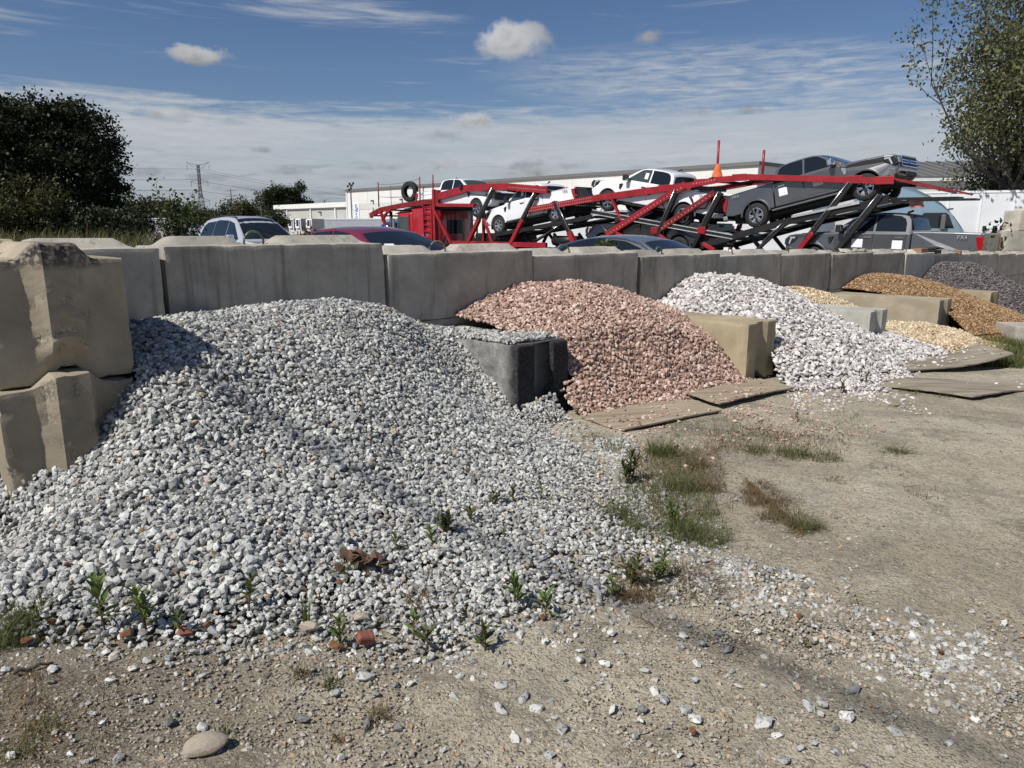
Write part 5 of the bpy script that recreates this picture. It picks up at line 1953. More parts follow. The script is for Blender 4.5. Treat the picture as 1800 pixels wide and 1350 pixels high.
bev(MB().box(sC + 2.03, sC + 2.1, -w1 + 0.5, -w0 - 0.5, 0.95, zT - 2.05).build('grille', M['chrome'], hd), 0.03)
for w in (w0 + 0.12, w1 - 0.12):
    MB().tube([(sC + 0.55, -w, 0.8), (sC + 0.55, -w, zT - 0.25)], 0.09, 12).build('exhaust_stack', M['black_trim'], tr_root, True)
    MB().lathe([(0.0, zT - 1.65), (0.24, zT - 1.65), (0.26, zT - 1.55), (0.26, zT - 1.05), (0.22, zT - 0.98), (0, zT - 0.95)], 20, 'z', (sC + 0.75, -w + (0.05 if w < 1 else -0.05), 0)).build('air_cleaner', M['chrome'], tr_root, True)
MB().box(sR - 3.5, sC + 2.0, -w1 + 0.7, -w0 - 0.7, 0.65, 0.95).build('chassis', M['under'], tr_root)
for s in (sC + 1.2, sR - 0.9, sR - 2.1):
    for w in (0.3, KW - 0.3):
        wheel(tr_root, s, -w, 0.50, 0.50, 0.30, 0.29, 8, 'alloy', False)
# small mirror
bev(MB().box(sC - 0.1, sC + 0.05, -w0 + 0.05, -w0 + 0.2, zT - 1.2, zT - 0.65).build('mirror', M['chrome'], tr_root), 0.03)

# head rack over the cab: rails rising from the nose, posts, ladder
HR = [(650, 379), (668, 369), (700, 362.5), (745, 355), (768, 354)]
pts, outs = rail(HR, 0.26, 0.14, 'red_dark', 0.0, 'rack_rail', tr_root)
rail(HR, 0.26, 0.14, 'red_dark', KW, 'rack_rail', tr_root)
for (s0, z0), (s1, z1) in zip(pts[:-1], pts[1:]):
    n = max(1, int(math.hypot(s1 - s0, z1 - z0) / 0.9))
    for i in range(n + 1):
        u = i / n
        MB().beam(L3(s0 + (s1 - s0) * u, 0.05, z0 + (z1 - z0) * u), L3(s0 + (s1 - s0) * u, KW - 0.05, z0 + (z1 - z0) * u), 0.10, 0.09).build('cross_member', M['red_dark'], tr_root)
    for c in (0.45, KW - 0.45):
        MB().beam(L3(s0, c, z0 + 0.12), L3(s1, c, z1 + 0.12), 0.55, 0.03).build('tread_plate', M['galv'], tr_root)
for w in (0.0, KW):
    for (x0, y0, x1, y1, th) in ((667, 367, 680, 402, 0.16), (681, 372, 672, 388, 0.1), (690, 366, 674, 380, 0.09)):
        (s0, z0), (s1, z1) = cs(x0, y0), cs(x1, y1)
        MB().beam(L3(s0, w, z0), L3(s1, w, z1), 0.12, th).build('rack_leg', M['red_steel'], tr_root)
    (s0, z0), (s1, z1) = cs(664, 365), cs(660, 372)
# headboard posts beside the sleeper, and the deck over it
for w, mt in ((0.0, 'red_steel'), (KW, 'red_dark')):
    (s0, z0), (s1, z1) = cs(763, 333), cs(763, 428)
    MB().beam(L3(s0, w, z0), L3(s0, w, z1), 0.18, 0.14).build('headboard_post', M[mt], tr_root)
    (s0, z0), (s1, z1) = cs(768, 360), cs(834, 361)
    MB().beam(L3(s0, w, z0), L3(s1, w, z1), 0.12, 0.16).build('upper_beam', M[mt], tr_root)
s0, z0 = cs(765, 343)
p = L3(s0, 0.0, z0)
bev(MB().box(p.x - 0.25, p.x + 0.25, -0.2, 0.03, p.z - 0.55, p.z + 0.25).build('lift_bracket', M['red_dark'], tr_root), 0.02)
for x in (745.5, 759.5):
    s0, z0 = cs(x, 358)
    _, z1 = cs(x, 426)
    MB().beam(L3(s0, -0.05, z0), L3(s0, -0.05, z1), 0.07, 0.07).build('ladder_post', M['red_steel'], tr_root)
for i in range(7):
    y = 364 + i * 10.5
    (s0, z0), (s1, _) = cs(746, y), cs(759, y)
    MB().tube([L3(s0, -0.05, z0), L3(s1, -0.05, z0)], 0.03, 6).build('ladder_rung', M['red_steel'], tr_root)
# chain posts
for px, y0, y1, w in ((666, 320, 364, 0.0), (738.5, 311, 354, 0.0), (761.5, 307, 345, 0.0), (744.5, 328, 354, 1.4), (688, 326, 362, KW)):
    s0, z0 = cs(px, y0, w)
    s1, z1 = cs(px, y1, w)
    MB().tube([L3(s1, w, z1), L3(s1, w, z0)], 0.035 if px != 688 else 0.014, 8).build('guide_post', M['red_dark'], tr_root, True)
for (xa, ya, xb, yb) in ((666, 324, 738, 314), (666, 346, 738, 339), (666, 346, 762, 341)):
    (s0, z0), (s1, z1) = cs(xa, ya), cs(xb, yb)
    n = 8
    MB().tube([L3(s0 + (s1 - s0) * i / n, 0.0, z0 + (z1 - z0) * i / n - 0.10 * math.sin(math.pi * i / n)) for i in range(n + 1)], 0.009, 5).build('guard_cable', M['black_trim'], tr_root, True)

# ---------------------------------------------------------------- the load


def seat(truck, rear_px, front_px, heading, w_near=0.12):
    """stand a pickup on its two near-side wheels: rear and front hub as photo points"""
    sr, zr_ = cs(*rear_px, w_near)
    sf, zf = cs(*front_px, w_near)
    ds = sf - sr
    # keep the real wheelbase: tilt from the heights, length from the model
    tilt = math.atan2(zf - zr_, abs(ds))
    ms, mz = (sr + sf) / 2, (zr_ + zf) / 2
    c = K0 + A_DIR * ms + B_DIR * (w_near + 1.02)
    head = HEAD_A if heading > 0 else HEAD_A + math.pi
    Rm = Matrix.Rotation(head, 4, 'Z') @ Matrix.Rotation(-tilt, 4, 'Y')
    off = Rm @ Vector((0.10, 0, 0.42))        # hub midpoint in the model
    truck.matrix_world = Matrix.Translation(Vector((c.x, c.y, mz)) - off) @ Rm
    return abs(ds) / math.cos(tilt), math.degrees(tilt)


T1 = pickup('charcoal crew cab pickup nose-up on the carrier\'s rear ramp, papers on its doors', 'p_grey', rim='alloy', spokes=6, mirror='chrome', papers=('f', 'r'), badge='letters_l', group='pickup trucks on the car carrier', chrome_front=True)
print('T1', seat(T1, (1330, 378), (1517, 329.5), -1))
T2 = pickup('white pickup with its tail down behind the orange cone', 'p_white', tailcol='grey_plastic', papers=(), group='pickup trucks on the car carrier', clear_side=True, spokes=6, split=False)
print('T2', seat(T2, (1197, 378), (1068, 353), 1))
T3 = pickup('white pickup tipped nose-down at the front of the lower deck', 'p_white', tailcol='grey_plastic', papers=(), group='pickup trucks on the car carrier', clear_side=True, spokes=6, split=False)
print('T3', seat(T3, (974, 374), (876, 396), 1))
T4 = pickup('white pickup high over the red sleeper cab, facing backwards', 'p_white', papers=(), group='pickup trucks on the car carrier')
print('T4', seat(T4, (752, 368), (838, 366), -1))
T5 = pickup('charcoal pickup low at the tail of the carrier with a red taillight', 'p_grey', rim='alloy_dark', spokes=6, papers=('f', 'r'), badge='letters_l', group='pickup trucks on the car carrier')
print('T5', seat(T5, (1634, 465), (1430, 456), 1))
T6 = pickup('black pickup deep in the shade of the carrier\'s lower deck', 'p_black', rim='alloy_dark', group='pickup trucks on the car carrier')
print('T6', seat(T6, (1195, 436), (1055, 430), 1))

# tie-down straps over the wheels of the upright charcoal truck
for wx in (1.95, -1.75):
    MB().beam((wx - 0.20, -1.015, 0.86), (wx + 0.10, -1.02, 0.02), 0.008, 0.05, (1, 0, 0)).build('tie_strap', M['black_trim'], T1)

# orange cone on the near rail
M['cone'] = simple('faded_orange_cone', (0.62, 0.13, 0.035), 0.7, vary=0.25, vscale=5)
s, z = cs(1262, 313, 0.3)
s, z2 = cs(1262, 288, 0.3)
c = K0 + A_DIR * s + B_DIR * 0.3
ck = thing('traffic_cone', 'faded orange cone slipped over a red guide post on the carrier', 'traffic cone', (c.x, c.y, z))
MB().lathe([(0.21, 0.02), (0.20, 0.03), (0.065, z2 - z), (0.055, z2 - z), (0.19, 0.02), (0.21, 0.02)], 24).build('cone_body', M['cone'], ck, True)
bev(MB().box(-0.26, 0.26, -0.26, 0.26, -0.02, 0.025).build('cone_base', M['black_trim'], ck), 0.02)


def spare(px, py, pr, w, label, yaw=0.0):
    s, z = cs(px, py, w)
    _, zt = cs(px, py - pr, w)
    r = zt - z
    c = K0 + A_DIR * s + B_DIR * w
    mb = MB()
    h = 0.15
    q = r / 0.52
    mb.lathe([(0.29 * q, -h * 0.85), (0.31 * q, -h), (0.45 * q, -h * 1.05), (0.50 * q, -h * 0.8), (0.52 * q, -h * 0.55), (0.52 * q, h * 0.55), (0.50 * q, h * 0.8), (0.45 * q, h * 1.05), (0.31 * q, h), (0.29 * q, h * 0.85), (0.40 * q, h * 0.6), (0.40 * q, -h * 0.6), (0.29 * q, -h * 0.85)], 40, 'y')
    for k in range(44):
        a = 2 * math.pi * k / 44
        for yy in (-0.07, 0.0, 0.07):
            p = Vector((math.cos(a) * 0.522 * q, yy, math.sin(a) * 0.522 * q))
            mb.beam(p - Vector((0, 0.025, 0)), p + Vector((0, 0.025, 0)), 0.05, 0.015, (math.cos(a), 0, math.sin(a)))
    me = mesh_from('spare_tyre', mb.v, mb.f, M['tyre'], True)
    me.set_sharp_from_angle(angle=R(35))
    o = add('spare_tyre', me, None, (c.x, c.y, z), (0, 0, yaw))
    tag(o, label, 'tyre', 'loose tyres on the carrier')
    return o


spare(720.5, 337, 18, 0.5, 'bare black tyre standing on the ramp over the cab', R(-32))
spare(811, 348.5, 12, 0.9, 'bare black tyre half hidden behind the red rail below the high white pickup', R(-30))
# ------------------------------------------------------------------ buildings, trailers and trucks behind
def siding(name, base, scale, amt=0.1, axis=0):
    """painted ribbed metal wall: fine relief only"""
    m, t = new_mat(name)
    co = t.n('ShaderNodeTexCoord').outputs['Object']
    nz = t.noise(co, 0.25, 5, 0.6)
    n2 = t.noise(t.mapping(co, (1.2, 1.2, 0.1)), 1.0, 4, 0.6)
    col = t.mix(t.smooth(nz, 0.3, 0.7), tuple(b * 0.94 for b in base), base)
    col = t.mix(t.smooth(n2, 0.55, 0.8, 0, 0.25), col, tuple(b * 0.72 for b in base))
    w = t.n('ShaderNodeTexWave', {'Vector': co, 'Scale': scale, 'Distortion': 0.0}, wave_type='BANDS', bands_direction='X')
    finish(t, col, 0.6, 0.0, w.outputs['Fac'], amt, 0.03)
    return m


M['wh_wall'] = siding('white_painted_siding', (0.74, 0.73, 0.70), 1.6)
M['wh_band'] = siding('pale_grey_siding', (0.62, 0.61, 0.58), 1.6)
M['wh_low'] = siding('grey_beige_siding', (0.50, 0.49, 0.455), 1.6)
M['coping'] = simple('dark_roof_edge', (0.16, 0.16, 0.16), 0.6)
M['fascia'] = simple('white_fascia', (0.76, 0.75, 0.71), 0.6)
M['roof_metal'] = siding('grey_metal_roof', (0.155, 0.15, 0.145), 2.0, 0.4)
M['trailer_white'] = simple('white_trailer_panel', (0.70, 0.72, 0.74), 0.45, vary=0.06, vscale=0.7)
M['trailer_post'] = simple('white_trailer_post', (0.80, 0.81, 0.82), 0.45, vary=0.06)
M['trailer_grey'] = simple('grey_and_shaded_side', (0.40, 0.42, 0.45), 0.5, vary=0.08)  # real grey sides, and white sides with their shade put into the colour
M['sign_blue'] = simple('blue_sign_print', (0.05, 0.16, 0.45), 0.6)
M['sign_white'] = simple('white_sign_board', (0.80, 0.82, 0.84), 0.6)
M['lamp_grey'] = simple('lamp_housing', (0.2, 0.2, 0.2), 0.5)

# white warehouse: its long wall runs parallel to the carrier row
u0 = (612 - CX) / FPX
WZ = 198.0
wx0, wy0 = u0 * WZ, WZ / math.cos(PITCH)
HN = math.atan2(N_DIR.y, N_DIR.x)
z_top = CAM_Z + (400 - 338) / FPX * WZ
wh = thing('warehouse', 'long white warehouse with a dark roof edge and a blue tree sign', 'warehouse', (wx0, wy0, -0.36), (0, 0, HN))
Hh = z_top + 0.36
WL = 118.0
o = MB().box(0, WL, 0, 60, 0, Hh).build('wall', M['wh_wall'], wh)
MB().box(2, WL - 0.1, -0.06, 0.0, Hh * 0.58, Hh * 0.72).build('wall_band', M['wh_band'], wh)
MB().box(-0.3, WL + 0.3, -0.35, 60.3, Hh, Hh + 0.55).build('roof_edge', M['coping'], wh)
MB().box(-0.15, 0.25, -0.2, -0.003, 0, Hh).build('corner_trim', M['fascia'], wh)
for i in range(1, 12):
    MB().box(i * 10 - 0.06, i * 10 + 0.06, -0.04, -0.002, 0, Hh - 0.02).build('panel_joint', M['wh_band'], wh)
for x in (12.5, 25, 40):
    bev(MB().box(x - 0.3, x + 0.3, -0.7, -0.05, Hh * 0.74, Hh * 0.78).build('wall_lamp', M['lamp_grey'], wh), 0.05)
# sign: a blue tree over two lines, too far to read
sx = 4.6
sg = MB().box(sx - 1.3, sx + 1.3, -0.16, -0.065, Hh * 0.33, Hh * 0.73).build('sign', M['sign_white'], wh)
mb = MB()
rs = random.Random(5)
zc, zr = Hh * 0.585, Hh * 0.115
for i in range(46):
    a, q = rs.uniform(0, 6.28), math.sqrt(rs.uniform(0, 1))
    x, z = sx + math.cos(a) * q * 0.80, zc + math.sin(a) * q * zr
    s = 0.17
    mb.raw([(x - s, -0.18 - i * 0.0006, z), (x, -0.18 - i * 0.0006, z - s * 0.7), (x + s, -0.18 - i * 0.0006, z), (x, -0.18 - i * 0.0006, z + s)], [(0, 1, 2, 3)])
mb.box(sx - 0.09, sx + 0.09, -0.185, -0.165, Hh * 0.43, Hh * 0.5)
mb.box(sx - 0.55, sx + 0.55, -0.185, -0.165, Hh * 0.425, Hh * 0.437)
mb.build('tree_emblem', M['sign_blue'], sg)
for zz, n in ((Hh * 0.395, 5), (Hh * 0.35, 6)):
    mb = MB()
    for i in range(n):
        x = sx - 0.75 + i * 1.5 / n
        mb.box(x, x + 1.1 / n, -0.18, -0.165, zz - 0.10, zz + 0.10)
    mb.build('sign_line', M['sign_blue'], sg)

# lower grey annex, farther along the same line
zl = CAM_Z + (400 - 355.5) / FPX * 199
an = thing('warehouse_annex', 'low grey-beige warehouse wing with a white roof edge and downpipes', 'warehouse', (wx0 - N_DIR.x * 0.4, wy0 - N_DIR.y * 0.4, -0.36), (0, 0, HN))
Hl = zl + 0.36
MB().box(-41.5, -0.1, 0.6, 50, 0, Hl - 1.3).build('wall', M['wh_low'], an)
MB().box(-42.0, -0.1, 0.1, 50.4, Hl - 1.3, Hl).build('fascia', M['fascia'], an)
MB().box(-42.0, -0.1, 0.2, 0.6, Hl - 1.55, Hl - 1.3).build('gutter', M['coping'], an)
for x in (-33.8, -19.8, -6.3):
    MB().box(x - 0.28, x + 0.28, 0.2, 0.598, 0, Hl - 1.56).build('downpipe', M['fascia'], an)
for x in (-35.5, -14.5):
    MB().box(x - 0.4, x + 0.4, -0.2, 0.59, Hl - 2.7, Hl - 2.3).build('wall_lamp', M['lamp_grey'], an)

# building with a grey metal roof behind the right-hand trailer
b0 = at_y(1490, 311.5, 77)
b1 = at_y(1990, 306, 74)
ang = math.atan2(b1.y - b0.y, b1.x - b0.x)
Lb = math.hypot(b1.x - b0.x, b1.y - b0.y)
sh = thing('shed', 'white building with a ribbed grey metal roof behind the white trailer', 'building', (b0.x, b0.y, -0.5), (0, 0, ang))
He = b0.z + 0.5
MB().box(0, Lb, 0, 24, 0, He - 0.45).build('wall', M['wh_wall'], sh)
MB().box(-0.3, Lb + 0.3, -0.5, 0.0, He - 0.45, He).build('fascia', M['fascia'], sh)
rf = MB().prism([(-0.6, He), (12.0, He + 2.4), (24.6, He), (24.6, He - 0.2), (12, He + 2.2), (-0.6, He - 0.02)], 0, Lb).warp(lambda x, y, z: (y - 0.3, x, z)).build('roof', M['roof_metal'], sh)
for i in range(24):
    x = i * Lb / 24
    MB().raw([(x, -0.6, He + 0.01), (x + 0.1, -0.6, He + 0.01), (x + 0.1, 12, He + 2.43), (x, 12, He + 2.43), (x, -0.6, He + 0.1), (x + 0.1, -0.6, He + 0.1), (x + 0.1, 12, He + 2.52), (x, 12, He + 2.52)],
             [(0, 3, 2, 1), (4, 5, 6, 7), (0, 1, 5, 4), (1, 2, 6, 5), (2, 3, 7, 6), (3, 0, 4, 7)]).build('roof_rib', M['roof_metal'], sh)


# ------------------------------------------------------------------ box trailers
def box_trailer(label, p, ang, L, H, zb, side, posts=1.22, group=None, wheels=True, nose=False, name='box_trailer', w=2.55):
    """p: near left lower corner of the visible long side; x along the side"""
    r = thing(name, label, 'trailer', p, (0, 0, ang), group)
    MB().box(0, L, 0, w, zb, zb + H).build('box', M[side], r)
    MB().box(-0.02, L + 0.02, -0.03, w + 0.03, zb + H, zb + H + 0.10).build('top_rail', M['trailer_post'], r)
    MB().box(-0.02, L + 0.02, -0.03, w + 0.03, zb - 0.12, zb).build('bottom_rail', M['trailer_post' if side != 'trailer_grey' else 'trailer_grey'], r)
    if posts:
        n = int(L / posts)
        for i in range(n + 1):
            x = i * L / n
            MB().box(x - 0.05, x + 0.05, -0.035, -0.002, zb + 0.002, zb + H - 0.002).build('side_post', M['trailer_post'], r)
    if wheels:
        for x in (L - 2.0, L - 3.25):
            for y in (0.3, w - 0.3):
                wheel(r, x, y, 0.5, 0.5, 0.3, 0.29, 8, 'alloy', False)
        MB().box(L - 4.2, L - 1.0, 0.4, w - 0.4, 0.5, zb - 0.12).build('bogie', M['under'], r)
        for y in (0.35, w - 0.35):
            MB().box(2.4, 2.55, y - 0.08, y + 0.08, 0.02, zb - 0.12).build('landing_leg', M['under'], r)
    return r


pL = at_y(1560, 341, 37.2)
pR = at_y(1800, 330.5, 35.0)
ang = math.atan2(pR.y - pL.y, pR.x - pL.x)
zg_ = (pL.z + pR.z) / 2 - 4.05
box_trailer('long white box trailer with pale upright ribs behind the pale blue truck', (pL.x, pL.y, zg_), ang, 14.6, 2.85, 1.1, 'trailer_white', wheels=True)
# enclosed trailers seen through the carrier's decks
c = K0 + A_DIR * 22.8 + B_DIR * 9.0
r = box_trailer('white enclosed trailer with paired black wheels seen under the carrier decks', (c.x, c.y, -0.40), HEAD_A + math.pi, 8.3, 2.3, 0.55, 'trailer_white', posts=0, wheels=False)
for x in (3.0, 3.95):
    wheel(r, x, -0.02, 0.40, 0.40, 0.24, 0.22, 6, 'alloy_dark', False)
MB().box(2.3, 4.7, -0.10, 0.0, 0.88, 0.95).build('mudguard', M['black_trim'], r)
c = K0 + A_DIR * 10.7 + B_DIR * 8.2
r = box_trailer('white enclosed trailer with a side door behind the upright charcoal pickup', (c.x, c.y, -0.40), HEAD_A + math.pi, 5.4, 2.5, 0.55, 'trailer_white', posts=0, wheels=False)
bev(MB().box(1.2, 2.1, -0.03, 0.0, 0.7, 2.6).build('side_door', M['trailer_post'], r), 0.02)
MB().box(1.28, 1.38, -0.06, -0.03, 1.6, 1.8).build('handle', M['black_trim'], r.children[-1])
for x in (3.3, 4.25):
    wheel(r, x, -0.02, 0.40, 0.40, 0.24, 0.22, 6, 'alloy_dark', False)
for i in range(6):
    MB().box(2.3 + i * 0.5, 2.45 + i * 0.5, -0.02, 0.0, 0.62, 0.68).build('marker_lamp', M['amber'], r)

# refrigerated trailers backed on to the warehouse, noses out
TREF = Vector(((540 - CX) / FPX * 190.0, 190.0 / math.cos(PITCH)))
ref_lab = ['leftmost refrigerated trailer in the row, half hidden by the white car', 'white refrigerated trailer standing forward with a rounded cooling unit, second in the row', 'refrigerated trailer third from the row\'s left end with a tall cooling unit',
           'refrigerated trailer left of the wide gap in the trailer row', 'refrigerated trailer right of the wide gap in the trailer row', 'refrigerated trailer in the middle of the close group of three', 'rightmost refrigerated trailer, below the blue tree sign']
for k, px in enumerate((487, 508.5, 521, 540, 581, 594.5, 608.5)):
    u = (px - CX) / FPX
    # nose line parallel to the warehouse wall
    q = (u * TREF.y * math.cos(PITCH) - TREF.x) / (N_DIR.x - u * N_DIR.y * math.cos(PITCH))
    p = TREF + N_DIR * q
    hgt = 4.15 + (0.1 if k in (1, 2) else 0)
    r = thing('refrigerated_trailer', ref_lab[k], 'trailer', (p.x, p.y, -0.36), (0, 0, HN), 'refrigerated trailers at the warehouse')
    MB().box(0, 2.6, 0, 14.5, 1.1, hgt).build('box', M['trailer_grey'], r)  # side turned from the sun: its shade is put into the grey
    MB().box(0.02, 2.58, -0.04, 0.0, 1.1, hgt).build('nose_panel', M['trailer_post'], r)
    bev(MB().box(0.35, 2.3, -0.55, -0.05, 1.75, hgt - 0.15).build('cooling_unit', M['trailer_post'], r), 0.15, 3)
    MB().box(1.15, 2.2, -0.58, -0.55, 2.35, hgt - 0.3).build('unit_grille', M['black_trim'], r)
    MB().box(0.60, 0.78, -0.58, -0.55, 2.9, 3.3).build('unit_mark', M['black_trim'], r)
    for y in (10.5, 11.8):
        wheel(r, 2.3, y, 0.5, 0.5, 0.3, 0.29, 8, 'alloy_dark', False).rotation_euler = (0, 0, R(90))
    MB().box(0.5, 0.65, 2.0, 2.2, 0.0, 1.1).box(1.95, 2.1, 2.0, 2.2, 0, 1.1).build('landing_leg', M['under'], r)


# ------------------------------------------------------------------ conventional tractor (used twice)
def semi(label, col, loc, rz, sc=1.0):
    r = thing('semi_truck', label, 'truck', loc, (0, 0, rz))
    r.scale = (sc, sc, sc)
    h = House([(-2.7, 1.0), (-2.70, 2.4), (-2.68, 3.6), (-2.55, 3.90), (-2.2, 4.02), (-1.6, 4.05), (-0.9, 3.96), (-0.3, 3.78), (0.3, 3.48), (0.8, 3.14), (1.12, 2.84), (1.22, 2.72), (1.78, 1.96), (1.80, 1.0)], 1.1, 3.9, 1.22, 0.86, 0.22)
    h.hw = lambda z: 1.20 - 0.06 * max(0, (z - 1.1) / 1.7) - 0.26 * max(0.0, (z - 2.8) / 1.25) ** 1.6
    h.shell('cab', col, r)
    h.screen('windshield', (1.28, 2.64), (1.74, 2.02), 'glass_l', r, 0.92, 0.012)
    for s in (-1, 1):
        h.side('window', [(1.28, 2.05), (1.05, 2.60), (0.92, 2.70), (0.10, 2.70), (0.02, 2.62), (0.02, 2.12), (0.10, 2.05)], s, 'glass', r, 0.008)
        h.side('door_frame', [(1.42, 1.98), (1.12, 2.68), (0.95, 2.78), (0.05, 2.78), (-0.06, 2.68), (-0.06, 1.9)], s, col, r, 0.004)
        bev(MB().box(0.72, 0.90, s * 1.30, s * 1.52, 1.98, 2.62).build('mirror', M['grey_plastic'], r), 0.05, 3)
        MB().beam((0.82, s * 1.1, 2.2), (0.82, s * 1.35, 2.2), 0.05, 0.05).build('mirror_arm', M['black_trim'], r)
        MB().tube([(2.75, s * 0.95, 1.62), (2.78, s * 1.05, 1.92)], 0.02, 6).build('hood_mirror_arm', M['black_trim'], r)
        bev(MB().box(2.72, 2.86, s * 0.96, s * 1.14, 1.90, 2.16).build('hood_mirror', M['black_trim'], r), 0.04, 3)
        bev(MB().box(2.85, 3.25, s * 0.70, s * 1.05, 1.0, 1.28).build('headlight', M['lens'], r), 0.05)
        for x in (2.2, -3.6, -4.9):
            wheel(r, x, s * 1.0, 0.5, 0.5, 0.3, 0.29, 8, 'alloy', False)
        bev(MB().box(-2.6, -1.2, s * 1.16, s * 1.24, 0.5, 1.15).build('side_skirt', M[col], r), 0.03)
    hd = MB().prism([(1.7, 0.9), (1.7, 1.97), (2.3, 1.84), (3.0, 1.62), (3.25, 1.40), (3.30, 0.9)], -1.15, 1.15).warp(lambda x, y, z: (x - 0.10 * (abs(y) / 1.15) ** 3 * max(0, x - 1.7), y * (1 - 0.10 * (x - 1.7) / 1.6) * (1 - 0.05 * max(0, z - 1.3)), z - 0.05 * (abs(y) / 1.15) ** 2))
    hd = bev(mb_build(hd, 'hood', col, r), 0.10, 4)
    bev(MB().box(3.24, 3.34, -0.6, 0.6, 0.95, 1.42).build('grille', M['black_trim'], hd), 0.03)
    bev(MB().box(3.05, 3.42, -1.15, 1.15, 0.38, 0.88).build('bumper', M[col], r), 0.06, 3)
    for y in (-0.7, -0.35, 0, 0.35, 0.7):
        bev(MB().box(1.14, 1.24, y - 0.06, y + 0.06, 2.84, 2.90).build('roof_lamp', M['black_trim'], r), 0.02)
    MB().box(-6.0, 3.0, -0.45, 0.45, 0.6, 0.95).build('chassis', M['under'], r)
    return r


def mb_build(mb, name, col, r):
    return mb.build(name, M[col], r)


p = at_y(1690, 405, 30.6)
SEMI_A = R(-22)
sc_ = 0.93
lp = Vector((p.x, p.y, 0)) - Vector((math.cos(SEMI_A), math.sin(SEMI_A), 0)) * 1.75 * sc_
semi('pale blue sleeper truck with a tall rounded roof behind the carrier\'s tail', 'p_sky', (lp.x, lp.y, p.z - 1.96 * sc_), SEMI_A, sc_)
# blue van and grey covered trailer glimpsed under the cab rack
van = car('parked_van', 'bright blue van glimpsed under the red rack of the carrier cab', 'van', 'p_blue', 5.0, 2.0, 1.1,
          [(-2.4, 1.05), (-2.38, 1.6), (-2.2, 1.85), (-1.5, 1.98), (-0.5, 2.0), (0.4, 1.96), (0.9, 1.78), (1.4, 1.4), (1.75, 1.08)],
          [[(1.25, 1.15), (0.7, 1.72), (0.1, 1.8), (0.1, 1.15)], [(0.0, 1.15), (0.0, 1.8), (-1.0, 1.82), (-1.0, 1.15)], [(-1.1, 1.15), (-1.1, 1.8), (-2.1, 1.72), (-2.2, 1.15)]],
          ((0.95, 1.75), (1.68, 1.14)), ((-2.37, 1.2), (-2.27, 1.75)), 3.0, 0.36,
          hood=[(2.48, 0.8), (2.4, 0.95), (1.8, 1.08), (0.5, 1.1), (-2.3, 1.1), (-2.48, 0.9), (-2.5, 0.5)], wr=0.75)
p = at_y(700, 388, 55)
van.location = (p.x, p.y, p.z - 1.98)
van.rotation_euler = (0, 0, HEAD_N + R(180))
p = at_y(640, 386, 66)
gt = box_trailer('grey covered trailer behind the blue van', (p.x - 3.5, p.y, p.z - 3.3), R(-8), 6.5, 2.3, 1.0, 'trailer_grey', posts=0, wheels=False)
for x in (2.6, 3.7):
    wheel(gt, x, 0.2, 0.5, 0.5, 0.3, 0.29, 8, 'alloy_dark', False)
p = at_y(236, 385.5, 60)
gt = box_trailer('dull grey box trailer behind the sapling at the left', (p.x, p.y, p.z - 3.4), R(3), 2.9, 2.4, 1.0, 'trailer_grey', posts=0, wheels=False)
for x in (1.3, 2.4):
    wheel(gt, x, 0.2, 0.5, 0.5, 0.3, 0.29, 8, 'alloy_dark', False)
sv = car('parked_sedan', 'silver car half hidden between the sapling and the white SUV', 'sedan', 'p_silver', 4.7, 1.84, 0.98,
         [(-2.0, 0.98), (-1.7, 1.11), (-1.3, 1.27), (-0.9, 1.38), (-0.45, 1.44), (-0.05, 1.455), (0.3, 1.43), (0.6, 1.355), (1.0, 1.19), (1.3, 1.05), (1.45, 0.97)],
         [[(1.15, 1.02), (0.75, 1.21), (0.38, 1.34), (0.0, 1.38), (0.0, 1.02)], [(-0.08, 1.02), (-0.08, 1.38), (-0.55, 1.36), (-1.0, 1.25), (-1.35, 1.11), (-1.42, 1.04)]],
         ((0.45, 1.395), (1.38, 1.01)), ((-1.9, 1.03), (-1.0, 1.35)), 2.80, 0.33,
         hood=[(2.33, 0.66), (2.22, 0.76), (1.9, 0.86), (1.4, 0.95), (0.5, 0.99), (-1.4, 1.0), (-2.2, 1.0), (-2.31, 0.92), (-2.33, 0.6)])
p = at_y(318, 388, 47)
sv.location = (p.x, p.y, p.z - 1.45)
sv.rotation_euler = (0, 0, HEAD_N)

# ------------------------------------------------------------------ pylon, poles, wires
M['pylon'] = simple('weathered_pylon_steel', (0.16, 0.165, 0.17), 0.6, 0.4)
M['wood_pole'] = simple('weathered_wood_pole', (0.12, 0.10, 0.085), 0.9, vary=0.3, vscale=4)
M['wire'] = simple('dark_power_line', (0.06, 0.06, 0.065), 0.6)


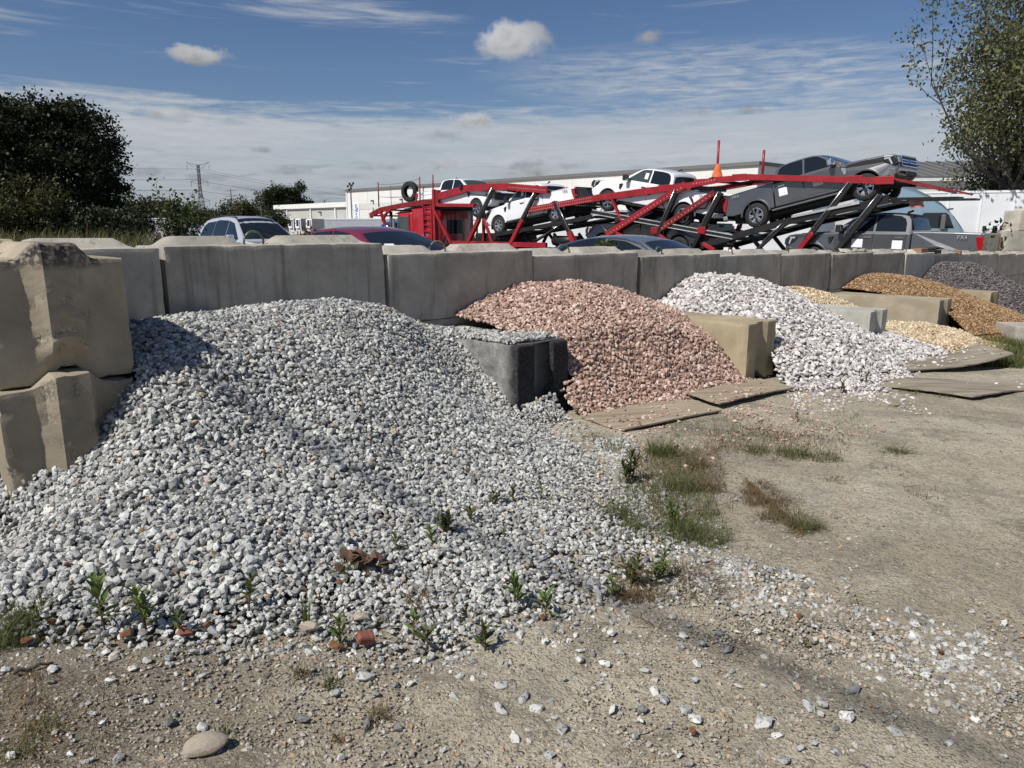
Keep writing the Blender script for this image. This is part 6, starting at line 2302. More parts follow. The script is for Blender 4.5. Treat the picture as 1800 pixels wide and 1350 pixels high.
def pylon(px, ytop, Y, label, H):
    p = at_y(px, ytop, Y)
    z0 = p.z - H
    r = thing('transmission_tower', label, 'pylon', (p.x, p.y, z0))
    mb = MB()
    t = 0.34
    lv = [0, 0.18, 0.33, 0.46, 0.57, 0.67, 0.76, 0.84, 0.91, 0.965]

    def wd(u):
        return H * (0.15 - 0.125 * min(1, u / 0.62)) if u < 0.62 else H * 0.03
    for i in range(len(lv) - 1):
        for a in range(4):
            q = [(-1, -1), (1, -1), (1, 1), (-1, 1)]
            for (sa, sb) in ((a, a), (a, (a + 1) % 4), ((a + 1) % 4, a)):
                w0_, w1_ = wd(lv[i]), wd(lv[i + 1])
                mb.beam((q[sa][0] * w0_ / 2, q[sa][1] * w0_ / 2, lv[i] * H), (q[sb][0] * w1_ / 2, q[sb][1] * w1_ / 2, lv[i + 1] * H), t if sa == sb else t * 0.7, t if sa == sb else t * 0.7)
    mb.build('lattice', M['pylon'], r)
    for u, a in ((0.96, 0.0), (0.72, 0.0), (0.45, 0.0)):
        arm = 0.17 if u > 0.9 else 0.13
        mb = MB()
        for s in (-1, 1):
            if u > 0.9:
                mb.beam((0, 0, H * 0.95), (s * H * arm, 0, H * 1.0), t, t)
                mb.beam((s * H * 0.03, 0, H * 0.90), (s * H * arm, 0, H * 1.0), t * 0.7, t * 0.7)
            else:
                mb.beam((0, 0, H * (u + 0.05)), (s * H * arm, 0, H * u), t, t)
                mb.beam((0, 0, H * (u - 0.03)), (s * H * arm, 0, H * u), t * 0.8, t * 0.8)
            mb.beam((s * H * arm * 0.95, 0, H * u), (s * H * arm * 0.95, 0, H * (u - 0.07)), t * 0.8, t * 0.8)
        mb.build('cross_arm', M['pylon'], r)
    return r


pylon(347.5, 285, 620, 'tall steel lattice pylon beyond the trees', 55)
pylon(570, 349.5, 1500, 'faint distant pylon over the low warehouse roof', 55)


def pole(px, ytop, Y, H, label, arms=(), lamp=False, name='utility_pole', mat='wood_pole', r0=0.16):
    p = at_y(px, ytop, Y)
    r = thing(name, label, 'pole' if not lamp else 'lamp post', (p.x, p.y, p.z - H))
    MB().tube([(0, 0, 0), (0, 0, H)], r0, 8, True, r0 * 0.7).build('shaft', M[mat], r, True)
    for z, w in arms:
        MB().beam((-w, 0, H - z), (w, 0, H - z + 0.3), 0.2, 0.2).build('cross_arm', M[mat], r)
    if lamp:
        bev(MB().box(-0.5, 0.5, -0.25, 0.25, H - 0.1, H + 0.35).build('lamp_head', M['black_trim'], r), 0.08)
        bev(MB().box(-0.2, 0.6, -0.2, 0.2, H - 0.75, H - 0.35).build('lamp_head', M['black_trim'], r), 0.08)
    return r


pole(405, 332, 420, 24, 'tall wooden utility pole right of the pylon', ((1.2, 3.2), (4, 3.0)), r0=0.42)
pole(458, 351, 120, 8.0, 'black lamp post standing by the round green tree', (), True, 'lamp_post', 'black_trim', 0.14)
p = at_y(616, 323, 190)
fl = thing('floodlight_mast', 'cluster of floodlights on a mast over the warehouse corner', 'lamp post', (p.x, p.y, p.z - 13.2))
fl.scale = (0.75, 0.75, 1)
MB().tube([(0, 0, 0), (0, 0, 13)], 0.22, 8).build('mast', M['pylon'], fl)
for i, (x, z) in enumerate(((-0.9, 12.6), (-0.3, 13.2), (0.4, 12.8), (0.9, 13.3), (0.1, 12.1), (-0.6, 11.7))):
    bev(MB().box(x - 0.3, x + 0.3, -0.3, 0.3, z - 0.28, z + 0.28).build('floodlight', M['black_trim'], fl), 0.08)


def wire(pts, r, label):
    P = []
    for (ax, ay, aY), (bx, by, bY) in zip(pts[:-1], pts[1:]):
        a, b = at_y(ax, ay, aY), at_y(bx, by, bY)
        sag = (b - a).length * 0.012
        for i in range(13):
            u = i / 12
            q = a.lerp(b, u)
            q.z -= sag * 4 * u * (1 - u) * 0.5
            P.append(q)
    o = MB().tube(P, r, 5).build('power_line', M['wire'], None, True)
    tag(o, label, 'power line', 'power lines strung from the pylon')


wire([(-260, 283, 500), (339, 297, 620), (640, 345, 1500)], 0.10, 'topmost power line leaving the pylon towards the left and right')
wire([(-260, 306, 500), (338, 316, 620), (640, 349, 1500)], 0.12, 'middle power line at the pylon\'s second arm')
wire([(-260, 328, 500), (337, 334, 620), (620, 352, 1500)], 0.12, 'lowest power line at the pylon\'s bottom arm')
wire([(355, 297, 620), (700, 352, 1400)], 0.10, 'single power line falling to the right from the pylon tip')


# ------------------------------------------------------------------ trees
def leaf_mat(name, c0, c1, c2, trans=0.25):
    m, t = new_mat(name)
    tone = t.n('ShaderNodeAttribute', attribute_name='tone').outputs['Fac']
    cr = t.n('ShaderNodeValToRGB', {0: tone})
    e = cr.color_ramp.elements
    e[0].color, e[1].color = (*c0, 1), (*c2, 1)
    k = e.new(0.5)
    k.color = (*c1, 1)
    p = t.n('ShaderNodeBsdfPrincipled', {'Base Color': cr.outputs[0], 'Roughness': 0.55})
    p.inputs['Specular IOR Level'].default_value = 0.25
    tr = t.n('ShaderNodeBsdfTranslucent', {'Color': cr.outputs[0]})
    mx = t.n('ShaderNodeMixShader', {0: trans, 1: p.outputs[0], 2: tr.outputs[0]})
    t.n('ShaderNodeOutputMaterial', {'Surface': mx.outputs[0]})
    return m


M['leaf_dark'] = leaf_mat('dark_green_leaves', (0.012, 0.018, 0.007), (0.024, 0.033, 0.012), (0.048, 0.058, 0.022), 0.12)
M['leaf_mid'] = leaf_mat('mid_green_leaves', (0.03, 0.045, 0.013), (0.05, 0.068, 0.02), (0.08, 0.095, 0.032))
M['leaf_poplar'] = leaf_mat('grey_green_poplar_leaves', (0.07, 0.08, 0.035), (0.14, 0.148, 0.066), (0.26, 0.255, 0.125), 0.3)
M['leaf_olive'] = leaf_mat('olive_shrub_leaves', (0.03, 0.034, 0.010), (0.06, 0.062, 0.02), (0.11, 0.10, 0.035))
M['bark'] = simple('grey_brown_bark', (0.075, 0.062, 0.05), 0.95, vary=0.35, vscale=6, bump=0.4)
M['bark_pale'] = simple('pale_grey_bark', (0.17, 0.155, 0.135), 0.95, vary=0.3, vscale=6, bump=0.4)


def leaves_mesh(name, C, size, mat, tone, up=0.3, kite=True):
    """many leaf-sized kites at points C"""
    n = len(C)
    size = np.broadcast_to(size, (n,))
    a = rng.normal(0, 1, (n, 3))
    a /= np.linalg.norm(a, axis=1, keepdims=True)
    nrm = rng.normal(0, 1, (n, 3)) + np.array([0, 0, up * 3])
    b = np.cross(nrm, a)
    b /= np.linalg.norm(b, axis=1, keepdims=True) + 1e-9
    s = (size * rng.uniform(0.65, 1.35, n))[:, None]
    V = np.stack([C - a * s * 0.5, C + b * s * 0.34 - a * s * 0.05, C + a * s * 0.55, C - b * s * 0.34 - a * s * 0.05], 1).reshape(-1, 3)
    F = np.arange(4 * n).reshape(n, 4)
    me = big_mesh(name, V, F, mat, False)
    at = me.attributes.new('tone', 'FLOAT', 'POINT')
    at.data.foreach_set('value', np.repeat(np.clip(tone, 0, 1), 4).astype(np.float32))
    return me


def grow(p, d, L, r, depth, rnd, out, tips, bend=0.25, kids=3, shrink=0.72, spread_=0.7, upw=0.12):
    """recursive branches: out gets polylines with radii, tips gets leaf points"""
    n = 4
    pts, q = [p.copy()], p.copy()
    dd = d.copy()
    for i in range(n):
        dd = (dd + Vector((rnd.uniform(-1, 1), rnd.uniform(-1, 1), rnd.uniform(-0.7, 0.9))) * bend * 0.4 + Vector((0, 0, upw * 0.3))).normalized()
        q = q + dd * (L / n)
        pts.append(q.copy())
    out.append((pts, r, r * 0.55))
    if depth <= 1:
        for u in pts[1:]:
            tips.append(u)
    if depth <= 0:
        return
    for k in range(kids):
        u = rnd.uniform(0.35, 1.0) if k < kids - 1 else 1.0
        i = min(n - 1, int(u * n))
        base = pts[i].lerp(pts[i + 1], u * n - i) if i < n else pts[-1]
        ax = Vector((rnd.uniform(-1, 1), rnd.uniform(-1, 1), rnd.uniform(-0.3, 0.8)))
        nd = (dd * (1 - spread_ * 0.5) + ax.normalized() * spread_).normalized()
        grow(base, nd, L * shrink * rnd.uniform(0.75, 1.15), r * 0.55, depth - 1, rnd, out, tips, bend, kids, shrink, spread_, upw)


def tree(label, loc, trunk_h, limbs, depth, kids, leaf_n, leaf_s, mat, seed, barkm='bark', r0=0.2, L0=3.0, clump=0.5, group=None, name='tree', spread_=0.75, upw=0.15, lean=(0, 0), shrink=0.72, min_z=0.0, H=None, Wd=None, low=False, env=False):
    rnd = random.Random(seed)
    root = thing(name, label, 'tree', loc, group=group)
    out, tips = [], []
    top = Vector((lean[0], lean[1], trunk_h))
    out.append(([Vector((0, 0, -0.3)), Vector((lean[0] * 0.3, lean[1] * 0.3, trunk_h * 0.5)), top], r0, r0 * 0.6))
    for i in range(limbs):
        a = 2 * math.pi * (i + rnd.uniform(-0.3, 0.3)) / limbs
        e = rnd.uniform(-0.25 if low is True else low, 1.25) if low is not False else rnd.uniform(0.25, 0.95)
        d = Vector((math.cos(a) * math.cos(e), math.sin(a) * math.cos(e), math.sin(e)))
        st = top.lerp(Vector((0, 0, trunk_h * 0.4)), rnd.uniform(0, 0.6))
        grow(st, d, L0 * rnd.uniform(0.75, 1.2), r0 * 0.5, depth, rnd, out, tips, 0.3, kids, shrink, spread_, upw)
    T = np.array([t[:] for t in tips])
    if H:
        kz = (H - clump * 0.8) / np.percentile(T[:, 2], 98.5)
        kx = (Wd / 2 - clump * 0.8) / np.percentile(np.hypot(T[:, 0], T[:, 1]), 95)
        T = T * np.array([kx, kx, kz])
        if env:
            # round-headed crown: limbs run out to the points of a lumpy, flat-topped dome
            q = np.random.default_rng(seed)
            nt = 900
            v = q.normal(0, 1, (nt, 3))
            v[:, 2] = np.where(v[:, 2] < -0.5, -v[:, 2], v[:, 2])
            v /= (np.abs(v) ** 2.7).sum(1, keepdims=True) ** (1 / 2.7)
            lump = 0.70 + 0.50 * vnoise(v[:, 0] * 3 + 9, v[:, 1] * 3 + v[:, 2] * 4, 1.0, seed)
            rad = q.uniform(0.3, 1.0, nt) ** 0.4 * np.minimum(lump, 1.04)
            T = v * rad[:, None] * np.array([Wd / 2 - clump, Wd / 2 - clump, H * 0.60 - clump]) + np.array([0, 0, H * 0.40])
            out = out[:1]
            kx = kz = 1.0
            for i in range(0, nt, 12):
                e = Vector(T[i])
                m = Vector((e.x * 0.35, e.y * 0.35, trunk_h + (e.z - trunk_h) * 0.55))
                out.append(([Vector((0, 0, min(e.z * 0.6, trunk_h))), m, m.lerp(e, 0.55), e], 0.12, 0.03))
        out = [([Vector((p.x * kx, p.y * kx, p.z * kz)) for p in pts], a, b) for pts, a, b in out]
    mb = MB()
    for pts, a, b in out:
        if a > 0.013 * max(1.0, (H or 1) / 12) or (H and H < 3):
            mb.tube(pts[::2] if a < 0.05 else pts, a, 6 if a > 0.08 else 4 if a > 0.03 else 3, False, b)
    mb.build('trunk', M[barkm], root, True, fix=False)
    T = T[T[:, 2] > min_z]
    C = T[rng.integers(0, len(T), leaf_n)] + rng.normal(0, clump, (leaf_n, 3)) * np.array([1, 1, 0.75])
    tone = rng.normal(0.42, 0.2, leaf_n)
    # clumps differ in tone
    tone += 0.35 * (vnoise(C[:, 0] + C[:, 2] * 0.7, C[:, 1] - C[:, 2] * 0.4, 0.8, seed) - 0.5)
    cr = add('crown', leaves_mesh('crown', C, leaf_s, M[mat], tone), root)
    return root


def tree_at(px, ybase, Y, **kw):
    p = at_y(px, ybase, Y)
    return (p.x, p.y, p.z)


p = at_y(70, 400, 62)
tree('large dense dark green tree at the left behind the wall', (p.x, p.y, -0.2), 2.2, 15, 4, 4, 74000, 0.27, 'leaf_dark', 11, 'bark', 0.42, 3.9, 0.42, spread_=0.95, upw=0.10, shrink=0.70, H=12.3, Wd=14.4, low=True, env=True)
p = at_y(-60, 400, 56)
tree('dark bushy tree at the far left edge of the frame', (p.x, p.y, -0.2), 1.2, 8, 3, 4, 14000, 0.36, 'leaf_dark', 12, 'bark', 0.3, 3.0, 0.45, spread_=0.9, H=9.0, Wd=9, low=True, env=True)
for k, (px, Y, H_, W_, lab, mt) in enumerate(((22, 50, 5.2, 6.5, 'olive shrub at the foot of the dark tree, nearest the frame edge', 'leaf_olive'), (130, 52, 3.2, 5.5, 'dark low shrub under the middle of the large dark tree', 'leaf_dark'), (205, 52, 3.4, 5.0, 'green shrub at the right foot of the large dark tree', 'leaf_dark'))):
    p = at_y(px, 408, Y)
    tree(lab, (p.x, p.y, -0.3), 0.3, 8, 2, 4, 7000, 0.22, mt, 20 + k, 'bark', 0.1, 1.5, 0.35, 'shrubs at the foot of the large dark tree', 'shrub', 0.9, H=H_, Wd=W_)
tl = [(252, 95, 5.6, 7, 'leaf_olive', 'olive bush right of the large dark tree'), (285, 100, 5.4, 6.5, 'leaf_mid', 'green bush behind the sapling'), (322, 110, 5.2, 7, 'leaf_olive', 'rounded olive bush left of the pylon foot'),
      (358, 120, 4.9, 6.5, 'leaf_mid', 'dark bush at the pylon foot'), (392, 130, 5.4, 7, 'leaf_dark', 'dark bush under the tall utility pole'), (430, 140, 7.0, 7.5, 'leaf_olive', 'olive tree between the utility pole and the lamp post'),
      (456, 150, 6.2, 7, 'leaf_mid', 'bush beside the black lamp post'), (482, 150, 5.6, 6, 'leaf_dark', 'dark bush low behind the SUV roof')]
for k, (px, Y, H_, W_, mt, lab) in enumerate(tl):
    p = at_y(px, 400, Y)
    tree(lab, (p.x, p.y, -0.36), 0.8, 8, 2, 4, 5200, 0.36, mt, 40 + k, 'bark', 0.16, 2.2, 0.5, 'trees along the back of the lot', spread_=0.85, H=H_, Wd=W_)
p = at_y(499, 400, 262)
tree('tall round green tree beside the low grey warehouse', (p.x, p.y, -0.36), 4.0, 10, 3, 4, 22000, 0.62, 'leaf_dark', 61, 'bark', 0.4, 4.1, 0.7, 'trees along the back of the lot', spread_=0.9, H=16.0, Wd=15.5)
p = at_y(530, 400, 266)
tree('flat spreading part-crowned tree over the warehouse\'s left end', (p.x, p.y, -0.36), 4.0, 7, 3, 3, 6000, 0.62, 'leaf_dark', 62, 'bark', 0.3, 3.0, 0.6, 'trees along the back of the lot', spread_=0.95, upw=0.0, H=11.8, Wd=9)
# open poplar at the right
p = at_y(1772, 400, 37)
tree('tall open poplar with sparse leaves at the right frame edge', (p.x, p.y, -0.5), 2.6, 11, 4, 4, 27000, 0.17, 'leaf_poplar', 78, 'bark', 0.19, 3.5, 0.26, spread_=0.8, upw=0.2, shrink=0.74, H=15.0, Wd=9.4, low=0.0, min_z=2.6)
p = at_y(1800, 400, 40)
tree('dense leafy tree filling the frame edge behind the poplar', (p.x, p.y, -0.5), 0.8, 10, 3, 4, 22000, 0.17, 'leaf_poplar', 79, 'bark_pale', 0.18, 2.3, 0.34, spread_=0.8, upw=0.2, H=7.2, Wd=7.5, low=True)
# ------------------------------------------------------------------ sheets laid at the foot of the piles
def wood_mat(name, c0, c1, ang, scale=14.0):
    m, t = new_mat(name)
    co = t.n('ShaderNodeTexCoord').outputs['Object']
    r = t.mapping(co, (1, 1, 1), (0, 0, 0), (0, 0, ang))
    g1 = t.noise(t.mapping(r, (0.8, scale, 1)), 2.2, 5, 0.6, 0.3)
    g2 = t.noise(t.mapping(r, (0.3, 4.5, 1)), 1.6, 3, 0.5)
    col = t.mix(t.smooth(g1, 0.3, 0.7), c0, c1)
    col = t.mix(t.smooth(g2, 0.5, 0.7, 0, 0.5), col, tuple(c * 0.55 for c in c0))
    n = t.noise(co, 8, 5, 0.6)
    col = t.mix(t.smooth(n, 0.55, 0.75, 0, 0.4), col, (0.16, 0.13, 0.09))
    finish(t, col, 0.85, 0, g1, 0.5, 0.008, spec=0.2)
    return m


def sheet(name, label, cat, corners, mat, th=0.016, lift=None, n=14, jag=0.0):
    """corners: four photo points on the ground going round; lift(u,v) adds height"""
    c = [on_ground(*q) for q in corners]
    V = []
    rs = random.Random(len(label))
    for j in range(n + 1):
        for i in range(n + 1):
            u, v = i / n, j / n
            p = (c[0] * (1 - u) + c[1] * u) * (1 - v) + (c[3] * (1 - u) + c[2] * u) * v
            edge = (i in (0, n)) or (j in (0, n))
            if edge and jag:
                p = p + Vector((rs.uniform(-jag, jag), rs.uniform(-jag, jag), 0))
            z = gz(p.x, p.y) + 0.022 + (lift(u, v) if lift else 0) + 0.004 * math.sin(7 * u + 3 * v)
            V.append(Vector((p.x, p.y, z)))
    o0 = V[0].copy()
    N_ = (n + 1) ** 2
    verts = [v - o0 for v in V] + [v - o0 - Vector((0, 0, th)) for v in V]
    F = []
    for j in range(n):
        for i in range(n):
            a = j * (n + 1) + i
            F.append((a, a + 1, a + n + 2, a + n + 1))
            F.append((a + N_, a + n + 1 + N_, a + n + 2 + N_, a + 1 + N_))
    ring = [i for i in range(n + 1)] + [j * (n + 1) + n for j in range(1, n + 1)] + [n * (n + 1) + i for i in range(n - 1, -1, -1)] + [j * (n + 1) for j in range(n - 1, 0, -1)]
    for a, b in zip(ring, ring[1:] + ring[:1]):
        F.append((a, a + N_, b + N_, b))
    me = mesh_from(name, verts, F, mat)
    bm = bmesh.new()
    bm.from_mesh(me)
    bmesh.ops.recalc_face_normals(bm, faces=bm.faces)
    bm.to_mesh(me)
    bm.free()
    o = add(name, me, None, o0)
    return tag(o, label, cat), V


M['ply'] = wood_mat('weathered_tan_plywood', (0.25, 0.205, 0.145), (0.43, 0.365, 0.26), R(-20))
M['mat_grey'] = wood_mat('weathered_grey_sheet', (0.20, 0.17, 0.125), (0.36, 0.32, 0.25), R(-5), 8)
shA, vA = sheet('plywood_sheet', 'tan weathered plywood sheet lying against the tarred block', 'plywood sheet', [(1018, 736), (1097, 761), (1268, 727), (1178, 703)], M['ply'], 0.013, lambda u, v: 0.004 + 0.008 * v, jag=0.006)
shB, vB = sheet('plywood_sheet', 'tan weathered plywood sheet below the mustard tan block', 'plywood sheet', [(1206, 702), (1266, 721), (1394, 688), (1335, 672)], M['ply'], 0.013, lambda u, v: 0.022 + 0.015 * (1 - v), jag=0.006)
shC, vC = sheet('weathered_sheet', 'curled grey sheet with a raised end, nearer the buff gravel', 'board', [(1588, 645), (1598, 657), (1778, 648), (1712, 632)], M['mat_grey'], 0.014, lambda u, v: 0.02 + 0.15 * v ** 2.2 + 0.03 * (1 - u), jag=0.01)
shD, vD = sheet('weathered_sheet', 'sagging grey sheet in front of the white gravel, nearest the camera', 'board', [(1572, 672), (1546, 683), (1712, 706), (1850, 678)], M['mat_grey'], 0.014, lambda u, v: 0.0, jag=0.012)
# ripple the nearer sheet upwards at both ends
for i, v in enumerate(shD.data.vertices):
    v.co.z += 0.012 * math.sin(v.co.x * 4.0) + 0.02

# ------------------------------------------------------------------ loose stones


def top_h(x, y):
    """height of whatever pile lies at x,y over the ground"""
    hs = [float(h_grey(np.array([x]), np.array([y]))[0])]
    return max(0.0, hs[0])


GP = [proto_mesh('loose_stone', pv, pf, M['granite1']) for pv, pf in GR_PROTO]
RP = [proto_mesh('loose_stone', pv, pf, M['rust']) for pv, pf in GR_PROTO[:6]]
PP = [proto_mesh('loose_stone', pv, pf, M['pink1']) for pv, pf in SM_PROTO]
WP = [proto_mesh('loose_stone', pv, pf, M['white_s1']) for pv, pf in SM_PROTO]
BP = [proto_mesh('loose_stone', pv, pf, M['pebble1'] if 'pebble1' in M else M['buff_rock']) for pv, pf in GR_PROTO[:8]]


def stone_obj(x, y, z, s, pool, label, group=None, cat='stone', flat=1.0):
    o = bpy.data.objects.new('loose_stone', random.choice(pool))
    COL.objects.link(o)
    o.location = (x, y, z)
    o.scale = (s * random.uniform(0.85, 1.25), s * random.uniform(0.8, 1.1), s * random.uniform(0.75, 1.0) * flat)
    o.rotation_euler = (random.gauss(0, 0.25), random.gauss(0, 0.25), random.uniform(0, 6.28))
    return tag(o, label, cat, group)


rs = random.Random(42)
cnt = 0
used = []


def place_loose(px, py, s, pool, label, group, hmax=0.012):
    p = on_ground(px, py)
    if top_h(p.x, p.y) > hmax:
        return False
    if any((p.x - a) ** 2 + (p.y - b) ** 2 < (0.6 * (s + c)) ** 2 for a, b, c in used):
        return False
    used.append((p.x, p.y, s))
    stone_obj(p.x, p.y, p.z + s * 0.22, s, pool, label, group)
    return True


# single ones seen in the photo
fixed = [(530, 1266, .050), (355, 1282, .042), (298, 1275, .050), (370, 1278, .030), (92, 1180, .052), (90, 1202, .045), (232, 1178, .04), (258, 1163, .045), (10, 1180, .045), (355, 1190, .035), (390, 1165, .04), (640, 1194, .07), (630, 1204, .045),
         (660, 1222, .04), (590, 1222, .055), (572, 1224, .035), (645, 1275, .05), (700, 1282, .04), (735, 1163, .035), (880, 1210, .055), (885, 1222, .06), (878, 1250, .055), (798, 1227, .04), (825, 1130, .06), (1075, 1115, .055), (1065, 1172, .06), (1018, 1162, .055), (1090, 1148, .04),
         (1130, 1250, .055), (1166, 1233, .06), (1150, 1218, .045), (920, 1232, .05), (940, 1238, .05), (942, 1250, .045), (988, 1285, .055), (1135, 1182, .045), (1225, 1170, .045), (1220, 1198, .05), (1235, 1135, .055), (1278, 1145, .045), (1200, 1120, .045), (1160, 1242, .05), (1205, 1252, .05), (1215, 1262, .045), (1340, 1275, .07), (1222, 1268, .06),
         (1230, 1275, .06), (1485, 1108, .05), (1420, 1245, .06), (1445, 1240, .05), (1470, 1252, .055), (1490, 1264, .06), (1500, 1215, .06), (1515, 1222, .05), (1365, 1297, .045), (1405, 1318, .04), (1468, 1325, .05), (1430, 1307, .04), (1378, 1340, .045), (1570, 1290, .06), (1640, 1252, .05)]
for x, y, s in fixed:
    if place_loose(x, y, s * 0.74, GP, 'grey speckled stone lying loose on the dirt in front of the grey pile', 'loose grey stones scattered on the dirt', 0.02):
        cnt += 1
tries = 0
while cnt < 200 and tries < 4000:
    tries += 1
    px = rs.uniform(0, 1800)
    py = rs.uniform(1010, 1350)
    band = math.exp(-((py - (1040 + (px - 1200) * 0.30)) / 55.0) ** 2) if px > 1150 else 0
    near = math.exp(-max(0, py - 1150) / 70.0) if px < 1150 else 0.12
    if rs.random() > 0.12 + 0.75 * band + 0.5 * near:
        continue
    if place_loose(px, py, rs.uniform(0.016, 0.032), GP, 'grey speckled stone lying loose on the dirt in front of the grey pile', 'loose grey stones scattered on the dirt'):
        cnt += 1
# tell the loose stones apart by the mark they lie nearest to
loose = [o for o in COL.objects if o.get('group') == 'loose grey stones scattered on the dirt']
marks = [((360, 1322), 'the half-sunk buff rock'), ((60, 1180), 'the brown stick'), ((640, 1141), 'the broken red brick'), ((664, 1262), 'the spiky orange-brown tuft'), ((533, 1186), 'the yellowed tuft off the pile'), ((580, 1205), 'the small green tuft off the pile'),
         ((396, 1290), 'the tiny tuft above the buff rock'), ((1218, 1292), 'the rust-brown chip at the bottom'), ((1155, 1105), 'the left bent brown stalks'), ((1290, 1125), 'the right bent brown stalks'), ((1415, 1130), 'the tiny olive tuft'), ((1653, 1152), 'the orange chip at the right'),
         ((1403, 1087), 'the orange-brown chip on the strip'), ((595, 1300), 'the faded tuft at the bottom'), ((25, 1328), 'the tuft in the bottom left corner'), ((963, 1090), 'the fan-leaved weed'), ((852, 1145), 'the weed at the pile\'s foot'), ((1800, 1350), 'the bottom right corner of the frame'),
         ((1000, 1350), 'the middle of the bottom frame edge'), ((1800, 1200), 'the right frame edge'), ((186, 1112), 'the tallest leafy weed'), ((1335, 885), 'the red-brown grass strip'), ((1205, 940), 'the lush clump at the gravel\'s edge'), ((1575, 795), 'the star-shaped tuft')]
ords = ['nearest', 'second nearest', 'third nearest', 'fourth nearest', 'fifth nearest', 'sixth nearest']
pos_ = np.array([o.location[:2] for o in loose])
done = set()
for r_ in range(6):
    for (mx, my), nm in marks:
        mp = on_ground(mx, my)
        order = np.argsort(np.hypot(pos_[:, 0] - mp.x, pos_[:, 1] - mp.y))
        i = int(order[r_])
        if i not in done:
            done.add(i)
            loose[i]['label'] = 'loose grey speckled stone lying ' + ords[r_] + ' to ' + nm
# rusty and odd stones, each its own
for x, y, s, lab in ((222, 1131, .07, 'rust-brown stone at the pile\'s foot below the second leafy weed'), (48, 1140, .075, 'large rusty stone among grass at the lower left'), (95, 1116, .05, 'orange-brown stone left of the tallest leafy weed'), (367, 1117, .065, 'rusty stone at the pile\'s foot right of the small third weed'),
                     (595, 1145, .07, 'round orange-brown stone at the pile\'s foot beside the broken brick'), (583, 1137, .05, 'flat tan stone touching the round orange-brown stone'), (125, 1055, .045, 'orange stone on the grey gravel above the tallest weed'), (597, 1050, .05, 'flat rusty stone on the gravel above the broken brick'),
                     (953, 1094, .04, 'brown stone below the fan-leaved weed'), (1218, 1292, .045, 'rust-brown chip on the dirt at the bottom right of centre'), (1653, 1152, .05, 'orange chip in the scattered gravel at the right'), (1403, 1087, .045, 'orange-brown chip on the gravel strip right of the weeds'), (315, 1052, .045, 'tan-orange stone on the gravel between two leafy weeds'), (280, 1012, .04, 'brown stone high on the gravel above the second weed')):
    p = on_ground(x, y)
    hh = top_h(p.x, p.y)
    stone_obj(p.x, p.y, p.z + hh + s * 0.3, s * 0.58, RP, lab, None)
p = on_ground(325, 1122)
stone_obj(p.x, p.y, p.z + 0.03, 0.06, [proto_mesh('loose_stone', *GR_PROTO[4], M['brick_red'])], 'dark red stone at the pile\'s foot beside the small third weed', None)
p = on_ground(640, 1141)
bk = MB().box(-0.030, 0.030, -0.02, 0.02, 0, 0.036).build('brick_fragment', M['brick_red'], None, False, (p.x, p.y, p.z + 0.03), (0.35, 0.25, 0.5))
tag(bev(bk, 0.008, 2), 'broken red brick piece with a grey side in the gravel\'s foot', 'brick piece')
p = on_ground(360, 1322)
o = add('boulder', proto_mesh('boulder', *hull_stone(901, 40, 0.62, 1.35, 0.10), M['buff_rock']), None, (p.x, p.y, p.z + 0.025), (0.1, -0.1, 0.3))
o.scale = (0.095, 0.085, 0.085)
o.modifiers.new('round', 'SUBSURF').levels = 1
o.modifiers['round'].render_levels = 1
tag(o, 'rounded buff rock half sunk in the dirt at the bottom left', 'rock')
for x, y, s, lab in ((637, 1100, .06, 'smooth pale oval pebble beside the broken brick'), (548, 1118, .06, 'buff pebble on the pile\'s foot left of the round orange stone'), (590, 1050, .05, None)):
    if lab:
        p = on_ground(x, y)
        o = stone_obj(p.x, p.y, p.z + 0.04, s, BP, lab)
# stones on top of the near tan block, on the plywood and on the grey sheets
for i in range(20):
    lx, ly = random.uniform(0.55, 1.5), random.uniform(0.02, 0.45)
    q = dA.matrix_basis @ Vector((lx, ly, 0.625))
    stone_obj(q.x, q.y, q.z, random.uniform(0.03, 0.055), GP, 'small grey stone lying on top of the near tan block', 'grey stones on top of the near tan block')
for V, mt, n, lab, sz in ((vA, 'pink', 70, 'small pink chips spilled over the plywood beside the tarred block', 0.026), (vB, 'pink', 55, 'small pink chips spilled over the plywood below the mustard tan block', 0.026),
                          (vC, 'white_s', 46, 'small white chips lying on the curled grey sheet', 0.034), (vD, 'white_s', 40, 'small white chips lying on the sagging grey sheet', 0.034)):
    pts, sizes = [], []
    for i in range(n):
        j = int(min(random.random(), random.random() + 0.15) * 14)
        k = 14 - int(abs(random.gauss(0, 0.45)) * 14) if mt == 'pink' else int(random.random() * 14)
        k = max(0, min(14, k))
        a = V[k * 15 + j] if mt == 'white_s' else V[min(14, j) * 15 + k]
        q = sz * random.uniform(0.7, 1.3)
        pts.append((a.x + random.uniform(-0.06, 0.06), a.y + random.uniform(-0.04, 0.04), a.z + q * 0.25))
        sizes.append(q)
    joined_stones('spilled_chips', np.array(pts), np.array(sizes), rot_mats(n, 0.4), SM_PROTO, M[mt], None, 'stuff')['label'] = lab

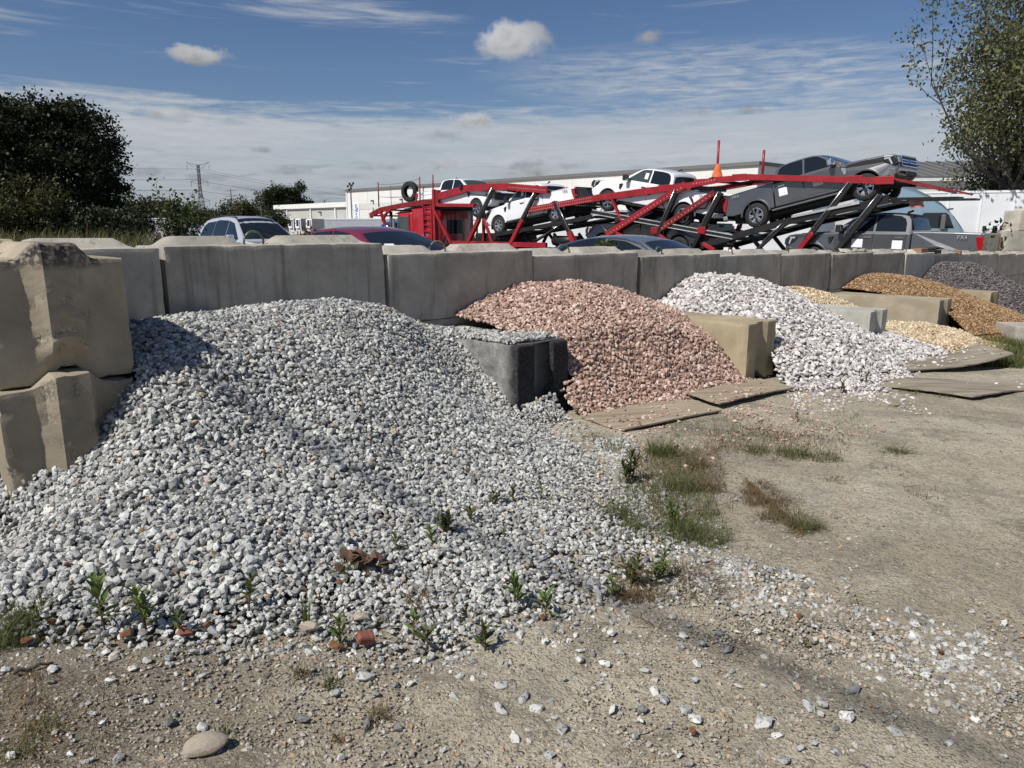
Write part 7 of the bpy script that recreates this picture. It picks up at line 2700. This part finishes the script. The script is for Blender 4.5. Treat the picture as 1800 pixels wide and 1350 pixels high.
# fine gravel strewn on the dirt: far too many to count
n = 17000
gxp = rng.uniform(0, 1, n * 3)
px = rng.uniform(-60, 1860, n * 3)
py = 690 + (1360 - 690) * rng.uniform(0, 1, n * 3) ** 0.8
pts = []
D0 = np.stack([(px - CX) / FPX, math.cos(PITCH) - math.sin(PITCH) * (py - CY) / FPX, -math.sin(PITCH) - math.cos(PITCH) * (py - CY) / FPX], -1)
kk = (0.0 - CAM_Z) / D0[:, 2]
X, Y = D0[:, 0] * kk, D0[:, 1] * kk
for _ in range(3):
    kk = (ground(X, Y) - CAM_Z) / D0[:, 2]
    X, Y = D0[:, 0] * kk, D0[:, 1] * kk
den = 0.22 + 0.9 * vnoise(X, Y, 1.3, 71) * vnoise(X, Y, 4.0, 72)
strip = np.exp(-((py - (1045 + (px - 1200) * 0.30)) / 70.0) ** 2) * (px > 1100)
edge_ = np.exp(-np.abs(h_grey(X, Y)) * 14)
keep = (rng.uniform(0, 1, len(X)) < den * 0.55 + strip * 0.8 + edge_ * 0.3) & (h_grey(X, Y) < 0.02) & (h_pink(X, Y) < 0.03) & (h_white(X, Y) < 0.03)
tt_, nn_ = to_tn(X, Y)
keep &= nn_ > 1.3
X, Y = X[keep][:n], Y[keep][:n]
sz = np.exp(rng.normal(math.log(0.0085), 0.38, len(X)))
sz = np.clip(sz, 0.005, 0.032)
P_ = np.stack([X, Y, ground(X, Y) + sz * 0.04], -1)
joined_stones('fine_gravel', P_, sz, rot_mats(len(X), 0.5), TN_PROTO, M['pebble'], None, 'stuff')['label'] = 'fine pale gravel strewn over the bare dirt'



def strewn(name, label, quad, n, d, protos, mat):
    """small chips kicked out of a bay over the dirt"""
    c = np.array([on_ground(*q)[:2] for q in quad])
    u, v = rng.uniform(0, 1, n), rng.uniform(0, 1, n) ** 1.4
    xy = (c[0] * (1 - u)[:, None] + c[1] * u[:, None]) * (1 - v)[:, None] + (c[3] * (1 - u)[:, None] + c[2] * u[:, None]) * v[:, None]
    k = vnoise(xy[:, 0], xy[:, 1], 2.5, n) > 0.35
    xy = xy[k]
    s = d * np.exp(rng.normal(0, 0.3, len(xy)))
    joined_stones(name, np.concatenate([xy, (ground(xy[:, 0], xy[:, 1]) + s * 0.15)[:, None]], 1), s, rot_mats(len(xy), 0.5), protos, M[mat], None, 'stuff')['label'] = label


strewn('strewn_chips', 'pink chips strewn over the dirt in front of the plywood', [(1100, 765), (1420, 692), (1560, 760), (1130, 840)], 900, 0.020, TN_PROTO, 'pink')
strewn('strewn_chips', 'white chips strewn over the dirt in front of the white pile', [(1380, 690), (1600, 694), (1640, 730), (1400, 730)], 300, 0.024, TN_PROTO, 'white_s')
strewn('strewn_chips', 'small pale chips strewn along the gravel strip at the right', [(1150, 1010), (1300, 990), (1800, 1180), (1700, 1260)], 1300, 0.015, TN_PROTO, 'pebble')
strewn('strewn_chips', 'pale speckled chips mixed into the gravel strip at the right', [(1130, 1000), (1300, 980), (1820, 1150), (1720, 1270)], 700, 0.021, TN_PROTO, 'granite')
strewn('strewn_chips', 'small grey chips strewn round the right foot of the grey pile', [(1040, 770), (1110, 770), (1310, 1010), (1180, 1050)], 1500, 0.018, TN_PROTO, 'granite')
# ------------------------------------------------------------------ weeds and grass
M['blade_green'] = leaf_mat('green_grass_blades', (0.07, 0.086, 0.026), (0.135, 0.152, 0.05), (0.26, 0.25, 0.115), 0.38)
M['blade_brown'] = leaf_mat('brown_grass_blades', (0.09, 0.06, 0.025), (0.17, 0.12, 0.055), (0.30, 0.235, 0.13), 0.3)
M['weed_leaf'] = leaf_mat('fresh_weed_leaves', (0.07, 0.115, 0.025), (0.12, 0.175, 0.04), (0.19, 0.24, 0.07), 0.35)
M['weed_dark'] = leaf_mat('dull_weed_leaves', (0.05, 0.066, 0.02), (0.085, 0.105, 0.033), (0.14, 0.145, 0.055), 0.3)
M['stem'] = simple('reddish_stem', (0.13, 0.075, 0.03), 0.8, vary=0.3, vscale=20)
M['dead_leaf'] = simple('dead_brown_leaf', (0.13, 0.075, 0.045), 0.85, vary=0.4, vscale=14)


def surf(px, py):
    """point of the yard (pile included) under a photo point"""
    z = 0.0
    p = None
    for _ in range(14):
        p = on_z(px, py, z)
        z = gz(p.x, p.y) + max(0.0, float(h_grey(np.array([p.x]), np.array([p.y]))[0]))
    return Vector((p.x, p.y, z))


def blades_mesh(name, n, rad, h, w, mat, lean=0.5, seed=0, bases=None):
    """grass blades: three bent quads each"""
    r = np.random.default_rng(seed)
    if bases is None:
        a = r.uniform(0, 6.28, n)
        q = rad * np.sqrt(r.uniform(0, 1, n))
        bx, by, bz = np.cos(a) * q, np.sin(a) * q, np.zeros(n)
    else:
        bx, by, bz = bases.T
    yaw = r.uniform(0, 6.28, n)
    ln = np.abs(r.normal(lean, lean * 0.5, n))
    hh = h * (0.25 + 0.9 * r.uniform(0, 1, n) ** 1.3)
    V = []
    for u, ww in ((0, 1.0), (0.4, 0.9), (0.75, 0.6), (1.0, 0.08)):
        out = ln * u ** 1.7 * hh
        z = bz + hh * u * (1 - 0.25 * ln * u)
        x, y = bx + np.cos(yaw) * out, by + np.sin(yaw) * out
        for s in (-1, 1):
            V.append(np.stack([x - np.sin(yaw) * s * w * ww / 2, y + np.cos(yaw) * s * w * ww / 2, z], -1))
    V = np.stack(V, 1)
    k = np.arange(n)[:, None] * 8
    F = np.concatenate([np.stack([k[:, 0] + 2 * i, k[:, 0] + 2 * i + 1, k[:, 0] + 2 * i + 3, k[:, 0] + 2 * i + 2], -1) for i in range(3)])
    me = big_mesh(name, V.reshape(-1, 3), F, mat, True)
    at = me.attributes.new('tone', 'FLOAT', 'POINT')
    at.data.foreach_set('value', np.repeat(np.clip(r.normal(0.45, 0.22, n), 0, 1), 8).astype(np.float32))
    return me


def tuft(px, py, h, rad, n, mat, label, group='grass tufts rooted in the dirt and gravel', lean=0.5, seed=None, w=0.0026):
    lean *= 1.35
    p = surf(px, py)
    o = add('grass_tuft', blades_mesh('grass_tuft', n, rad, h, w, M[mat], lean, seed or int(px * 7 + py)), None, p - Vector((0, 0, 0.008)))
    return tag(o, label, 'grass', group)


def lance_mesh(L, Wd, mat, seed):
    r = random.Random(seed)
    V, F = [], []
    prof = [(0, 0.12), (0.2, 0.7), (0.45, 1.0), (0.7, 0.75), (0.9, 0.3), (1.0, 0.02)]
    for u, w in prof:
        z = 0.25 * L * (u - 1.1 * u * u)
        for s in (-1, 0, 1):
            V.append((u * L, s * w * Wd / 2, z + abs(s) * w * Wd * 0.18))
    for i in range(len(prof) - 1):
        for j in range(2):
            a = i * 3 + j
            F.append((a, a + 1, a + 4, a + 3))
    me = mesh_from('leaf', V, F, M[mat], True)
    at = me.attributes.new('tone', 'FLOAT', 'POINT')
    at.data.foreach_set('value', [r.uniform(0.3, 0.8)] * len(V))
    return me


LANCE = [lance_mesh(1.0, 0.26 + 0.03 * (i % 3), 'weed_leaf', i) for i in range(5)]
LANCED = [lance_mesh(1.0, 0.30 + 0.03 * (i % 3), 'weed_dark', i) for i in range(5)]


def weed(px, py, h, n, label, leafL=None, pool=None, seed=0, cat='weed', shoots=1):
    """upright weed with lance-shaped leaves up its stem"""
    r = random.Random(seed or int(px * 3 + py))
    h *= 1.2
    p = surf(px, py)
    root = thing('leafy_weed', label, cat, p)
    leafL = (leafL or h * 0.42) * 1.25
    pool = pool or LANCE
    for sidx in range(shoots):
        hh = h * (1.0 if sidx == 0 else r.uniform(0.45, 0.8))
        ln = Vector((r.uniform(-0.18, 0.18), r.uniform(-0.15, 0.15), 1.0)) if sidx == 0 else Vector((r.uniform(-0.5, 0.5), r.uniform(-0.4, 0.4), 1.0))
        pts = [Vector((0, 0, -0.01)), ln * hh * 0.35 + Vector((r.uniform(-0.01, 0.01), 0, 0)), ln * hh * 0.7, ln * hh * 0.92]
        MB().tube(pts, 0.0035, 5, True, 0.0018).build('stem', M['stem'], root, True)
        m = n if sidx == 0 else max(4, n // 2)
        for i in range(m):
            u = 0.22 + 0.78 * (i / max(1, m - 1)) ** 0.85
            b = ln * hh * u * 0.92
            o = bpy.data.objects.new('leaf', r.choice(pool))
            COL.objects.link(o)
            o.parent = root
            o.location = b
            L = leafL * (1.0 - 0.45 * abs(u - 0.6)) * r.uniform(0.75, 1.15) * (0.8 if u > 0.93 else 1)
            o.scale = (L, L, L)
            e = 0.15 + 0.85 * u + r.uniform(-0.2, 0.25)
            o.rotation_euler = (r.uniform(-0.4, 0.4), -e, i * 2.4 + r.uniform(-0.4, 0.4))
    return root


weed(186, 1112, 0.165, 18, 'tallest leafy weed with long lance leaves at the left of the pile\'s foot', 0.065, seed=3)
weed(258, 1108, 0.145, 20, 'bushy leafy weed, second from the left along the pile\'s foot', 0.055, seed=4, shoots=2)
weed(313, 1118, 0.07, 9, 'short leafy weed, third from the left along the pile\'s foot', 0.045, seed=5)
weed(437, 1075, 0.115, 16, 'thin drooping leafy weed on the gravel, fourth from the left', 0.045, LANCED, 6)
weed(905, 1062, 0.11, 14, 'two-headed leafy weed on the gravel left of the fan-leaved weed', 0.055, seed=7, shoots=2)
weed(963, 1090, 0.075, 10, 'fan-leaved weed at the pile\'s foot near the middle', 0.058, seed=8)
weed(600, 1138, 0.09, 12, 'spreading leafy weed above the round orange-brown stone', 0.05, seed=9, shoots=2)
weed(727, 1120, 0.075, 9, 'small leafy weed above a toothed rosette, right of the broken brick', 0.045, seed=10)
weed(748, 1142, 0.06, 9, 'low toothed rosette right of the broken brick', 0.05, LANCED, 11)
weed(852, 1145, 0.07, 11, 'tufted weed at the foot where the pile meets the dirt', 0.045, LANCED, 12, shoots=2)
weed(697, 968, 0.055, 9, 'small rosette weed right of the dead leaves', 0.04, seed=13)
weed(760, 960, 0.075, 11, 'dull green weed left of the dark bushy weed on the slope', 0.045, seed=14, shoots=2)
weed(785, 938, 0.085, 16, 'dark bushy weed in the middle of the lower gravel slope', 0.045, LANCED, 15, shoots=4)
weed(828, 918, 0.05, 11, 'dark star-shaped rosette right of the bushy weed', 0.05, LANCED, 16)
weed(868, 888, 0.06, 10, 'dark low weed high on the slope, left of a pale sprig', 0.045, LANCED, 17, shoots=3)
weed(903, 884, 0.075, 10, 'pale sprig of weed high on the gravel slope', 0.035, LANCED, 18, shoots=2)
weed(950, 878, 0.05, 8, 'small yellowish weed high on the gravel slope', 0.035, seed=19)
weed(885, 945, 0.03, 6, 'single pair of yellow-green leaves on the middle gravel', 0.03, seed=20)
weed(1078, 1048, 0.05, 8, 'low weed with a yellow-green whorl beside brown grass', 0.045, seed=21)
weed(1110, 1030, 0.13, 16, 'feathery green weed at the right foot of the grey pile', 0.04, LANCED, 22, shoots=4)
weed(1160, 1020, 0.11, 14, 'green weed beside the feathery weed at the pile\'s right foot', 0.04, seed=23, shoots=4)
weed(1105, 850, 0.17, 22, 'tall dark bushy weed where the grey pile meets the dirt', 0.05, LANCED, 24, shoots=6)
weed(1180, 925, 0.10, 16, 'fresh green clump at the right edge of the grey gravel', 0.04, seed=25, shoots=5)
weed(1520, 680, 0.14, 12, 'dark straggly weed at the foot of the white pile', 0.05, LANCED, 26, shoots=3)
weed(1480, 692, 0.10, 10, 'low green weed left of the straggly weed by the white pile', 0.05, LANCED, 27, shoots=3)
weed(1402, 742, 0.09, 8, 'small blue-flowered weed on the dirt below the plywood', 0.03, LANCED, 28, shoots=2)

tf = [(540, 1100, 0.16, 0.018, 16, 'blade_green', 'tall thin grass wisps on the gravel left of the round orange stone', 0.35), (533, 1186, 0.075, 0.03, 40, 'blade_brown', 'yellowed grass tuft on the dirt just off the pile\'s foot', 0.6), (580, 1205, 0.05, 0.03, 36, 'blade_green', 'small green grass tuft on the dirt below the orange stone', 0.5),
      (664, 1262, 0.07, 0.025, 44, 'blade_brown', 'spiky orange-brown tuft near the bottom of the frame', 0.9), (396, 1290, 0.05, 0.015, 20, 'blade_green', 'tiny green tuft on the dirt above the buff rock', 0.4), (75, 1285, 0.05, 0.06, 60, 'blade_green', 'sparse low grass on brown earth at the lower left', 0.7),
      (25, 1328, 0.05, 0.035, 50, 'blade_green', 'small grass tuft at the bottom left corner', 0.6), (18, 1115, 0.12, 0.09, 150, 'blade_green', 'thick grass clump at the left frame edge below the pile', 0.6), (50, 1080, 0.10, 0.06, 80, 'blade_green', 'grass blades growing through gravel at the left frame edge', 0.8),
      (600, 1005, 0.07, 0.03, 50, 'blade_green', 'dry green tuft beside the dead leaves', 0.6), (735, 1060, 0.08, 0.05, 60, 'blade_brown', 'feathery dry grass on the middle gravel', 0.9), (660, 1010, 0.05, 0.06, 50, 'blade_brown', 'dry stalks lying over the dead leaves', 1.4),
      (1085, 905, 0.11, 0.06, 150, 'blade_green', 'dark grass clump at the gravel\'s right edge, lower of two', 0.7), (1110, 925, 0.08, 0.05, 90, 'blade_green', 'grass spill below the dark clump at the gravel edge', 0.8), (1055, 890, 0.07, 0.04, 50, 'blade_brown', 'brown grass spill left of the dark clump', 1.0),
      (1165, 800, 0.16, 0.10, 260, 'blade_green', 'tall olive grass clump above the pile\'s right foot', 0.5), (1195, 860, 0.11, 0.10, 260, 'blade_green', 'broad green grass mat at the pile\'s right foot', 0.5), (1240, 860, 0.10, 0.09, 160, 'blade_brown', 'rusty brown grass right of the broad green mat', 0.6), (1225, 820, 0.09, 0.07, 120, 'blade_brown', 'brown grass above the rusty patch', 0.6),
      (1205, 940, 0.13, 0.09, 240, 'blade_green', 'lush dark grass clump at the gravel\'s far right foot', 0.7), (1245, 955, 0.10, 0.08, 140, 'blade_green', 'grass spilling from the lush clump on to the dirt', 0.9), (1090, 1045, 0.07, 0.04, 80, 'blade_brown', 'red-brown grass tuft beside the feathery weed', 0.6), (1190, 1010, 0.07, 0.09, 120, 'blade_brown', 'brown creeping grass right of the feathery weed', 0.9),
      (1335, 885, 0.07, 0.09, 180, 'blade_brown', 'red-brown grass on the dirt, upper end of the diagonal strip', 0.9), (1362, 912, 0.07, 0.09, 180, 'blade_brown', 'red-brown grass in the middle of the diagonal strip', 0.9), (1415, 928, 0.09, 0.07, 170, 'blade_green', 'dark green grass at the lower end of the diagonal strip', 0.9), (1320, 868, 0.06, 0.06, 90, 'blade_brown', 'brown grass at the top tip of the diagonal strip', 0.9),
      (1385, 882, 0.06, 0.05, 40, 'blade_brown', 'small wiry tuft on bare dirt right of the diagonal strip', 1.0), (1575, 795, 0.12, 0.08, 120, 'blade_green', 'star-shaped green tuft alone on the dirt at the right', 1.3), (1580, 715, 0.08, 0.04, 50, 'blade_green', 'small tuft in front of the sagging sheet', 1.0), (1290, 785, 0.07, 0.10, 110, 'blade_brown', 'thin brown grass left end of the sparse row', 0.6),
      (1330, 795, 0.10, 0.09, 150, 'blade_green', 'thin grass near the left end of the sparse row', 0.5), (1390, 800, 0.11, 0.12, 190, 'blade_green', 'green grass in the middle of the sparse row', 0.5), (1440, 805, 0.10, 0.12, 150, 'blade_green', 'green grass at the right end of the sparse row', 0.5), (1470, 845, 0.05, 0.10, 80, 'blade_brown', 'low brown grass below the sparse row', 0.9),
      (1620, 865, 0.05, 0.12, 80, 'blade_brown', 'low dry grass on the dirt at the right', 1.0), (1580, 830, 0.05, 0.08, 60, 'blade_brown', 'low dry grass below the star-shaped tuft', 1.0), (1155, 1105, 0.11, 0.01, 12, 'blade_brown', 'long bent brown stalks on the dirt, left of the two', 1.6), (1290, 1125, 0.11, 0.01, 10, 'blade_brown', 'long bent brown stalks on the dirt, right of the two', 1.8),
      (1415, 1130, 0.035, 0.02, 30, 'blade_brown', 'tiny olive tuft at the gravel strip', 0.6), (1040, 770, 0.10, 0.07, 60, 'blade_green', 'wispy grass at the corner of the nearer plywood', 0.6), (1075, 790, 0.12, 0.08, 60, 'blade_green', 'wispy grass left of the tall dark weed', 0.6), (1600, 690, 0.08, 0.12, 70, 'blade_green', 'thin grass along the near edge of the sagging sheet', 0.8),
      (1660, 700, 0.07, 0.08, 40, 'blade_green', 'thin grass at the low middle of the sagging sheet', 0.8), (1640, 645, 0.08, 0.08, 50, 'blade_green', 'weedy grass at the end of the white pile', 0.7), (1360, 768, 0.06, 0.12, 70, 'blade_brown', 'scattered dry grass between plywood and sparse row', 0.8), (595, 1300, 0.045, 0.02, 24, 'blade_brown', 'faded tuft at the bottom of the frame left of centre', 0.7)]
for px, py, h, rad, n, mat, lab, lean in tf:
    tuft(px, py, h, rad, int(n * 1.5), mat, lab, lean=lean)


def grass_area(poly_px, n, h, mat, label, seed, w=0.004, lean=0.5, plane=None):
    r = np.random.default_rng(seed)
    c = np.array([on_ground(*q)[:2] for q in poly_px]) if plane is None else np.array(plane)
    u, v = r.uniform(0, 1, n), r.uniform(0, 1, n)
    xy = ((c[0] * (1 - u)[:, None] + c[1] * u[:, None]) * (1 - v)[:, None] + (c[3] * (1 - u)[:, None] + c[2] * u[:, None]) * v[:, None])
    k = vnoise(xy[:, 0], xy[:, 1], 1.8, seed) + 0.3 * vnoise(xy[:, 0], xy[:, 1], 6, seed + 1) > 0.45
    xy = xy[k]
    B = np.concatenate([xy, ground(xy[:, 0], xy[:, 1])[:, None]], 1)
    o = add('grass', blades_mesh('grass', len(B), 0, h, w, M[mat], lean, seed, B))
    o['kind'] = 'stuff'
    o['label'] = label
    return o


grass_area([(1690, 598), (1830, 590), (1880, 655), (1715, 645)], 9000, 0.16, 'blade_green', 'dense green grass in front of the brown gravel', 5, 0.006)
grass_area([(1640, 612), (1720, 600), (1740, 640), (1660, 640)], 1400, 0.10, 'blade_green', 'thin green grass at the edge of the buff gravel', 6, 0.006)
grass_area([(1260, 745), (1500, 765), (1480, 815), (1230, 790)], 1000, 0.05, 'blade_brown', 'sparse dry grass on the trodden dirt', 7, 0.004, 0.9)
grass_area([(1075, 800), (1225, 785), (1285, 955), (1110, 985)], 2800, 0.085, 'blade_green', 'tangled thin grass over the pile\'s right foot', 31, 0.0028, 1.0)
grass_area([(1100, 790), (1260, 790), (1290, 900), (1150, 930)], 2300, 0.075, 'blade_brown', 'tangled dry grass over the pile\'s right foot', 32, 0.0026, 1.1)
grass_area([(1060, 1000), (1260, 985), (1270, 1045), (1080, 1070)], 1000, 0.06, 'blade_brown', 'dry runners creeping over the gravel edge', 33, 0.0026, 1.3)
grass_area([(1300, 850), (1345, 845), (1455, 935), (1400, 950)], 1300, 0.055, 'blade_brown', 'matted red-brown grass on the dirt', 34, 0.0026, 1.2)
grass_area([(1170, 735), (1520, 720), (1560, 830), (1190, 780)], 2300, 0.04, 'blade_green', 'thin low grass spread over the trodden dirt', 35, 0.003, 1.1)
grass_area([(-30, 1060), (80, 1050), (120, 1130), (-30, 1160)], 900, 0.08, 'blade_green', 'thin grass through the gravel at the left frame edge', 36, 0.0028, 1.0)
grass_area([(-30, 1180), (240, 1180), (200, 1350), (-30, 1350)], 900, 0.03, 'blade_brown', 'short dry grass bits on brown earth at the lower left', 37, 0.0025, 1.3)
# raised verge behind the wall at the left, with tall weeds
VC, VR = (-11.5, 20.0), (8.5, 9.0)


def verge(x, y):
    q = ((np.asarray(x) - VC[0]) / VR[0]) ** 2 + ((np.asarray(y) - VC[1]) / VR[1]) ** 2
    return ground(x, y) + np.where(q < 1, 0.72 * (1 - q) ** 0.7 + 0.02, -0.1)


vx, vy = np.meshgrid(np.linspace(VC[0] - VR[0], VC[0] + VR[0], 60), np.linspace(VC[1] - VR[1], VC[1] + VR[1], 60))
q_ = ((vx - VC[0]) / VR[0]) ** 2 + ((vy - VC[1]) / VR[1]) ** 2
okq = ((q_ < 0.99) & (to_tn(vx, vy)[1] < -1.0)).reshape(-1)
ff = lf[okq[lf].all(1)]
M['soil'] = simple('dark_verge_soil', (0.07, 0.06, 0.035), 0.95, vary=0.4, vscale=1.5)
vo = add('verge', big_mesh('verge', np.stack([vx, vy, verge(vx, vy)], -1).reshape(-1, 3), ff, M['soil']))
vo['kind'] = 'structure'


def verge_grass(n, h, mat, label, seed, w, lean, xr, yr):
    r = np.random.default_rng(seed)
    x = r.uniform(*xr, n)
    y = r.uniform(*yr, n)
    q = ((x - VC[0]) / VR[0]) ** 2 + ((y - VC[1]) / VR[1]) ** 2
    k = (q < 0.93) & (to_tn(x, y)[1] < -1.2) & (vnoise(x, y, 0.6, seed) > 0.32) & (x < -0.47 * y)
    x, y = x[k], y[k]
    o = add('grass', blades_mesh('grass', len(x), 0, h, w, M[mat], lean, seed, np.stack([x, y, verge(x, y)], -1)))
    o['kind'] = 'stuff'
    o['label'] = label


verge_grass(12000, 0.8, 'blade_green', 'tall olive grass and weeds on the verge behind the wall', 8, 0.024, 0.5, (VC[0] - 8.5, VC[0] + 8.5), (VC[1] - 9, VC[1] + 9))
verge_grass(5000, 0.85, 'blade_brown', 'tall dry brown weeds on the verge behind the wall', 9, 0.016, 0.5, (VC[0] - 8.5, VC[0] + 3), (VC[1] - 9, VC[1] + 4))

# sapling behind the wall
p = at_y(312, 405, 14.5)
tree('slender leafy sapling standing behind the wall left of the SUV', (p.x, p.y, -0.05), 0.5, 9, 1, 3, 1500, 0.075, 'leaf_mid', 91, 'bark', 0.03, 0.75, 0.07, name='sapling', spread_=0.5, upw=0.5, H=2.25, Wd=0.85)
p = at_y(285, 408, 12.5)
tree('yellow-flowering weed clump at the foot of the sapling', (p.x, p.y, -0.05), 0.2, 7, 1, 3, 700, 0.06, 'leaf_olive', 92, 'bark', 0.02, 0.5, 0.08, name='weed_clump', spread_=0.6, upw=0.4, H=1.45, Wd=0.7)
# plants rooted in the top of the wall
x, y = wl(1.85 * 3 + 0.0, -0.55)
tree('small leafy weed growing out of the wall top before the grey sedan', (x, y, tops[3] - 0.05), 0.05, 7, 1, 3, 170, 0.055, 'leaf_mid', 93, 'bark', 0.01, 0.14, 0.03, name='wall_weed', spread_=0.6, upw=0.5, H=0.27, Wd=0.36)
x, y = wl(1.45, -0.62)
tree('thin reddish weed on the wall top before the maroon car', (x, y, tops[0] - 0.02), 0.05, 5, 1, 3, 60, 0.03, 'leaf_olive', 94, 'bark', 0.006, 0.1, 0.03, name='wall_weed', spread_=0.5, upw=0.5, H=0.2, Wd=0.16)
p = at_y(1748, 425, 23.5)
tree('dark glossy shrub between the truck\'s nose and the pale blocks', (p.x, p.y, p.z - 0.9), 0.2, 9, 2, 3, 1100, 0.12, 'leaf_dark', 95, 'bark', 0.04, 0.6, 0.10, name='shrub', spread_=0.8, upw=0.35, H=1.35, Wd=0.9)
p = at_y(1722, 440, 21.5)
o = add('grass_tuft', blades_mesh('grass_tuft', 60, 0.35, 0.75, 0.02, M['blade_green'], 0.6, 77), None, (p.x, p.y, p.z - 0.3))
tag(o, 'spiky dark grass behind the far wall blocks by the red taillight', 'grass')

# bricks and rubble on the far wall top
M['old_brick'] = simple('old_orange_brick', (0.30, 0.17, 0.10), 0.9, vary=0.3, vscale=20, bump=0.3)
M['dark_brick'] = simple('dark_clinker_brick', (0.06, 0.05, 0.045), 0.9, vary=0.3, vscale=20, bump=0.3)
for t, mat, lab in ((16.05, 'old_brick', 'orange brick on the far wall top, left of two dark bricks'), (16.55, 'dark_brick', 'dark brick on the far wall top beside the orange brick'), (16.95, 'dark_brick', 'dark brick on the far wall top, right of the other dark brick'), (18.75, 'old_brick', 'single orange brick on the wall top by the dark purple pile')):
    k = min(14, int(t / 1.85))
    x, y = wl(t, -0.12)
    o = MB().box(-0.2, 0.2, -0.09, 0.09, 0, 0.09).build('brick', M[mat], None, False, (x, y, tops[k] + 0.005), (0, 0, WALL_ANG + random.uniform(-0.2, 0.2)))
    tag(bev(o, 0.01, 2), lab, 'brick')
for i in range(7):
    t = 12.1 + random.uniform(0, 0.9)
    x, y = wl(t, -0.2 + random.uniform(-0.1, 0.12))
    o = add('rubble_piece', proto_mesh('rubble_piece', *GR_PROTO[i], M['conc']), None, (x, y, tops[6] + 0.03), (random.uniform(-0.5, 0.5), random.uniform(-0.5, 0.5), random.uniform(0, 6)))
    s = random.uniform(0.1, 0.2)
    o.scale = (s, s, s * 0.7)
    tag(o, 'grey lump of broken concrete on the drip-stained wall block', 'rubble', 'broken concrete lumps on the wall top')

# dead leaves and sticks
p = surf(628, 1002)
dl = thing('dead_leaf_clump', 'heap of crumpled brown dead leaves caught in the gravel', 'dead leaves', p)
for i in range(22):
    n = 7
    V, F = [], []
    for k in range(n):
        a = 2 * math.pi * k / n
        q = random.uniform(0.022, 0.042)
        V.append((math.cos(a) * q, math.sin(a) * q * 0.7, random.uniform(-0.012, 0.012)))
    V.append((0, 0, 0.008))
    F = [(k, (k + 1) % n, n) for k in range(n)]
    me = mesh_from('dead_leaf', V, F, M['dead_leaf'], False)
    a, q = random.uniform(0, 6.28), random.uniform(0, 1)
    add('dead_leaf', me, dl, (math.cos(a) * q * 0.15, math.sin(a) * q * 0.07 + 0.02, 0.03 + random.uniform(0, 0.035) * (1 - q)), (random.uniform(-0.9, 0.9), random.uniform(-0.9, 0.9), random.uniform(0, 6)))
p = surf(590, 1024)
p2 = on_ground(25, 1190)
p3 = on_ground(95, 1170)
d = p3 - p2
pts = [p2 + d * (i / 6) + Vector((0, 0, 0.015 + 0.006 * math.sin(i * 2))) for i in range(7)]
tag(MB().tube([q - p2 for q in pts], 0.008, 8, True, 0.004).build('stick', M['bark'], None, True, p2), 'bare brown stick lying on the dirt at the lower left', 'stick')

# ------------------------------------------------------------------ telephone cable overhead, out of the frame: its shadow crosses the gravel
ga, gb = on_ground(905, 968), on_ground(1720, 1312)
dirg = (gb - ga).normalized()
kk = 9.5 / SUN_DIR.z
a = ga + SUN_DIR * kk - dirg * 16
b = ga + SUN_DIR * kk + dirg * 14
cable = thing('overhead_cable', 'thick telephone cable bundle strung between two wooden poles beside the yard', 'cable', (0, 0, 0))
pts = []
for i in range(25):
    u = i / 24
    q = a.lerp(b, u)
    q.z += 0.35 * (4 * (u - 0.5) ** 2) - 0.05
    pts.append(q)
MB().tube(pts, 0.02, 8).build('cable', M['wire'], cable, True)
for q in (pts[0], pts[-1]):
    MB().tube([(q.x, q.y, gz(q.x, q.y) - 0.3), (q.x, q.y, q.z + 0.5)], 0.14, 10, True, 0.11).build('pole', M['wood_pole'], cable, True)
